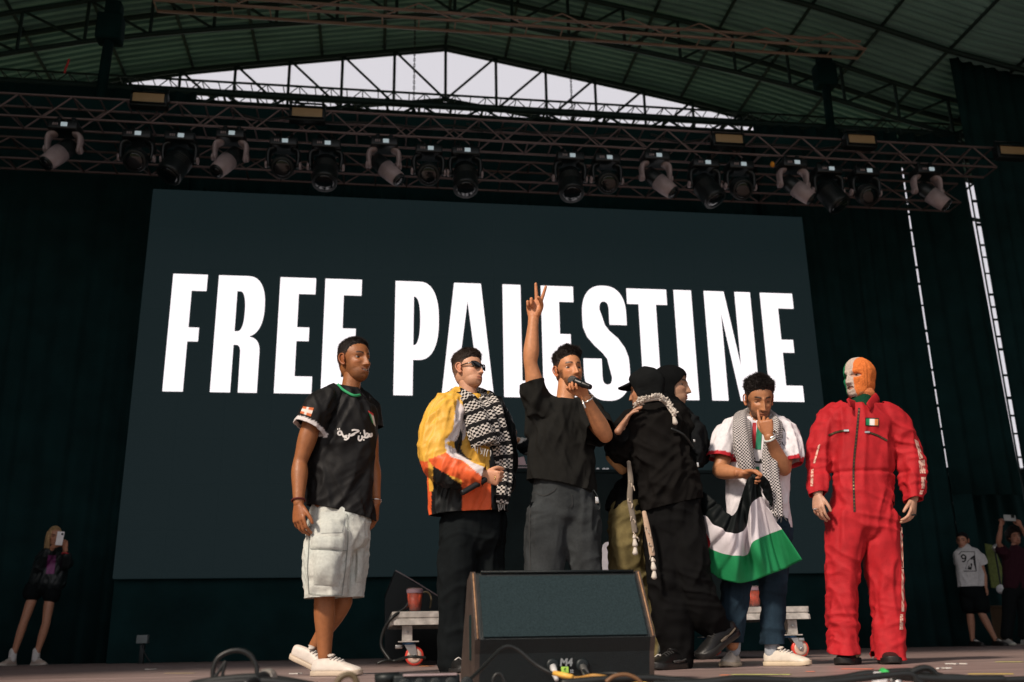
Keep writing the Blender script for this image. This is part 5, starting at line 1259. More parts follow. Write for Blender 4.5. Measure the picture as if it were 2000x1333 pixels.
# sunglasses
m_shade = mat('shade_black', (0.006, 0.006, 0.007), 0.12, spec=0.6)
sg = thing('sunglasses', 'narrow black sunglasses worn by the man in the yellow jacket', 'sunglasses', hdB.pt(0, 0.1, 0))
for s in (-1, 1):
    pts = [(s*0.006, 0.101, 0.008), (s*0.020, 0.1005, 0.017), (s*0.044, 0.094, 0.021), (s*0.066, 0.079, 0.020), (s*0.063, 0.080, 0.000), (s*0.048, 0.091, -0.017), (s*0.024, 0.098, -0.018), (s*0.009, 0.101, -0.010)]
    fr = [hdB.pt(*q) for q in pts]; bk = [hdB.pt(q[0], q[1]-0.005, q[2]) for q in pts]; n = len(fr)
    mesh_obj('lens', fr+bk, [tuple(range(n)), tuple(range(n, 2*n))[::-1]]+[(i, (i+1) % n, n+(i+1) % n, n+i) for i in range(n)], m_shade, sg, smooth=False)
    cable('temple', [hdB.pt(s*0.061, 0.080, 0.012), hdB.pt(s*0.074, 0.045, 0.010), hdB.pt(s*0.0775, 0.0, 0.008)], 0.0035, m_shade, sg)
cable('bridge', [hdB.pt(-0.008, 0.100, 0.007), hdB.pt(0, 0.102, 0.009), hdB.pt(0.008, 0.100, 0.007)], 0.003, m_shade, sg)
# jacket
jk = GT(L([(J(915, 770), 24*u, 24*u), (J(912, 790), 52*u, 36*u), (J(914, 830), 66*u, 44*u), (J(912, 900), 70*u, 46*u), (J(910, 960), 72*u, 46*u), (J(915, 1000), 74*u, 44*u), (J(918, 1030), 70*u, 42*u)]),
        L([(J(900, 786, -0.05), 30*u), (J(872, 808, -0.10), 37*u), (J(858, 850, -0.15), 37*u), (J(856, 895, -0.18), 34*u), (J(880, 918, -0.21), 30*u), (J(915, 926, -0.25), 25*u), (J(940, 930, -0.27), 21*u), (J(952, 932, -0.28), 16*u)], (0, 1, 0)),
        L([(J(935, 786, 0.06), 28*u), (J(964, 806, 0.12), 30*u), (J(980, 860, 0.15), 28*u), (J(984, 900, 0.14), 26*u), (J(980, 950, 0.08), 22*u)], (0, 1, 0)))
yel, wh, bk_, org = (0.72, 0.40, 0.055), (0.66, 0.60, 0.60), (0.008, 0.010, 0.011), (0.78, 0.125, 0.035)
def in_poly(px, py, poly):
    ins = np.zeros(len(px), bool); j = len(poly)-1
    for i in range(len(poly)):
        xi, yi = poly[i]; xj, yj = poly[j]; c = ((yi > py) != (yj > py)) & (px < (xj-xi)*(py-yi)/((yj-yi) if yj != yi else 1e-9)+xi); ins ^= c; j = i
    return ins
def to_px(v):
    w = v-np.array(CAMP); c = np.stack([w@np.array((AX.x, AY.x, AZ.x)), w@np.array((AX.y, AY.y, AZ.y)), w@np.array((AX.z, AY.z, AZ.z))], 1)
    return CX+FPX*c[:, 0]/c[:, 2], CY+FPX*c[:, 1]/c[:, 2]
def zones(base, polys, back=None, ymax=None):
    """cut-and-sew panels of a garment, drawn as the seams run over its front"""
    def f(v):
        c = np.tile(np.array(base, float), (len(v), 1)); px, py = to_px(v)
        fr = np.ones(len(v), bool) if ymax is None else v[:, 1] < ymax
        for poly, col in polys: c[in_poly(px, py, poly) & fr] = col
        if back is not None: c[~fr] = back
        return c
    return f
zp = [([(820, 905), (846, 908), (878, 930), (905, 950), (905, 1050), (820, 1050)], bk_), ([(820, 900), (845, 905), (843, 950), (842, 1000), (850, 1050), (820, 1050)], org),
      ([(836, 895), (846, 905), (846, 960), (838, 960)], yel),
      ([(902, 925), (958, 930), (962, 1040), (902, 1040)], org), ([(958, 900), (1000, 900), (1000, 1050), (962, 1050)], bk_), ([(956, 860), (974, 860), (972, 930), (956, 930)], bk_),
      ([(893, 780), (910, 800), (911, 845), (906, 860), (895, 862), (877, 862), (870, 866), (890, 878), (905, 893), (925, 904), (948, 914), (946, 936), (905, 900), (880, 893), (872, 884), (868, 862), (885, 840), (888, 815)], wh),
      ([(900, 838), (904, 856), (900, 876), (910, 893), (925, 900), (912, 897), (893, 884), (886, 868), (896, 852)], bk_),
      ([(836, 898), (872, 884), (882, 893), (905, 901), (946, 935), (946, 945), (925, 945), (880, 930), (845, 910)], org)]
jb = zones(yel, zp, back=bk_, ymax=Y0+0.02)
def colB(v):
    c = jb(v); return c
garment('wind_jacket', jk, 0.0075, m_smooth, B, [(J(917, 1003), (0.05, 0, -1), 0.45), (J(945, 930, -0.275), J(985, 938, -0.3)-J(915, 926, -0.25), 0.10), (J(915, 774), (0, 0, 1), 0.11)],
        [((0.2, 0.1, 1), 4, 14, 0.012, 11), ((1, 0, 0.15), 4, 20, 0.010, 12, J(858, 870, -0.2), 0.2), ((0.4, 0, 1), 5, 26, 0.008, 13), ((0.2, 0, 1), 5, 30, 0.010, 14, J(915, 990), 0.2)], colf=colB)
bvB = LAST['bvh']
line_decal('zip', ((958, 900), (960, 950), (961, 1000)), 2.0, m_blackmetal, B, 0.004, bvB)
# trousers
tr_ = GT(L([(J(920, 992), 52*u, 34*u), (J(922, 1035), 60*u, 40*u), (J(922, 1060), 58*u, 38*u)]), L([(J(895, 1050, -0.04), 36*u, 36*u), (J(892, 1110, -0.06), 33*u), (J(890, 1200, -0.04), 31*u), (J(888, 1300, -0.02), 31*u)]), L([(J(948, 1010, 0.04), 38*u, 36*u), (J(950, 1100, 0.05), 34*u), (J(952, 1200, 0.05), 31*u), (J(950, 1300, 0.05), 30*u)]))
garment('track_trousers', tr_, 0.009, m_cloth, B, [], [((0.1, 0, 1), 3, 16, 0.010, 15), ((1, 0, 0.3), 4, 16, 0.008, 16)], colf=const((0.007, 0.009, 0.010)), thick=0)
shoe(B, F(872, Y0+0.05), F(905, Y0-0.18), (0, 0, 1), (0.01, 0.01, 0.01), (0.02, 0.02, 0.02), 0.28); shoe(B, F(940, Y0+0.1), F(965, Y0-0.12), (0, 0, 1), (0.01, 0.01, 0.01), (0.02, 0.02, 0.02), 0.28)
# checked scarf
ms = scarf_mat('keffiyeh_dash', 'dash', 78, 100)
nkB = [(J(882, 772, -0.02), 12*u, 10*u), (J(896, 770, -0.11), 14*u, 11*u), (J(915, 784, -0.15), 16*u, 12*u), (J(930, 815, -0.17), 22*u, 12*u), (J(940, 845, -0.19), 25*u, 12*u), (J(948, 868, -0.19), 25*u, 9*u)]
scarf('scarf', nkB, (1, 0, 0.2), ms, B, seed=1, wr=0.013)
scarf('scarf', [(J(878, 774, 0.05), 12*u, 10*u), (J(905, 768, 0.12), 14*u, 12*u), (J(938, 774, 0.08), 16*u, 12*u), (J(958, 790, -0.04), 18*u, 12*u), (J(970, 830, -0.10), 19*u, 11*u), (J(982, 880, -0.10), 18*u, 9*u), (J(987, 920, -0.10), 14*u, 8*u), (J(983, 960, -0.11), 12*u, 7*u), (J(980, 985, -0.11), 9*u, 6*u)], (1, 0, 0.2), ms, B, seed=2, wr=0.013)
scarf('scarf', [(J(935, 782, -0.06), 12*u, 9*u), (J(948, 805, -0.14), 15*u, 9*u), (J(958, 840, -0.15), 15*u, 8*u), (J(963, 870, -0.16), 12*u, 7*u)], (1, 0, 0.2), ms, B, seed=4, wr=0.013)
fringe(B, [J(928+i*5, 872+i*1.5, -0.20) for i in range(7)]+[J(973+i*4, 986, -0.11) for i in range(4)], 0.035, (0.45, 0.43, 0.40), seed=3)
band('ring', J(967, 934, -0.335), (1, 0, 0), 0.0105, 0.003, m_gold, B)
microphone(J(984, 915, -0.215), J(901, 964, -0.345), 'black microphone held low by the man in the yellow jacket')

# ------------------------------------------------------------------ C: man with the raised arm
Y0 = 5.32; J, u, F = frame(Y0)
C = person('bearded man in charcoal tee and grey jeans with one arm raised in a V sign', F(1105, Y0))
sk = (0.54, 0.235, 0.110)
hdC = Head(J(1111, 725), 14, 3, 4, 1.02)
shR, elR, wrR = J(1054, 800, 0.02), J(1036, 708, -0.04), J(1042, 622, -0.06)
shL, elL, wrL = J(1152, 806, 0.0), J(1183, 852, -0.20), J(1143, 777, -0.33)
tub = trunk(J(1100, 975), J(1100, 860), J(1104, 785), J(1108, 745), 0.97)+[arm(shR, elR, wrR, 1.02), arm(shL, elL, wrL, 1.05), leg(J(1072, 990), J(1064, 1140), J(1060, 1275)), leg(J(1128, 990), J(1146, 1140), J(1160, 1275))]
make_body(C, tub, [(wrR, J(1046, 560, -0.07)-wrR, (0.95, -0.3, 0.1), (-0.25, -1, 0), 'victory', 1.16), (wrL, J(1124, 736, -0.36)-wrL, (-0.75, 0.35, 0.4), (-0.5, 0.55, -0.6), 'grip', 0.95)], hdC, sk, dict(smile=0.5, nose=1.0), beard=0.92, bcol=(0.022, 0.011, 0.007), brow=(0.012, 0.007, 0.005))
pC = head_shape(smile=0.5)[0]
hair_shell(hdC, pC, HLB, HLC, lambda a, b, c: 0.0035+0.025*sstep(c, 0.045, 0.09)*(0.75+0.5*sstep(b, -0.02, 0.06)), (0.010, 0.006, 0.005), 'hair', C, 0.010, 55, fade=(0.52, 0.235, 0.125))
ch_ = (0.0135, 0.0135, 0.0125)
tee = GT(L([(J(1106, 772), 22*u, 22*u), (J(1106, 785), 40*u, 28*u), (J(1104, 806), 58*u, 36*u), (J(1098, 850), 62*u, 42*u), (J(1096, 900), 64*u, 44*u), (J(1096, 940), 65*u, 44*u), (J(1100, 1000), 64*u, 42*u)]), L([(J(1052, 806, 0.02), 30*u), (J(1052, 850, 0.0), 22*u)]))
slA = GT(L([(J(1082, 815, 0.0), 34*u), (J(1058, 800, 0.0), 34*u, 36*u), (J(1043, 770, -0.02), 26*u, 30*u), (J(1038, 735, -0.03), 20*u, 26*u), (J(1037, 712, -0.03), 19*u, 26*u)]))
slB = GT(L([(J(1128, 800, 0.0), 30*u), (J(1152, 815, -0.04), 32*u), (J(1170, 842, -0.14), 31*u), (J(1178, 856, -0.19), 30*u)], (0, 1, 0)))
garment('charcoal_tee', [(tee, [(J(1098, 952), (-0.22, 0, -1), 0.4), (J(1106, 778), (0.1, -0.25, 1), 0.10)]), (slA, [(J(1039, 746, -0.03), (-0.28, -0.1, 1), 0.3)]), (slB, [(J(1172, 846, -0.155), J(1183, 852, -0.2)-J(1158, 820, -0.06), 0.3)])], 0.0075, m_cloth, C, [],
        [((0.35, 0, 1), 2.5, 15, 0.011, 21), ((-0.45, 0.1, 1), 2.5, 17, 0.010, 22), ((0.2, 0, 1), 3, 22, 0.012, 23, J(1045, 850), 0.25)], colf=const(ch_))
jn = GT(L([(J(1100, 935), 54*u, 38*u), (J(1100, 975), 60*u, 40*u), (J(1102, 1010), 60*u, 40*u)]), L([(J(1074, 1000), 42*u, 38*u), (J(1066, 1060, -0.01), 40*u, 36*u), (J(1062, 1130, -0.02), 36*u, 34*u), (J(1058, 1220), 35*u), (J(1056, 1300), 36*u)]), L([(J(1130, 1000), 42*u, 38*u), (J(1139, 1060, -0.01), 36*u, 36*u), (J(1147, 1130, -0.02), 29*u, 34*u), (J(1158, 1220), 34*u), (J(1162, 1300), 36*u)]))
def colJn(v): n_ = nz(v*np.array((14, 14, 5))); return np.array((0.034, 0.038, 0.040))[None]*(1+0.45*n_[:, None])
garment('jeans', jn, 0.0085, m_denim, C, [], [((0.1, 0, 1), 3, 14, 0.007, 25), ((1, 0, 0.25), 3.5, 20, 0.008, 26)], colf=colJn, thick=0)
bvJ = LAST['bvh']; jo = LAST['o']; m_seam = mcol('jean_seam', (0.022, 0.024, 0.025))
line_decal('fly_seam', ((1116, 965), (1118, 985), (1113, 992)), 3, m_seam, jo, 0.004, bvJ); line_decal('pocket_seam', ((1042, 962), (1062, 968), (1080, 960), (1086, 953)), 2, m_seam, jo, 0.004, bvJ)
line_decal('side_seam', ((1037, 970), (1034, 1040), (1036, 1115)), 2, m_seam, jo, 0.004, bvJ)
wtS = (0.5, 0.48, 0.45)
shoe(C, F(1056, Y0+0.08), F(1046, Y0-0.2), (0, 0, 1), wtS, wtS, 0.29); shoe(C, F(1160, Y0+0.08), F(1172, Y0-0.2), (0, 0, 1), wtS, wtS, 0.29)
band('bracelet', J(1147, 779, -0.325), elL-wrL, 0.034, 0.005, m_silver, C); cable('chain_end', [J(1138, 783, -0.36), J(1140, 790, -0.37), J(1143, 797, -0.37)], 0.006, m_silver, C)
ky = thing('key_ring', 'silver key clip hanging from the grey jeans pocket', 'keys', J(1166, 975, -0.12))
cable('clip', [J(1160, 958, -0.13), J(1168, 972, -0.14), J(1172, 990, -0.14), J(1168, 996, -0.14), J(1165, 985, -0.14)], 0.0035, m_blackmetal, ky); MB().box(J(1166, 977, -0.14), (0.02, 0.006, 0.035), bev=0.003).build('key', m_silver, ky)
microphone(J(1112, 741, -0.335), J(1154, 757, -0.46), 'black microphone held at the mouth of the bearded man with raised arm')

# ------------------------------------------------------------------ H: person in red boiler suit and knitted mask
Y0 = 5.3; J, u, F = frame(Y0)
H = person('person in red boiler suit and tricolour knitted balaclava standing with arms hanging', F(1690, Y0))
sk = (0.47, 0.275, 0.19)
hdH = Head(J(1678, 739), -64, 2, 0, 1.05)
shR, elR, wrR = J(1624, 822, 0.06), J(1598, 905, 0.05), J(1597, 966, -0.06)
shL, elL, wrL = J(1742, 822, -0.02), J(1780, 905, -0.02), J(1784, 975, -0.10)
tub = trunk(J(1685, 1000), J(1685, 870), J(1683, 800), J(1682, 760), 1.0)+[arm(shR, elR, wrR), arm(shL, elL, wrL), leg(J(1655, 1010), J(1650, 1150), J(1648, 1275)), leg(J(1718, 1010), J(1730, 1150), J(1736, 1280))]
make_body(H, tub, [(wrR, J(1599, 1003, -0.08)-wrR, (0.55, -0.85, 0), (0.85, 0.5, 0), 'relaxed', 0.95), (wrL, J(1782, 1012, -0.12)-wrL, (-0.75, -0.65, 0), (-0.6, 0.8, 0), 'relaxed', 0.98)], hdH, sk, dict(nose=1.0), brow=(0.05, 0.03, 0.02), ears=False)
# balaclava: knitted shell with eye and mouth holes
pH, cmH, frH = head_shape(nose=0.95)
a_, b_, c_ = pH[:, 0], pH[:, 1], pH[:, 2]; Ah = np.abs(a_)
hole = np.maximum(sstep(0.030-np.hypot((Ah-0.031)*1.25, c_*2.4+0.004), 0, 0.004), sstep(0.022-np.hypot(a_*0.95, (c_+0.0725)*1.7), 0, 0.004))*sstep(b_, 0.03, 0.05)
rib = 0.0016*np.sin(np.arctan2(a_, b_)*70)*sstep(c_, -0.09, -0.05)
t_ = 0.0085+rib+0.004*sstep(-c_, 0.06, 0.10)+0.002*nz(pH*60)
q_ = pH+pH/np.linalg.norm(pH, axis=1)[:, None]*np.where(hole > 0.5, -0.004, t_)[:, None]
fs = [x for x in HF if not all(hole[i] > 0.5 for i in x) and not all(c_[i] < -0.112 for i in x)]
used = sorted({i for x in fs for i in x}); mp_ = {i: n for n, i in enumerate(used)}
orn, whi, grn = (0.78, 0.21, 0.055), (0.56, 0.46, 0.40), (0.02, 0.22, 0.10)
cc = np.tile(np.array(orn), (len(used), 1)); aa = a_[used]; wv = 0.0245
cc[(np.abs(aa) < wv)] = whi; cc[aa > wv] = grn
rimm = (c_[used] < -0.090); cc[rimm & (b_[used] < 0.06)] = np.array((0.62, 0.24, 0.10))
m_knit = mat('knit', (1, 1, 1), 0.95, var=0.18, vscale=120, bump=0.8, bscale=260, attr=True, spec=0.05)
mesh_obj('balaclava', hdH.w(q_[used]), [[mp_[i] for i in x] for x in fs], m_knit, H, cols=cc)
v, f = loft([(hdH.pt(0, -0.01, -0.085), 0.071, 0.080), (hdH.pt(0, -0.01, -0.102), 0.074, 0.084), (hdH.pt(0, -0.008, -0.116), 0.069, 0.078)], hdH.r, 26, 3); mesh_obj('knit_roll', v, f, m_knit, H, cols=np.tile(np.array((0.68, 0.22, 0.085)), (len(v), 1)))
v, f = loft([(J(1682, 768, 0.0), 0.060), (J(1683, 785, -0.01), 0.066), (J(1684, 802, -0.02), 0.075)], (1, 0, 0), 22, 4); mesh_obj('neck_gaiter', v, f, m_knit, H, cols=np.tile(np.array((0.010, 0.055, 0.030)), (len(v), 1)))
red = (0.40, 0.012, 0.018)
su = GT(L([(J(1683, 784), 26*u, 24*u), (J(1684, 797), 54*u, 32*u), (J(1685, 820), 70*u, 40*u), (J(1684, 870), 68*u, 44*u), (J(1684, 925), 60*u, 42*u), (J(1685, 975), 63*u, 43*u), (J(1686, 1030), 67*u, 42*u)]),
        L([(J(1645, 806, 0.03), 26*u), (J(1622, 825, 0.06), 29*u), (J(1606, 870, 0.06), 27*u), (J(1599, 915, 0.03), 24*u), (J(1597, 950, -0.03), 19*u), (J(1597, 975, -0.06), 15*u)]),
        L([(J(1722, 806, -0.01), 26*u), (J(1745, 825, -0.02), 31*u), (J(1766, 870, -0.02), 30*u), (J(1780, 915, -0.04), 27*u), (J(1784, 958, -0.08), 21*u), (J(1785, 985, -0.11), 16*u)]),
        L([(J(1657, 1010), 42*u, 40*u), (J(1648, 1090), 35*u, 36*u), (J(1645, 1170), 29*u, 31*u), (J(1646, 1240, -0.02), 27*u, 30*u), (J(1647, 1290, -0.05), 28*u, 32*u)]),
        L([(J(1714, 1010), 42*u, 40*u), (J(1724, 1090), 37*u, 36*u), (J(1732, 1170), 31*u, 32*u), (J(1735, 1240, -0.02), 29*u, 31*u), (J(1736, 1300, -0.05), 30*u, 33*u)]))
m_suit = mat('boiler_suit', (1, 1, 1), 0.72, var=0.14, vscale=22, bump=0.25, bscale=200, attr=True, spec=0.25)
def colH(v):
    c = np.tile(np.array(red), (len(v), 1)); return c*(1+0.10*nz(v*6)[:, None])
def dispH(v):
    z1 = J(1684, 926).z; d = -0.010*np.exp(-((v[:, 2]-z1)/0.010)**2)*(np.abs(v[:, 0]-J(1684, 926).x) < 0.24)
    return d
garment('boiler_suit', su, 0.0078, m_suit, H, [(J(1597, 966, -0.05), V((0, -0.3, -1)), 0.11), (J(1784.5, 977, -0.10), V((0, -0.25, -1)), 0.12), (J(1646, 1276, -0.04), (0.0, 0.12, -1), 0.18), (J(1736, 1286, -0.04), (0, 0.12, -1), 0.23), (J(1683, 790), (0, -0.1, 1), 0.12)],
        [((0.15, 0, 1), 2.5, 14, 0.011, 31), ((0.9, 0, -0.5), 3.5, 16, 0.009, 32), ((1, 0, 0.2), 4, 22, 0.014, 33, J(1784, 930), 0.16), ((1, 0, -0.2), 4, 22, 0.012, 34, J(1599, 930), 0.14), ((1, 0, 0.35), 4, 16, 0.014, 35, J(1735, 1220), 0.22), ((1, 0, -0.3), 4, 16, 0.012, 36, J(1647, 1230), 0.2)], colf=colH, dispf=dispH)
bvH = LAST['bvh']; so_ = LAST['o']; m_zip = mat('zip_brass', (0.10, 0.065, 0.02), 0.45, 0.5, var=0.6, vscale=120)
line_decal('zip', ((1678, 797), (1673, 850), (1668, 900), (1667, 940), (1669, 1000)), 4.2, mcol('zip_tape', (0.02, 0.012, 0.012)), so_, 0.004, bvH)
for i in range(30):
    y_ = 800+i*6.7; x_ = np.interp(y_, [797, 850, 900, 940, 1000], [1678, 1673, 1668, 1667, 1669]); quad_decal('zip_tooth', ((x_-1.4, y_), (x_+1.4, y_), (x_+1.4, y_+2.6), (x_-1.4, y_+2.6)), m_zip, so_, 1, 1, 0.006, bvh=bvH)
for pts, e in ((((1618, 851), (1635, 844), (1657, 840)), (1653, 841)), (((1690, 843), (1712, 850), (1733, 861)), (1694, 844))):
    line_decal('pocket_zip', pts, 4.0, mcol('zip_tape', (0.02, 0.012, 0.012)), so_, 0.004, bvH); line_decal('zip_line', pts, 1.5, m_zip, so_, 0.006, bvH)
    quad_decal('zip_pull', ((e[0]-5, e[1]-1.5), (e[0]+5, e[1]-1.5), (e[0]+5, e[1]+2), (e[0]-5, e[1]+2)), m_silver, so_, 2, 2, 0.008, bvh=bvH)
quad_decal('flag_patch_border', ((1690, 816), (1717, 817), (1716.5, 833), (1690, 832)), mcol('patch_black', (0.012, 0.012, 0.012)), so_, 6, 4, 0.004, bvh=bvH)
quad_decal('flag_patch', ((1691.5, 818), (1715.5, 819), (1715, 831.5), (1691.5, 830.5)), m_flat, so_, 12, 4, 0.0055, bvh=bvH, cols=lambda a, b: (0.02, 0.25, 0.10) if a < 0.33 else ((0.74, 0.72, 0.7) if a < 0.67 else (0.72, 0.26, 0.08)))
# collar
for sd, c in ((1, ((1690, 790), (1712, 768), (1716, 782), (1703, 799))), (-1, ((1658, 783), (1676, 786), (1672, 797), (1658, 792)))):
    pts = [J(c[0][0], c[0][1], -0.13), J(c[1][0], c[1][1], -0.02), J(c[2][0], c[2][1], -0.05), J(c[3][0], c[3][1], -0.15)]
    v, f = loft([((pts[0]+pts[3])/2, 0.006, 0.024), ((pts[0]*0.5+pts[1]*0.5+pts[3]*0.5+pts[2]*0.5)/2, 0.006, 0.028), ((pts[1]+pts[2])/2, 0.006, 0.026)], (0.3*sd, -1, 0), 12, 5); mesh_obj('collar', v, f, m_suit, so_, cols=np.tile(np.array(red), (len(v), 1)))
v, f = loft([(J(1658, 786, -0.02), 0.010, 0.022), (J(1668, 780, 0.06), 0.010, 0.026), (J(1690, 776, 0.09), 0.010, 0.028), (J(1708, 777, 0.05), 0.010, 0.028), (J(1712, 782, -0.02), 0.010, 0.024)], (0, 1, 0), 10, 5); mesh_obj('collar', v, f, m_suit, so_, cols=np.tile(np.array(red), (len(v), 1)))
crm = (0.66, 0.42, 0.34)
for c in (((1786, 858), (1793, 862), (1803, 895), (1796, 898)), ((1794, 900), (1806, 898), (1808, 925), (1797, 925)), ((1799, 932), (1808, 932), (1806, 955), (1800, 955)), ((1797, 958), (1804, 958), (1801, 966), (1796, 966))):
    quad_decal('sleeve_print', c, m_flat, so_, 6, 8, 0.003, bvh=bvH, cols=lambda a, b: crm if noise.noise((a*5, b*7, c[0][1])) > -0.12 else (0.3, 0.05, 0.05))
for c in (((1758, 1030), (1762, 1030), (1765, 1110), (1761, 1110)), ((1761, 1112), (1765, 1112), (1766, 1195), (1761, 1195)), ((1758, 1200), (1764, 1200), (1764, 1230), (1757, 1230)), ((1598, 870), (1602, 868), (1592, 905), (1588, 905)), ((1584, 918), (1589, 916), (1588, 950), (1583, 950))):
    quad_decal('side_print', c, m_flat, so_, 3, 14, 0.003, bvh=bvH, cols=lambda a, b: crm if noise.noise((a*3, b*11, c[0][1])) > -0.1 else (0.36, 0.06, 0.05))
dk, tn = (0.014, 0.013, 0.012), (0.05, 0.042, 0.03)
s1 = shoe(H, F(1672, Y0+0.13), F(1636, Y0-0.17), (0, 0, 1), dk, dk, 0.31, 'chunky', (0.05, 0.04, 0.03), accent=(0.24, 0.17, 0.09)); s2 = shoe(H, F(1728, Y0+0.10), F(1748, Y0-0.22), (0, 0, 1), dk, dk, 0.31, 'chunky', (0.05, 0.04, 0.03), accent=(0.24, 0.17, 0.09))
band('ring', J(1592, 995, -0.085), (0.1, 0, -1), 0.011, 0.003, m_silver, H); band('ring', J(1785, 1006, -0.13), (0.1, 0, -1), 0.011, 0.004, m_blackmetal, H)
# ------------------------------------------------------------------ E: woman in black hijab, half hidden by the hug
Y0 = 5.5; J, u, F = frame(Y0)
E_ = person('woman in black headscarf and wide olive jeans embracing the capped person', F(1260, Y0))
sk = (0.40, 0.225, 0.145)
hdE = Head(J(1313, 754), 66, -4, 0, 1.0)
bk_ = (0.0045, 0.005, 0.0055)
tub = trunk(J(1262, 985), J(1300, 870), J(1308, 805), J(1310, 770), 0.9)+[arm(J(1268, 835, 0.0), J(1212, 880, -0.10), J(1214, 838, -0.34), 0.9), arm(J(1342, 835, 0.0), J(1362, 880, -0.05), J(1345, 900, -0.25), 0.9), leg(J(1235, 1005), J(1240, 1150), J(1275, 1270), 0.9), leg(J(1285, 1005), J(1292, 1150), J(1300, 1275), 0.9)]
make_body(E_, tub, [(J(1212, 836, -0.36), J(1236, 800, -0.385)-J(1212, 836, -0.36), (0.55, 0.3, 0.7), (0.35, 0.85, -0.2), 'flat', 0.95), (J(1345, 900, -0.25), V((-0.9, -0.2, 0.1)), (0, -0.2, 1), (0, 1, 0.2), 'flat', 0.9)], hdE, sk, dict(smile=0.6, nose=1.12, jaw=0.95), ears=False, lid=0.10, lipc=(0.30, 0.10, 0.08), brow=(0.015, 0.009, 0.007))
pE = head_shape(jaw=0.95)[0]
# headscarf shell round the face, then the drape on the neck
a, b, c = pE[:, 0], pE[:, 1], pE[:, 2]
face = sstep(1.0-np.hypot(a/0.066, (c+0.026)/0.096), 0, 0.10)*sstep(b, 0.005, 0.03)
t_ = 0.015+0.004*nz(pE*22)+0.004*sstep(-b, 0.02, 0.08)
q = pE+pE/np.linalg.norm(pE, axis=1)[:, None]*np.where(face > 0.5, -0.004, t_)[:, None]
fs = [x for x in HF if not all(face[i] > 0.5 for i in x)]; used = sorted({i for x in fs for i in x}); mp_ = {i: n for n, i in enumerate(used)}
hj = mesh_obj('headscarf', hdE.w(q[used]), [[mp_[i] for i in x] for x in fs], m_cloth, E_, cols=np.tile(np.array(bk_), (len(used), 1)))
garment('scarf_drape', GT(L([(hdE.pt(0, -0.035, -0.085), 0.074, 0.072), (hdE.pt(0, -0.015, -0.125), 0.070, 0.078), (J(1312, 806), 0.085, 0.10), (J(1308, 830), 0.15, 0.12), (J(1306, 850), 0.16, 0.13)], hdE.r)), 0.009, m_cloth, hj, [], [((0.2, 0.3, 1), 4, 20, 0.012, 41)], colf=const(bk_), thick=0)
top = GT(L([(J(1306, 812), 50*u, 32*u), (J(1306, 840), 60*u, 38*u), (J(1295, 900), 56*u, 38*u), (J(1270, 960), 60*u, 38*u), (J(1245, 1000), 62*u, 38*u), (J(1240, 1025), 62*u, 36*u)]),
         L([(J(1275, 830), 30*u), (J(1240, 850, -0.04), 30*u), (J(1210, 880, -0.10), 26*u), (J(1208, 865, -0.20), 22*u), (J(1212, 848, -0.32), 16*u)]),
         L([(J(1330, 830), 28*u), (J(1356, 850, -0.03), 24*u), (J(1366, 880, -0.06), 22*u), (J(1352, 900, -0.2), 20*u)]))
garment('black_top', top, 0.009, m_cloth, E_, [(J(1242, 1010), (-0.25, 0, -1), 0.35)], [((0.4, 0, 1), 3, 16, 0.012, 42), ((1, 0, 0.2), 4, 18, 0.010, 43)], colf=const(bk_))
v, f = loft([(J(1218, 918, -0.12), 0.034, 0.026), (J(1204, 903, -0.14), 0.036, 0.030), (J(1193, 893, -0.13), 0.030, 0.026), (J(1190, 886, -0.12), 0.02, 0.02)], (0.4, 0, 1), 16, 4); mesh_obj('rolled_cuff', v, f, m_cloth, E_, cols=np.tile(np.array((0.42, 0.22, 0.10)), (len(v), 1)))
jn = GT(L([(J(1245, 985), 54*u, 38*u), (J(1248, 1020), 58*u, 38*u)]), L([(J(1226, 1010, -0.02), 36*u), (J(1224, 1080, -0.03), 33*u), (J(1240, 1170, 0.0), 34*u), (J(1268, 1240, 0.02), 34*u), (J(1280, 1300, 0.02), 32*u)]), L([(J(1272, 1010, 0.02), 34*u), (J(1284, 1090, 0.02), 34*u), (J(1294, 1180, 0.02), 32*u), (J(1302, 1260, 0.0), 30*u), (J(1304, 1300, 0), 30*u)]))
def colE(v):
    px, py = to_px(v); n_ = nz(v*8); base = np.array((0.155, 0.125, 0.055))[None]*(1+0.35*n_[:, None]); bl = np.array((0.045, 0.10, 0.16))[None]
    k = sstep(py, 1150, 1230)*sstep(px+8*n_, 1280, 1292); return base*(1-k[:, None])+bl*k[:, None]
garment('wide_jeans', jn, 0.0085, m_denim, E_, [(J(1285, 1287), (0, 0, -1), 0.3)], [((0.15, 0, 1), 3, 14, 0.012, 44), ((1, 0, 0.3), 4, 18, 0.008, 45)], colf=colE)
shoe(E_, F(1290, Y0+0.06), F(1285, Y0-0.18), (0, 0, 1), (0.012, 0.012, 0.012), (0.02, 0.02, 0.02), 0.26); shoe(E_, F(1310, Y0+0.1), F(1325, Y0-0.12), (0, 0, 1), (0.012, 0.012, 0.012), (0.02, 0.02, 0.02), 0.26)

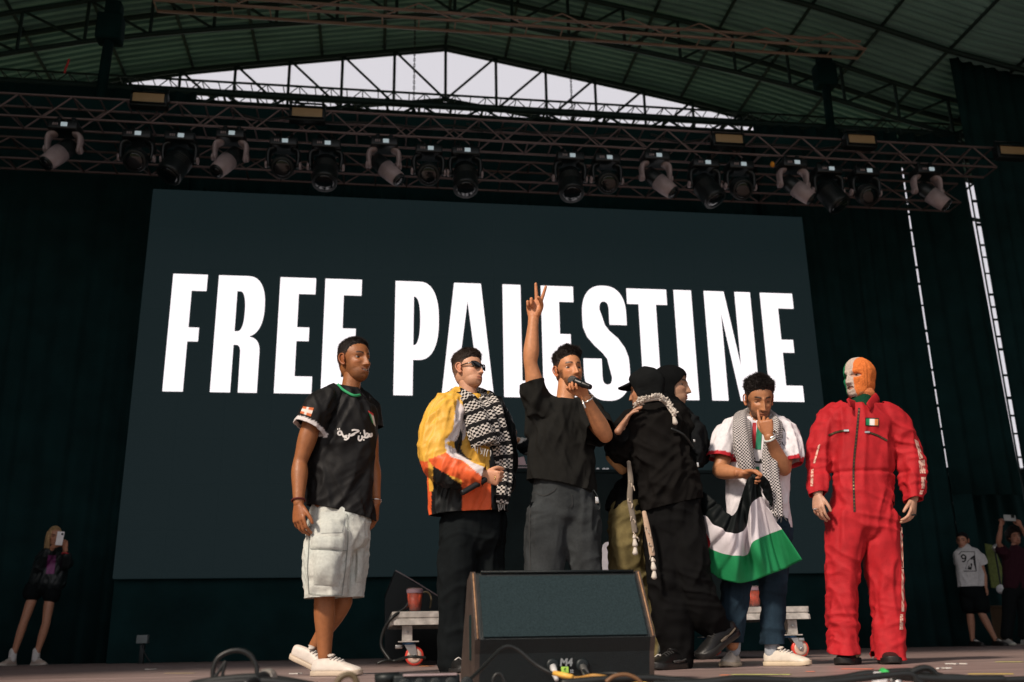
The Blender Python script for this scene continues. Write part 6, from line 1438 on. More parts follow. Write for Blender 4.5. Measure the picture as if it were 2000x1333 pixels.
# ------------------------------------------------------------------ D: capped person seen from behind
Y0 = 5.22; J, u, F = frame(Y0)
D = person('person in black seen from behind, wearing a peaked cap over a hood', F(1320, Y0))
sk = (0.46, 0.22, 0.12)
hdD = Head(J(1262, 761), -128, -4, 0, 1.0)
tub = trunk(J(1312, 985), J(1288, 860), J(1272, 800), J(1264, 775), 0.95)+[arm(J(1242, 832, 0.02), J(1215, 885, 0.10), J(1240, 880, 0.33), 0.92), arm(J(1336, 832, 0.05), J(1360, 880, 0.12), J(1330, 880, 0.36), 0.92), leg(J(1292, 1000, 0.02), J(1304, 1150, -0.02), J(1316, 1278, 0.02), 0.95), leg(J(1336, 1000, 0.0), J(1350, 1140, -0.06), J(1404, 1234, 0.01), 0.95)]
make_body(D, tub, [(J(1240, 880, 0.33), V((0.9, 0.1, 0)), (0, 0, 1), (0, -1, 0), 'flat', 0.95), (J(1330, 880, 0.36), V((-0.9, 0.1, 0.2)), (0, 0, 1), (0, -1, 0), 'flat', 0.95)], hdD, sk, dict(), beard=0.3, ears=False)
pD = head_shape()[0]
hair_shell(hdD, pD, [-0.12, -0.02, 0.02, 0.05, 0.07, 0.1], [-0.12, -0.12, -0.075, -0.01, 0.035, 0.045], lambda a, b, c: 0.014+0.013*nz(np.stack([a*20, b*20, c*9], 1)), (0.0085, 0.0095, 0.010), 'hood', D, 0.002, 40, m=m_cloth, strands=0)
n = 16; rim = []
for i in range(n+1):
    t = -1+2*i/n; rim.append((0.068*t, 0.052+0.035*(1-t*t), 0.050))
outr = [(0.060*(-1+2*i/n), 0.085+0.085*(1-(-1+2*i/n)**2)**0.5+0.0, 0.043-0.012*abs(-1+2*i/n)**2) for i in range(n+1)]
vv = [hdD.pt(*p) for p in rim]+[hdD.pt(*p) for p in outr]; ff = [(i, i+1, n+2+i, n+1+i) for i in range(n)]
o = mesh_obj('cap_peak', vv, ff, m_cloth, D, cols=np.tile(np.array((0.012, 0.013, 0.014)), (len(vv), 1))); md = o.modifiers.new('t', 'SOLIDIFY'); md.thickness = 0.008
dk = (0.0075, 0.0068, 0.0064)
top = GT(L([(J(1272, 786), 26*u, 22*u), (J(1276, 800), 46*u, 30*u), (J(1284, 825), 60*u, 38*u), (J(1290, 870), 60*u, 42*u), (J(1300, 930), 60*u, 44*u), (J(1310, 980), 62*u, 44*u), (J(1316, 1015), 63*u, 42*u)]))
slA = GT(L([(J(1262, 815, 0.0), 32*u), (J(1240, 835, 0.03), 36*u), (J(1220, 868, 0.08), 33*u), (J(1218, 884, 0.14), 27*u), (J(1228, 880, 0.26), 22*u)]))
slB = GT(L([(J(1308, 815, 0.02), 32*u), (J(1334, 835, 0.05), 30*u), (J(1352, 868, 0.10), 26*u), (J(1350, 882, 0.18), 22*u), (J(1335, 880, 0.34), 18*u)]))
garment('black_smock', [(top, [(J(1310, 988), (0.22, 0, -1), 0.4), (J(1273, 790), (0, 0, 1), 0.09)]), (slA, []), (slB, [])], 0.0078, m_cloth, D, [],
        [((0.45, 0, 1), 2.5, 13, 0.013, 51), ((1, 0, -0.35), 3, 14, 0.012, 52), ((1, 0, 0.5), 3.5, 18, 0.008, 53)], colf=const(dk))
bvD = LAST['bvh']
# small black bag on the far side
bg_ = thing('shoulder_bag', 'small black shoulder bag bunched beside the embracing pair', 'bag', J(1362, 880, 0.02))
garment('pouch', GT(L([(J(1352, 822, 0.03), 14*u, 20*u), (J(1358, 845, 0.02), 15*u, 24*u), (J(1356, 880, 0.0), 16*u, 24*u), (J(1362, 905, 0.0), 9*u, 16*u)])), 0.008, m_cloth, bg_, [], [((0.5, 0, 1), 5, 30, 0.016, 55)], colf=const((0.008, 0.009, 0.010)), thick=0)
cable('strap', [J(1312, 838, -0.13), J(1335, 850, -0.12), J(1352, 872, -0.08)], 0.008, m_cable, bg_); MB().box(J(1356, 861, -0.12), (0.012, 0.006, 0.016), bev=0.003).build('buckle', m_silver, bg_); MB().box(J(1363, 908, -0.08), (0.012, 0.006, 0.026), bev=0.003).build('zip_pull', m_silver, bg_)
tr_ = GT(L([(J(1312, 965), 54*u, 38*u), (J(1314, 1010), 58*u, 40*u), (J(1316, 1035), 56*u, 40*u)]), L([(J(1292, 1020, 0.02), 36*u), (J(1300, 1110, -0.01), 35*u), (J(1312, 1200, 0.0), 36*u), (J(1322, 1260, 0.02), 32*u), (J(1322, 1296, 0.02), 28*u)]), L([(J(1334, 1020, 0.0), 38*u), (J(1346, 1110, -0.05), 37*u), (J(1364, 1175, -0.03), 36*u), (J(1384, 1208, 0.0), 33*u), (J(1404, 1232, 0.01), 25*u)]))
garment('black_trousers', tr_, 0.0085, m_cloth, D, [], [((0.2, 0, 1), 3, 14, 0.011, 56), ((1, 0, -0.4), 3.5, 15, 0.010, 57)], colf=const((0.0055, 0.0055, 0.0057)), thick=0)
bkS = (0.005, 0.005, 0.005); glo = (0.010, 0.010, 0.010)
shoe(D, F(1336, Y0-0.03), F(1292, Y0-0.16), (0, 0, 1), bkS, glo, 0.29, 'chunky', (0.03, 0.03, 0.03), accent=(0.05, 0.05, 0.05))
shoe(D, J(1440, 1238, 0.03), J(1352, 1302, -0.10), (-0.55, -0.35, 0.75), bkS, glo, 0.315, 'chunky', (0.03, 0.03, 0.03), accent=(0.10, 0.08, 0.06))
# tasselled scarf: the collar of tassels and two ends
crm = (0.60, 0.55, 0.49)
colr = [J(1240, 797, -0.02), J(1250, 787, -0.10), J(1268, 781, -0.14), J(1288, 780, -0.12), J(1300, 788, -0.10), J(1310, 802, -0.12), J(1318, 812, -0.14)]
v, f = loft([(p, 0.010, 0.012) for p in colr], (0, 0, 1), 10, 6); sc_ = mesh_obj('tassel_scarf', v, f, m_cloth, D, cols=np.tile(np.array(crm), (len(v), 1)))
cr = crom([tuple(p) for p in colr], 8); rnd = random.Random(5)
for i, p in enumerate(cr):
    for k in range(2):
        p0 = V(p)+V((rnd.uniform(-.006, .006), -0.012, rnd.uniform(-.004, .01))); d = V((rnd.uniform(-1, 1), -0.5, rnd.uniform(-0.4, 1.4))).normalized()
        v, f = loft([(p0, 0.0042), (p0+d*0.012, 0.006), (p0+d*0.022, 0.0035)], (1, 0, 0), 6, 2); mesh_obj('tassel', v, f, m_cloth, sc_, cols=np.tile(np.array(crm), (len(v), 1)))
fringe(sc_, [J(1314, 806, -0.15)], 0.065, crm, seed=11, knot=True)
for path, tail, cl in ((((1228, 902, 0.0), (1232, 940, -0.03), (1230, 975, -0.03), (1236, 1010, -0.03), (1240, 1040, -0.03)), ((1238, 1045), (1241, 1060)), (0.20, 0.17, 0.14)), (((1258, 1000, -0.13), (1264, 1030, -0.15), (1270, 1060, -0.15), (1274, 1085, -0.15)), ((1274, 1090), (1278, 1106)), (0.46, 0.33, 0.24))):
    v, f = loft([(J(*q), 0.016 if i else 0.012, 0.007) for i, q in enumerate(path)], (1, 0, 0), 10, 6); o = mesh_obj('scarf_end', v, f, m_cloth, D, cols=np.tile(np.array(cl), (len(v), 1)))
    for i, q in enumerate(path[1:]): fringe(o, [J(q[0]-3+j*4, q[1]+j*5, q[2]-0.01) for j in range(3)], 0.022, (0.5, 0.42, 0.34), seed=20+i)
    fringe(o, [J(tail[0][0], tail[0][1], path[-1][2]-0.01), J(tail[1][0], tail[1][1], path[-1][2]-0.01)], 0.06, crm, seed=30, knot=True)

# ------------------------------------------------------------------ G: man wiping his eye, holding the flag
Y0 = 5.35; J, u, F = frame(Y0)
Gp = person('bearded man in white football shirt and checked scarf wiping his eye', F(1480, Y0))
sk = (0.42, 0.185, 0.088)
hdG = Head(J(1483, 781, -0.05), -6, -24, 0, 1.02)
shR, elR, wrR = J(1428, 845, 0.02), J(1404, 920, -0.06), J(1448, 926, -0.22)
shL, elL, wrL = J(1532, 845, 0.02), J(1532, 918, -0.14), J(1501, 852, -0.25)
tub = trunk(J(1478, 1000), J(1480, 890), J(1481, 828, 0.0), J(1482, 800, -0.03), 0.95)+[arm(shR, elR, wrR), arm(shL, elL, wrL), leg(J(1452, 1020), J(1440, 1150), J(1430, 1262), 0.95), leg(J(1506, 1020), J(1508, 1150), J(1508, 1268), 0.95)]
make_body(Gp, tub, [(wrR, J(1487, 930, -0.25)-wrR, (0.2, -0.7, 0.5), (0.1, 0.2, -1), 'grip', 0.95), (wrL, J(1491, 806, -0.27)-wrL, (-0.8, 0.5, 0.2), (-0.45, 0.85, 0.1), 'point', 0.95)], hdG, sk, dict(nose=1.1), beard=0.95, bcol=(0.02, 0.012, 0.009), brow=(0.012, 0.008, 0.006), lid=0.2)
pG = head_shape(nose=1.1)[0]
hair_shell(hdG, pG, HLB, HLC, lambda a, b, c: 0.006+0.024*sstep(c, 0.03, 0.085), (0.010, 0.007, 0.006), 'hair', Gp, 0.006, 70, fade=(0.4, 0.185, 0.1))
wht = (0.70, 0.67, 0.70)
top = GT(L([(J(1481, 818), 30*u, 24*u), (J(1480, 832), 52*u, 32*u), (J(1480, 860), 64*u, 38*u), (J(1479, 920), 62*u, 40*u), (J(1480, 980), 64*u, 40*u), (J(1484, 1030), 62*u, 38*u), (J(1484, 1060), 60*u, 36*u)]))
slA = GT(L([(J(1450, 836, 0.0), 28*u), (J(1428, 850, 0.01), 30*u), (J(1412, 880, -0.02), 27*u), (J(1402, 912, -0.05), 26*u)]))
slB = GT(L([(J(1510, 836, 0.0), 28*u), (J(1532, 850, 0.0), 28*u), (J(1540, 885, -0.06), 27*u), (J(1541, 912, -0.10), 26*u), (J(1540, 930, -0.12), 26*u)]))
cA = (J(1407, 896, -0.035), V((-0.25, -0.1, -1)).normalized()); cB = (J(1540, 908, -0.09), V((0.15, -0.3, -1)).normalized())
def colG(v):
    c = np.tile(np.array(wht), (len(v), 1))
    for p, n_ in (cA, cB):
        d = (v-np.array(p))@np.array(n_); c[(d > -0.024) & (d < 0.003) & (np.linalg.norm(v-np.array(p), axis=1) < 0.112)] = (0.42, 0.02, 0.03)
    return c
garment('white_football_shirt', [(top, [(J(1484, 1040), (0, 0, -1), 0.4), (J(1481, 822), (0, -0.2, 1), 0.1)]), (slA, [(*cA, 0.3)]), (slB, [(*cB, 0.3)])], 0.0078, m_jersey, Gp, [], [((0.15, 0, 1), 2.5, 15, 0.010, 61), ((0.6, 0, 1), 3, 18, 0.008, 62)], colf=colG)
bvG = LAST['bvh']; sg_ = LAST['o']
quad_decal('stripe', ((1470, 826), (1477, 826), (1476, 876), (1468, 876)), mcol('stripe_red', (0.36, 0.02, 0.03)), sg_, 3, 12, 0.004, bvh=bvG); quad_decal('stripe', ((1479, 828), (1489, 828), (1486, 878), (1475, 878)), mcol('stripe_green', (0.02, 0.20, 0.11)), sg_, 3, 12, 0.005, bvh=bvG)
for c, m_ in ((((1468, 911), (1473, 911), (1473, 919), (1468, 919)), 'stripe_red'), (((1476, 912), (1483, 912), (1483, 922), (1476, 922)), 'stripe_green')): quad_decal('stripe', c, MATS[m_], sg_, 2, 3, 0.004, bvh=bvG)
stroke_decal('shirt_lettering', [[(1466, 900), (1471, 902), (1474, 898), (1472, 894), (1469, 897)], [(1474, 902), (1482, 903), (1492, 902), (1500, 899)], [(1484, 903), (1486, 897)], [(1489, 903), (1491, 896)], [(1462, 895), (1466, 901), (1462, 906)]], 3.2, mcol('black_lettering', (0.01, 0.012, 0.012)), sg_, 0.004, bvG)
jn = GT(L([(J(1480, 1000), 56*u, 38*u), (J(1480, 1030), 58*u, 38*u)]), L([(J(1454, 1030), 40*u), (J(1442, 1110, -0.01), 30*u), (J(1434, 1180), 25*u), (J(1430, 1240), 22*u), (J(1430, 1280), 21*u)]), L([(J(1508, 1030), 38*u), (J(1508, 1110, -0.02), 30*u), (J(1508, 1180), 24*u), (J(1508, 1240), 22*u), (J(1508, 1280), 22*u)]))
def colGj(v): n_ = nz(v*10); return np.array((0.016, 0.030, 0.045))[None]*(1+0.6*n_[:, None])
garment('dark_jeans', jn, 0.0085, m_denim, Gp, [(J(1508, 1259), (0, 0, -1), 0.12), (J(1430, 1256), (0, 0, -1), 0.12)], [((0.1, 0, 1), 3, 14, 0.007, 65), ((1, 0, 0.3), 4, 18, 0.008, 66)], colf=colGj)
w1, w2 = (0.62, 0.56, 0.48), (0.60, 0.50, 0.36)
shoe(Gp, F(1440, Y0+0.16), F(1414, Y0-0.08), (0, 0, 1), w1, w2, 0.27); shoe(Gp, F(1494, Y0+0.03), F(1562, Y0-0.14), (0, 0, 1), w1, w2, 0.28)
for px, py, dy in ((1432, 1258, 0.06), (1508, 1264, 0.0)):
    v, f = loft([(J(px, py-12, dy), 0.042), (J(px, py+14, dy), 0.040)], (1, 0, 0), 16, 3); mesh_obj('sock', v, f, m_cloth, Gp, cols=np.tile(np.array((0.33, 0.36, 0.40)), (len(v), 1)))
mg = scarf_mat('keffiyeh_check', 'check', 130, 130)
scarf('scarf', [(J(1500, 812, 0.12), 14*u, 10*u), (J(1480, 806, 0.14), 14*u, 12*u), (J(1456, 812, 0.06), 15*u, 12*u), (J(1448, 830, -0.09), 17*u, 12*u), (J(1450, 865, -0.16), 19*u, 10*u), (J(1456, 900, -0.175), 17*u, 9*u), (J(1460, 925, -0.17), 15*u, 8*u)], (1, 0, 0), mg, Gp, seed=5, wr=0.009)
scarf('scarf', [(J(1478, 806, 0.13), 14*u, 11*u), (J(1502, 812, 0.06), 14*u, 12*u), (J(1512, 832, -0.09), 14*u, 12*u), (J(1508, 870, -0.16), 15*u, 10*u), (J(1506, 920, -0.18), 15*u, 9*u), (J(1514, 965, -0.20), 13*u, 8*u), (J(1518, 1000, -0.21), 11*u, 6*u), (J(1520, 1010, -0.21), 9*u, 5*u)], (1, 0, 0), mg, Gp, seed=6, wr=0.009)
fringe(Gp, [J(1510+i*3.5, 1008, -0.215) for i in range(7)], 0.03, (0.07, 0.07, 0.07), seed=8); fringe(Gp, [J(1528, 836+i*14, -0.14) for i in range(4)], 0.02, (0.05, 0.05, 0.05), seed=9)
band('bracelet', J(1503, 856, -0.245), elL-wrL, 0.033, 0.006, mat('white_band', (0.55, 0.6, 0.58), 0.5), Gp); band('bracelet', J(1505, 850, -0.248), elL-wrL, 0.032, 0.005, m_silver, Gp)
# ---- the flag: black, white, green with a red hoist
cols_px = [[(1352, 938), (1360, 990), (1366, 1044), (1362, 1108)], [(1378, 962), (1378, 1008), (1380, 1060), (1382, 1116)], [(1404, 984), (1402, 1027), (1404, 1079), (1412, 1132)], [(1434, 1006), (1437, 1042), (1438, 1085), (1444, 1139)],
           [(1450, 968), (1460, 1028), (1462, 1083), (1476, 1133)], [(1460, 936), (1467, 988), (1474, 1058), (1506, 1122)], [(1474, 930), (1483, 972), (1502, 1044), (1538, 1110)], [(1487, 934), (1490, 971), (1528, 1034), (1566, 1094)]]
dep = [[-0.05, -0.06, -0.05, -0.04], [-0.14, -0.16, -0.13, -0.10], [-0.20, -0.25, -0.19, -0.15], [-0.27, -0.31, -0.28, -0.22], [-0.22, -0.22, -0.17, -0.15], [-0.27, -0.30, -0.27, -0.22], [-0.29, -0.25, -0.20, -0.16], [-0.29, -0.28, -0.24, -0.24]]
NU, NVv = 14, 16; ctrl = np.array([[tuple(J(*cols_px[i][j], dep[i][j])) for j in range(4)] for i in range(8)])
rows4 = np.stack([crom(ctrl[:, j], NU) for j in range(4)], 1)              # (7*NU+1, 4, 3)
surf = np.stack([crom(r, NVv) for r in rows4], 0); nu_, nv_ = surf.shape[:2]
vv = surf.reshape(-1, 3).copy(); gp = J(1476, 926, -0.28)
for i in range(nu_):
    for j in range(nv_):
        q3 = V(vv[i*nv_+j])-gp; an_ = math.atan2(q3.z, q3.x); rd = q3.length; n1 = noise.noise((an_*5.5, rd*0.8, 2.0)); n2 = noise.noise((an_*12.0, rd*2.2, 5.0))
        vv[i*nv_+j][1] += min(rd*0.11, 0.034)*((1-3.0*abs(n1))*0.9+0.5*n2)
ff = [(i*nv_+j, i*nv_+j+1, (i+1)*nv_+j+1, (i+1)*nv_+j) for i in range(nu_-1) for j in range(nv_-1)]
fl_cols = [(0.004, 0.006, 0.0065), (0.66, 0.62, 0.66), (0.018, 0.235, 0.085), (0.42, 0.02, 0.03)]
m_fl = [mat('flag_%d' % i, c, 0.6, var=0.06, vscale=30, bump=0.15, bscale=200, spec=0.12) for i, c in enumerate(fl_cols)]
fm = []
for i in range(nu_-1):
    for j in range(nv_-1):
        u_, w_ = i/(nu_-1), (j+0.5)/(nv_-1); fm.append(3 if u_ < 0.20*(1-abs(2*w_-1.3)) else min(2, int(w_*3)))
fo = mesh_obj('flag', vv, ff, None, origin=J(1475, 930, -0.28), mats=m_fl, fm=fm); md = fo.modifiers.new('t', 'SOLIDIFY'); md.thickness = 0.002
tag(fo, 'black, white, green and red flag bunched in the hand of the eye wiping man', 'flag')
# bunched top of the flag over the fist
v, f = loft([(J(1470, 930, -0.275), 0.016, 0.010), (J(1482, 934, -0.285), 0.022, 0.013), (J(1495, 946, -0.265), 0.028, 0.012), (J(1501, 966, -0.25), 0.024, 0.008), (J(1508, 988, -0.24), 0.006, 0.004)], (1, 0, 0.6), 16, 6)
va = np.array([tuple(p) for p in v]); va = va+0.009*np.stack([nz(va*55), nz(va*55+9), nz(va*55+20)], 1)
mesh_obj('gathered_corner', va, f, m_fl[0], fo)
for o in (bpy.data.objects['gathered_corner'],): pass

# =================================================================== FURTHER BACK
# ---- performer bent over the desk, mostly hidden by the man with the raised arm
Y0 = 8.75; J, u, F = frame(Y0); zr = zt2
DJ = person('performer in black and white jacket at the desk, hidden behind the raised arm man', (P(1085, 1200, Y0).x, Y0, zr))
sk = (0.42, 0.2, 0.1); hx = P(1090, 900, Y0).x
pt = lambda dx, z, dy=0.0: V((hx+dx, Y0+dy, zr+z))
hdJ = Head(pt(0, 1.52, -0.12), -10, -30, 0, 1.0)
tub = trunk(pt(0, 0.92), pt(0, 1.2, -0.02), pt(0, 1.40, -0.05), pt(0, 1.48, -0.09), 0.95)+[arm(pt(-0.18, 1.33), J(1034, 872, -0.25), J(1004, 858, -0.50)), arm(pt(0.18, 1.33), pt(0.24, 1.1, -0.2), pt(0.12, 1.02, -0.45)), leg(pt(-0.09, 0.88), pt(-0.1, 0.48), pt(-0.1, 0.08)), leg(pt(0.09, 0.88), pt(0.1, 0.48), pt(0.1, 0.08))]
make_body(DJ, tub, [(J(1004, 858, -0.50), J(996, 842, -0.52)-J(1004, 858, -0.50), (0.8, -0.3, 0.2), (0, -1, 0), 'grip', 0.95), (pt(0.12, 1.02, -0.45), (-0.2, -1, -0.3), (-1, 0, 0), (0, 0, -1), 'relaxed', 0.95)], hdJ, sk, beard=0.5)
hair_shell(hdJ, head_shape()[0], HLB, HLC, lambda a, b, c: 0.005+0.015*sstep(c, 0.04, 0.09), (0.012, 0.008, 0.006), 'hair', DJ)
jk = GT(L([(pt(0, 1.43, -0.05), 0.09), (pt(0, 1.36, -0.03), 0.19, 0.12), (pt(0, 1.15), 0.20, 0.14), (pt(0, 0.9), 0.20, 0.14)]), L([(pt(-0.15, 1.34), 0.09), (J(1048, 868, -0.1), 0.085), (J(1030, 874, -0.26), 0.075), (J(1012, 864, -0.44), 0.05)]), L([(pt(0.15, 1.34), 0.09), (pt(0.23, 1.12, -0.18), 0.075), (pt(0.14, 1.03, -0.42), 0.05)]))
def colDJ(v):
    px, py = to_px(v); c = np.tile(np.array((0.010, 0.012, 0.013)), (len(v), 1)); c[in_poly(px, py, [(1018, 905), (1024, 885), (1036, 880), (1036, 915), (1018, 915)])] = (0.42, 0.42, 0.42); c[in_poly(px, py, [(1000, 850), (1010, 860), (1024, 852), (1030, 858), (1012, 868), (998, 860)])] = (0.5, 0.48, 0.45)
    return c
garment('jacket', jk, 0.011, m_cloth, DJ, [], [((0.4, 0, 1), 3, 16, 0.012, 71)], colf=colDJ, thick=0)
garment('trousers', GT(L([(pt(0, 0.95), 0.16, 0.12), (pt(0, 0.85), 0.17, 0.13)]), L([(pt(-0.09, 0.86), 0.10), (pt(-0.1, 0.45), 0.085), (pt(-0.1, 0.06), 0.08)]), L([(pt(0.09, 0.86), 0.10), (pt(0.1, 0.45), 0.085), (pt(0.1, 0.06), 0.08)])), 0.012, m_cloth, DJ, [], [], colf=const((0.01, 0.01, 0.012)), thick=0)
for s in (-1, 1): shoe(DJ, pt(s*0.1, 0.004, 0.08), pt(s*0.11, 0.004, -0.2), (0, 0, 1), (0.02, 0.02, 0.02), (0.05, 0.05, 0.05), 0.28)

# ---- woman filming beside the drape on the left
Y0 = 11.7; J, u, F = frame(Y0); gz = F(60, Y0)
I_ = person('blonde woman in black jacket and shorts filming with a phone by the drapes', F(60, Y0))
sk = (0.46, 0.22, 0.135)
k_ = (J(100, 1028).z)/1.62; foot = lambda px: F(px, Y0)
hdI = Head(J(107, 1049), 28, -4, 0, 0.88)
an1, an2 = J(24, 1287), J(70, 1284); an1.z = an2.z = 0.085
tub = trunk(J(88, 1140), J(102, 1095), J(105, 1075), J(106, 1062), 0.82, 0.14)+[arm(J(90, 1082), J(80, 1105, -0.12), J(106, 1066, -0.25), 0.78), arm(J(118, 1082), J(128, 1100, -0.12), J(127, 1070, -0.25), 0.78), leg(J(70, 1150), J(47, 1215, -0.03), an1, 0.80), leg(J(100, 1152), J(90, 1218, -0.03), an2, 0.80)]
make_body(I_, tub, [(J(104, 1068, -0.25), J(118, 1060, -0.28)-J(104, 1068, -0.25), (0, 0, 1), (0.5, 0.8, 0), 'grip', 0.85), (J(128, 1072, -0.25), J(125, 1055, -0.28)-J(128, 1072, -0.25), (-1, -0.2, 0), (-0.3, 0.9, 0), 'grip', 0.85)], hdI, sk, dict(jaw=0.92), voxel=0.009)
hr = GT(L([(hdI.pt(0, -0.01, 0.075), 0.065, 0.085), (hdI.pt(0, -0.035, 0.03), 0.082, 0.085), (hdI.pt(0.01, -0.055, -0.04), 0.082, 0.065), (hdI.pt(0.015, -0.06, -0.11), 0.075, 0.05), (hdI.pt(0.03, -0.05, -0.19), 0.06, 0.04), (hdI.pt(0.035, -0.04, -0.26), 0.035, 0.03)], hdI.r), L([(hdI.pt(0.065, 0.03, 0.05), 0.022, 0.03), (hdI.pt(0.075, 0.025, -0.03), 0.022, 0.03), (hdI.pt(0.07, 0.03, -0.12), 0.022, 0.026), (hdI.pt(0.06, 0.04, -0.20), 0.012, 0.016)], hdI.r))
garment('hair', hr, 0.008, m_hair, I_, [], [((0, 0, 1), 3, 60, 0.008, 81)], colf=const((0.42, 0.27, 0.13)), thick=0)
garment('jacket', GT(L([(J(105, 1072), 0.07), (J(104, 1084), 0.17, 0.11), (J(98, 1110), 0.19, 0.13), (J(92, 1140), 0.20, 0.13)]), L([(J(92, 1083), 0.08), (J(78, 1106, -0.1), 0.075), (J(96, 1078, -0.21), 0.055)]), L([(J(117, 1083), 0.075), (J(130, 1102, -0.1), 0.07), (J(130, 1085, -0.21), 0.05)])), 0.011, m_leather, I_, [], [((0.3, 0, 1), 4, 22, 0.014, 82)], colf=zones((0.008, 0.013, 0.014), [([(94, 1085), (110, 1085), (106, 1121), (90, 1121)], (0.20, 0.035, 0.15))]), thick=0)
garment('shorts', GT(L([(J(90, 1128), 0.15, 0.11), (J(86, 1146), 0.17, 0.12)]), L([(J(68, 1148), 0.105), (J(62, 1162), 0.10)]), L([(J(100, 1148), 0.105), (J(101, 1166), 0.095)])), 0.010, m_denim, I_, [], [], colf=const((0.007, 0.009, 0.010)), thick=0)
for px, a_ in ((22, an1), (66, an2)):
    v, f = loft([(a_+V((0, 0, 0.075)), 0.040), (a_-V((0, 0, 0.02)), 0.042)], (1, 0, 0), 14, 3); mesh_obj('sock', v, f, m_cloth, I_, cols=np.tile(np.array((0.6, 0.58, 0.56)), (len(v), 1)))
shoe(I_, an1+V((0.02, 0.06, -0.083)), an1+V((-0.05, -0.15, -0.083)), (0, 0, 1), (0.5, 0.4, 0.34), (0.5, 0.45, 0.4), 0.25); shoe(I_, an2+V((-0.05, 0.05, -0.083)), an2+V((0.13, -0.10, -0.083)), (0, 0, 1), (0.5, 0.4, 0.34), (0.5, 0.45, 0.4), 0.25)
def phone(c, w, h, rot, label, m_):
    t = thing('phone', label, 'phone', c); M = rot
    MB().box((0, 0, 0), (w, 0.009, h), rot=M, bev=0.003).build('case', m_, t, local=True)
    MB().box(M @ V((w*0.25, -0.0055, h*0.32)), (w*0.3, 0.003, w*0.3), rot=M, bev=0.001).build('camera_bump', m_blackmetal, t, local=True); return t
phone(J(117, 1052, -0.33), 0.075, 0.15, Matrix.Rotation(R_(4), 3, 'Y'), 'white phone held up by the blonde woman in shorts', mat('phone_white', (0.88, 0.84, 0.84), 0.25))
band('bracelet', J(127, 1082, -0.24), (0, 0.3, 1), 0.03, 0.008, mat('pink_band', (0.6, 0.05, 0.06), 0.4), I_)

# ---- two bystanders on the right
Y0 = 12.25; J, u, F = frame(Y0)
Jp = person('bystander in white shirt printed 9 11 and black shorts by the drape', F(1905, Y0))
sk = (0.40, 0.20, 0.13); gx_ = F(1905, Y0)
hdJ2 = Head(J(1880, 1057), -50, 0, 0, 0.92)
an1, an2 = V((J(1932, 1230).x, Y0-0.1, 0.08)), V((J(1905, 1230).x, Y0+0.1, 0.08))
tub = trunk(J(1898, 1150), J(1893, 1100), J(1886, 1076), J(1882, 1066), 0.85)+[arm(J(1908, 1086, -0.05), J(1921, 1120, -0.06), J(1925, 1145, -0.1), 0.85), arm(J(1875, 1088, 0.08), J(1872, 1120, 0.1), J(1878, 1145, 0.05), 0.85), leg(J(1910, 1160, -0.03), J(1918, 1200, -0.08), an1, 0.85), leg(J(1890, 1160, 0.05), J(1895, 1200, 0.05), an2, 0.85)]
make_body(Jp, tub, [(J(1925, 1145, -0.1), (0.1, -0.2, -1), (-0.5, -0.8, 0), (-0.8, 0.5, 0), 'relaxed', 0.85), (J(1878, 1145, 0.05), (0.1, -0.2, -1), (-0.5, -0.8, 0), (0.8, 0.5, 0), 'relaxed', 0.85)], hdJ2, sk, voxel=0.009)
hair_shell(hdJ2, head_shape()[0], HLB, [q-0.01 for q in HLC], lambda a, b, c: 0.012+0.004*sstep(c, 0.04, 0.09), (0.012, 0.012, 0.013), 'cap', Jp, 0.001, m=m_cloth, strands=0)
garment('printed_shirt', [(GT(L([(J(1884, 1070), 0.08), (J(1886, 1078), 0.18, 0.11), (J(1893, 1105), 0.185, 0.13), (J(1899, 1142), 0.20, 0.13), (J(1900, 1160), 0.20, 0.13)])), [(J(1898, 1146), (0, 0, -1), 0.4)]), (GT(L([(J(1900, 1080, -0.02), 0.08), (J(1912, 1092, -0.05), 0.085), (J(1922, 1112, -0.06), 0.075)])), [(J(1919, 1103, -0.05), (0.4, 0, -1), 0.2)]), (GT(L([(J(1878, 1082, 0.05), 0.08), (J(1873, 1100, 0.08), 0.07)])), [])], 0.010, m_jersey, Jp, [], [((0.3, 0, 1), 3, 18, 0.010, 91)], colf=const((0.55, 0.55, 0.56)))
bvJ2 = LAST['bvh']; ps_ = LAST['o']; mk_ = mcol('shirt_print_black', (0.012, 0.014, 0.016))
for l_ in (((1876, 1078), (1903, 1078)), ((1903, 1078), (1907, 1116)), ((1882, 1116), (1907, 1116)), ((1872, 1084), (1877, 1079))): line_decal('print_frame', l_, 1.3, mk_, ps_, 0.006, bvJ2)
stroke_decal('number_nine', [[(1885, 1086), (1881, 1084), (1878, 1087), (1880, 1091), (1885, 1091), (1886, 1086), (1886, 1093), (1883, 1097), (1879, 1097)]], 2.6, mk_, ps_, 0.006, bvJ2)
decal('print_block', [(1885, 1112), (1890, 1096), (1898, 1088), (1904, 1084), (1906, 1113), (1896, 1113)], [(0, 1, 2, 5), (2, 3, 4, 5)], mk_, ps_, bvJ2, 0.006)
mw_ = mcol('shirt_print_white', (0.6, 0.6, 0.6))
for x in (1893.5, 1900): line_decal('number_one', ((x, 1094), (x+1.4, 1108)), 2.4, mw_, ps_, 0.010, bvJ2)
garment('shorts', GT(L([(J(1900, 1140), 0.17, 0.12), (J(1903, 1160), 0.18, 0.13)]), L([(J(1912, 1160, -0.03), 0.11), (J(1917, 1188, -0.07), 0.11)]), L([(J(1890, 1160, 0.05), 0.11), (J(1894, 1188, 0.05), 0.11)])), 0.011, m_cloth, Jp, [], [], colf=const((0.006, 0.008, 0.009)), thick=0)
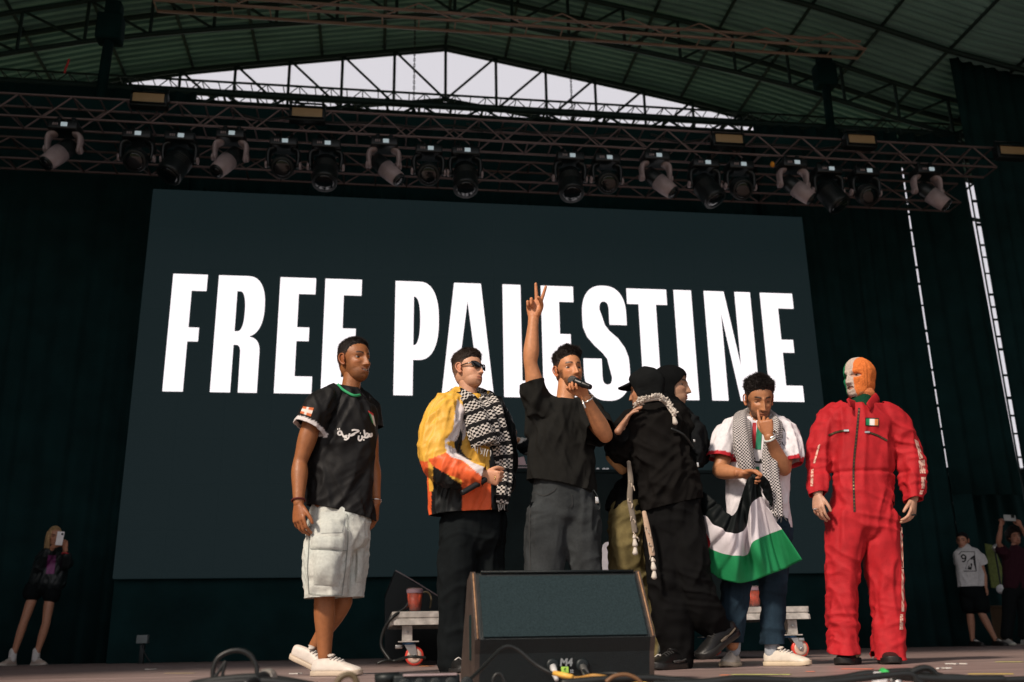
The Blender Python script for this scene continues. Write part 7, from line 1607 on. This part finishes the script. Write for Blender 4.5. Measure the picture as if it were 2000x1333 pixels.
for a_ in (an1, an2): shoe(Jp, a_+V((0, 0.07, -0.078)), a_+V((0.03, -0.18, -0.078)), (0, 0, 1), (0.012, 0.012, 0.012), (0.02, 0.02, 0.02), 0.26)
Y0 = 12.4; J, u, F = frame(Y0)
K_ = person('curly haired bystander in plum shirt holding a phone up with both hands', F(1985, Y0))
sk = (0.36, 0.17, 0.11)
hdK = Head(J(1982, 1049), -12, 4, 0, 0.92)
an1, an2 = V((J(1968, 1260).x, Y0, 0.08)), V((J(2003, 1260).x, Y0, 0.08))
tub = trunk(J(1985, 1150), J(1984, 1100), J(1983, 1078), J(1982, 1064), 0.85)+[arm(J(1963, 1088), J(1950, 1060, -0.12), J(1955, 1026, -0.2), 0.82), arm(J(2006, 1088), J(2012, 1060, -0.12), J(1994, 1028, -0.2), 0.82), leg(J(1973, 1155), J(1970, 1205), an1, 0.85), leg(J(1998, 1155), J(2001, 1205), an2, 0.85)]
make_body(K_, tub, [(J(1955, 1026, -0.2), (0.5, -0.1, 1), (0.8, 0.1, -0.4), (0.6, 0.6, 0), 'grip', 0.85), (J(1994, 1028, -0.2), (-0.5, -0.1, 1), (-0.8, 0.1, -0.4), (-0.6, 0.6, 0), 'grip', 0.85)], hdK, sk, voxel=0.009)
pK = head_shape()[0]
hair_shell(hdK, pK, HLB, [q-0.02 for q in HLC], lambda a, b, c: 0.035+0.02*nz(np.stack([a*40, b*40, c*40], 1)), (0.018, 0.010, 0.008), 'curly_hair', K_, 0.012, 40)
garment('plum_shirt', GT(L([(J(1983, 1072), 0.08), (J(1984, 1082), 0.19, 0.11), (J(1984, 1110), 0.18, 0.12), (J(1985, 1150), 0.18, 0.12)]), L([(J(1966, 1086), 0.085), (J(1954, 1072, -0.07), 0.07)]), L([(J(2004, 1086), 0.085), (J(2011, 1072, -0.07), 0.07)])), 0.010, m_cloth, K_, [], [((0.3, 0, 1), 3, 18, 0.010, 95)], colf=const((0.035, 0.012, 0.018)), thick=0)
garment('trousers', GT(L([(J(1985, 1140), 0.16, 0.12), (J(1986, 1158), 0.17, 0.12)]), L([(J(1973, 1158), 0.10), (J(1970, 1205), 0.085), (an1+V((0, 0, 0.04)), 0.075)]), L([(J(1998, 1158), 0.10), (J(2001, 1205), 0.085), (an2+V((0, 0, 0.04)), 0.075)])), 0.011, m_cloth, K_, [], [], colf=const((0.008, 0.010, 0.011)), thick=0)
for a_ in (an1, an2): shoe(K_, a_+V((0, 0.07, -0.078)), a_+V((-0.03, -0.18, -0.078)), (0, 0, 1), (0.40, 0.40, 0.38), (0.45, 0.45, 0.38), 0.27)
phone(J(1972, 1012, -0.3), 0.17, 0.08, Matrix.Rotation(R_(3), 3, 'Y'), 'silver phone held sideways above curly hair', mat('phone_silver', (0.40, 0.42, 0.42), 0.3))
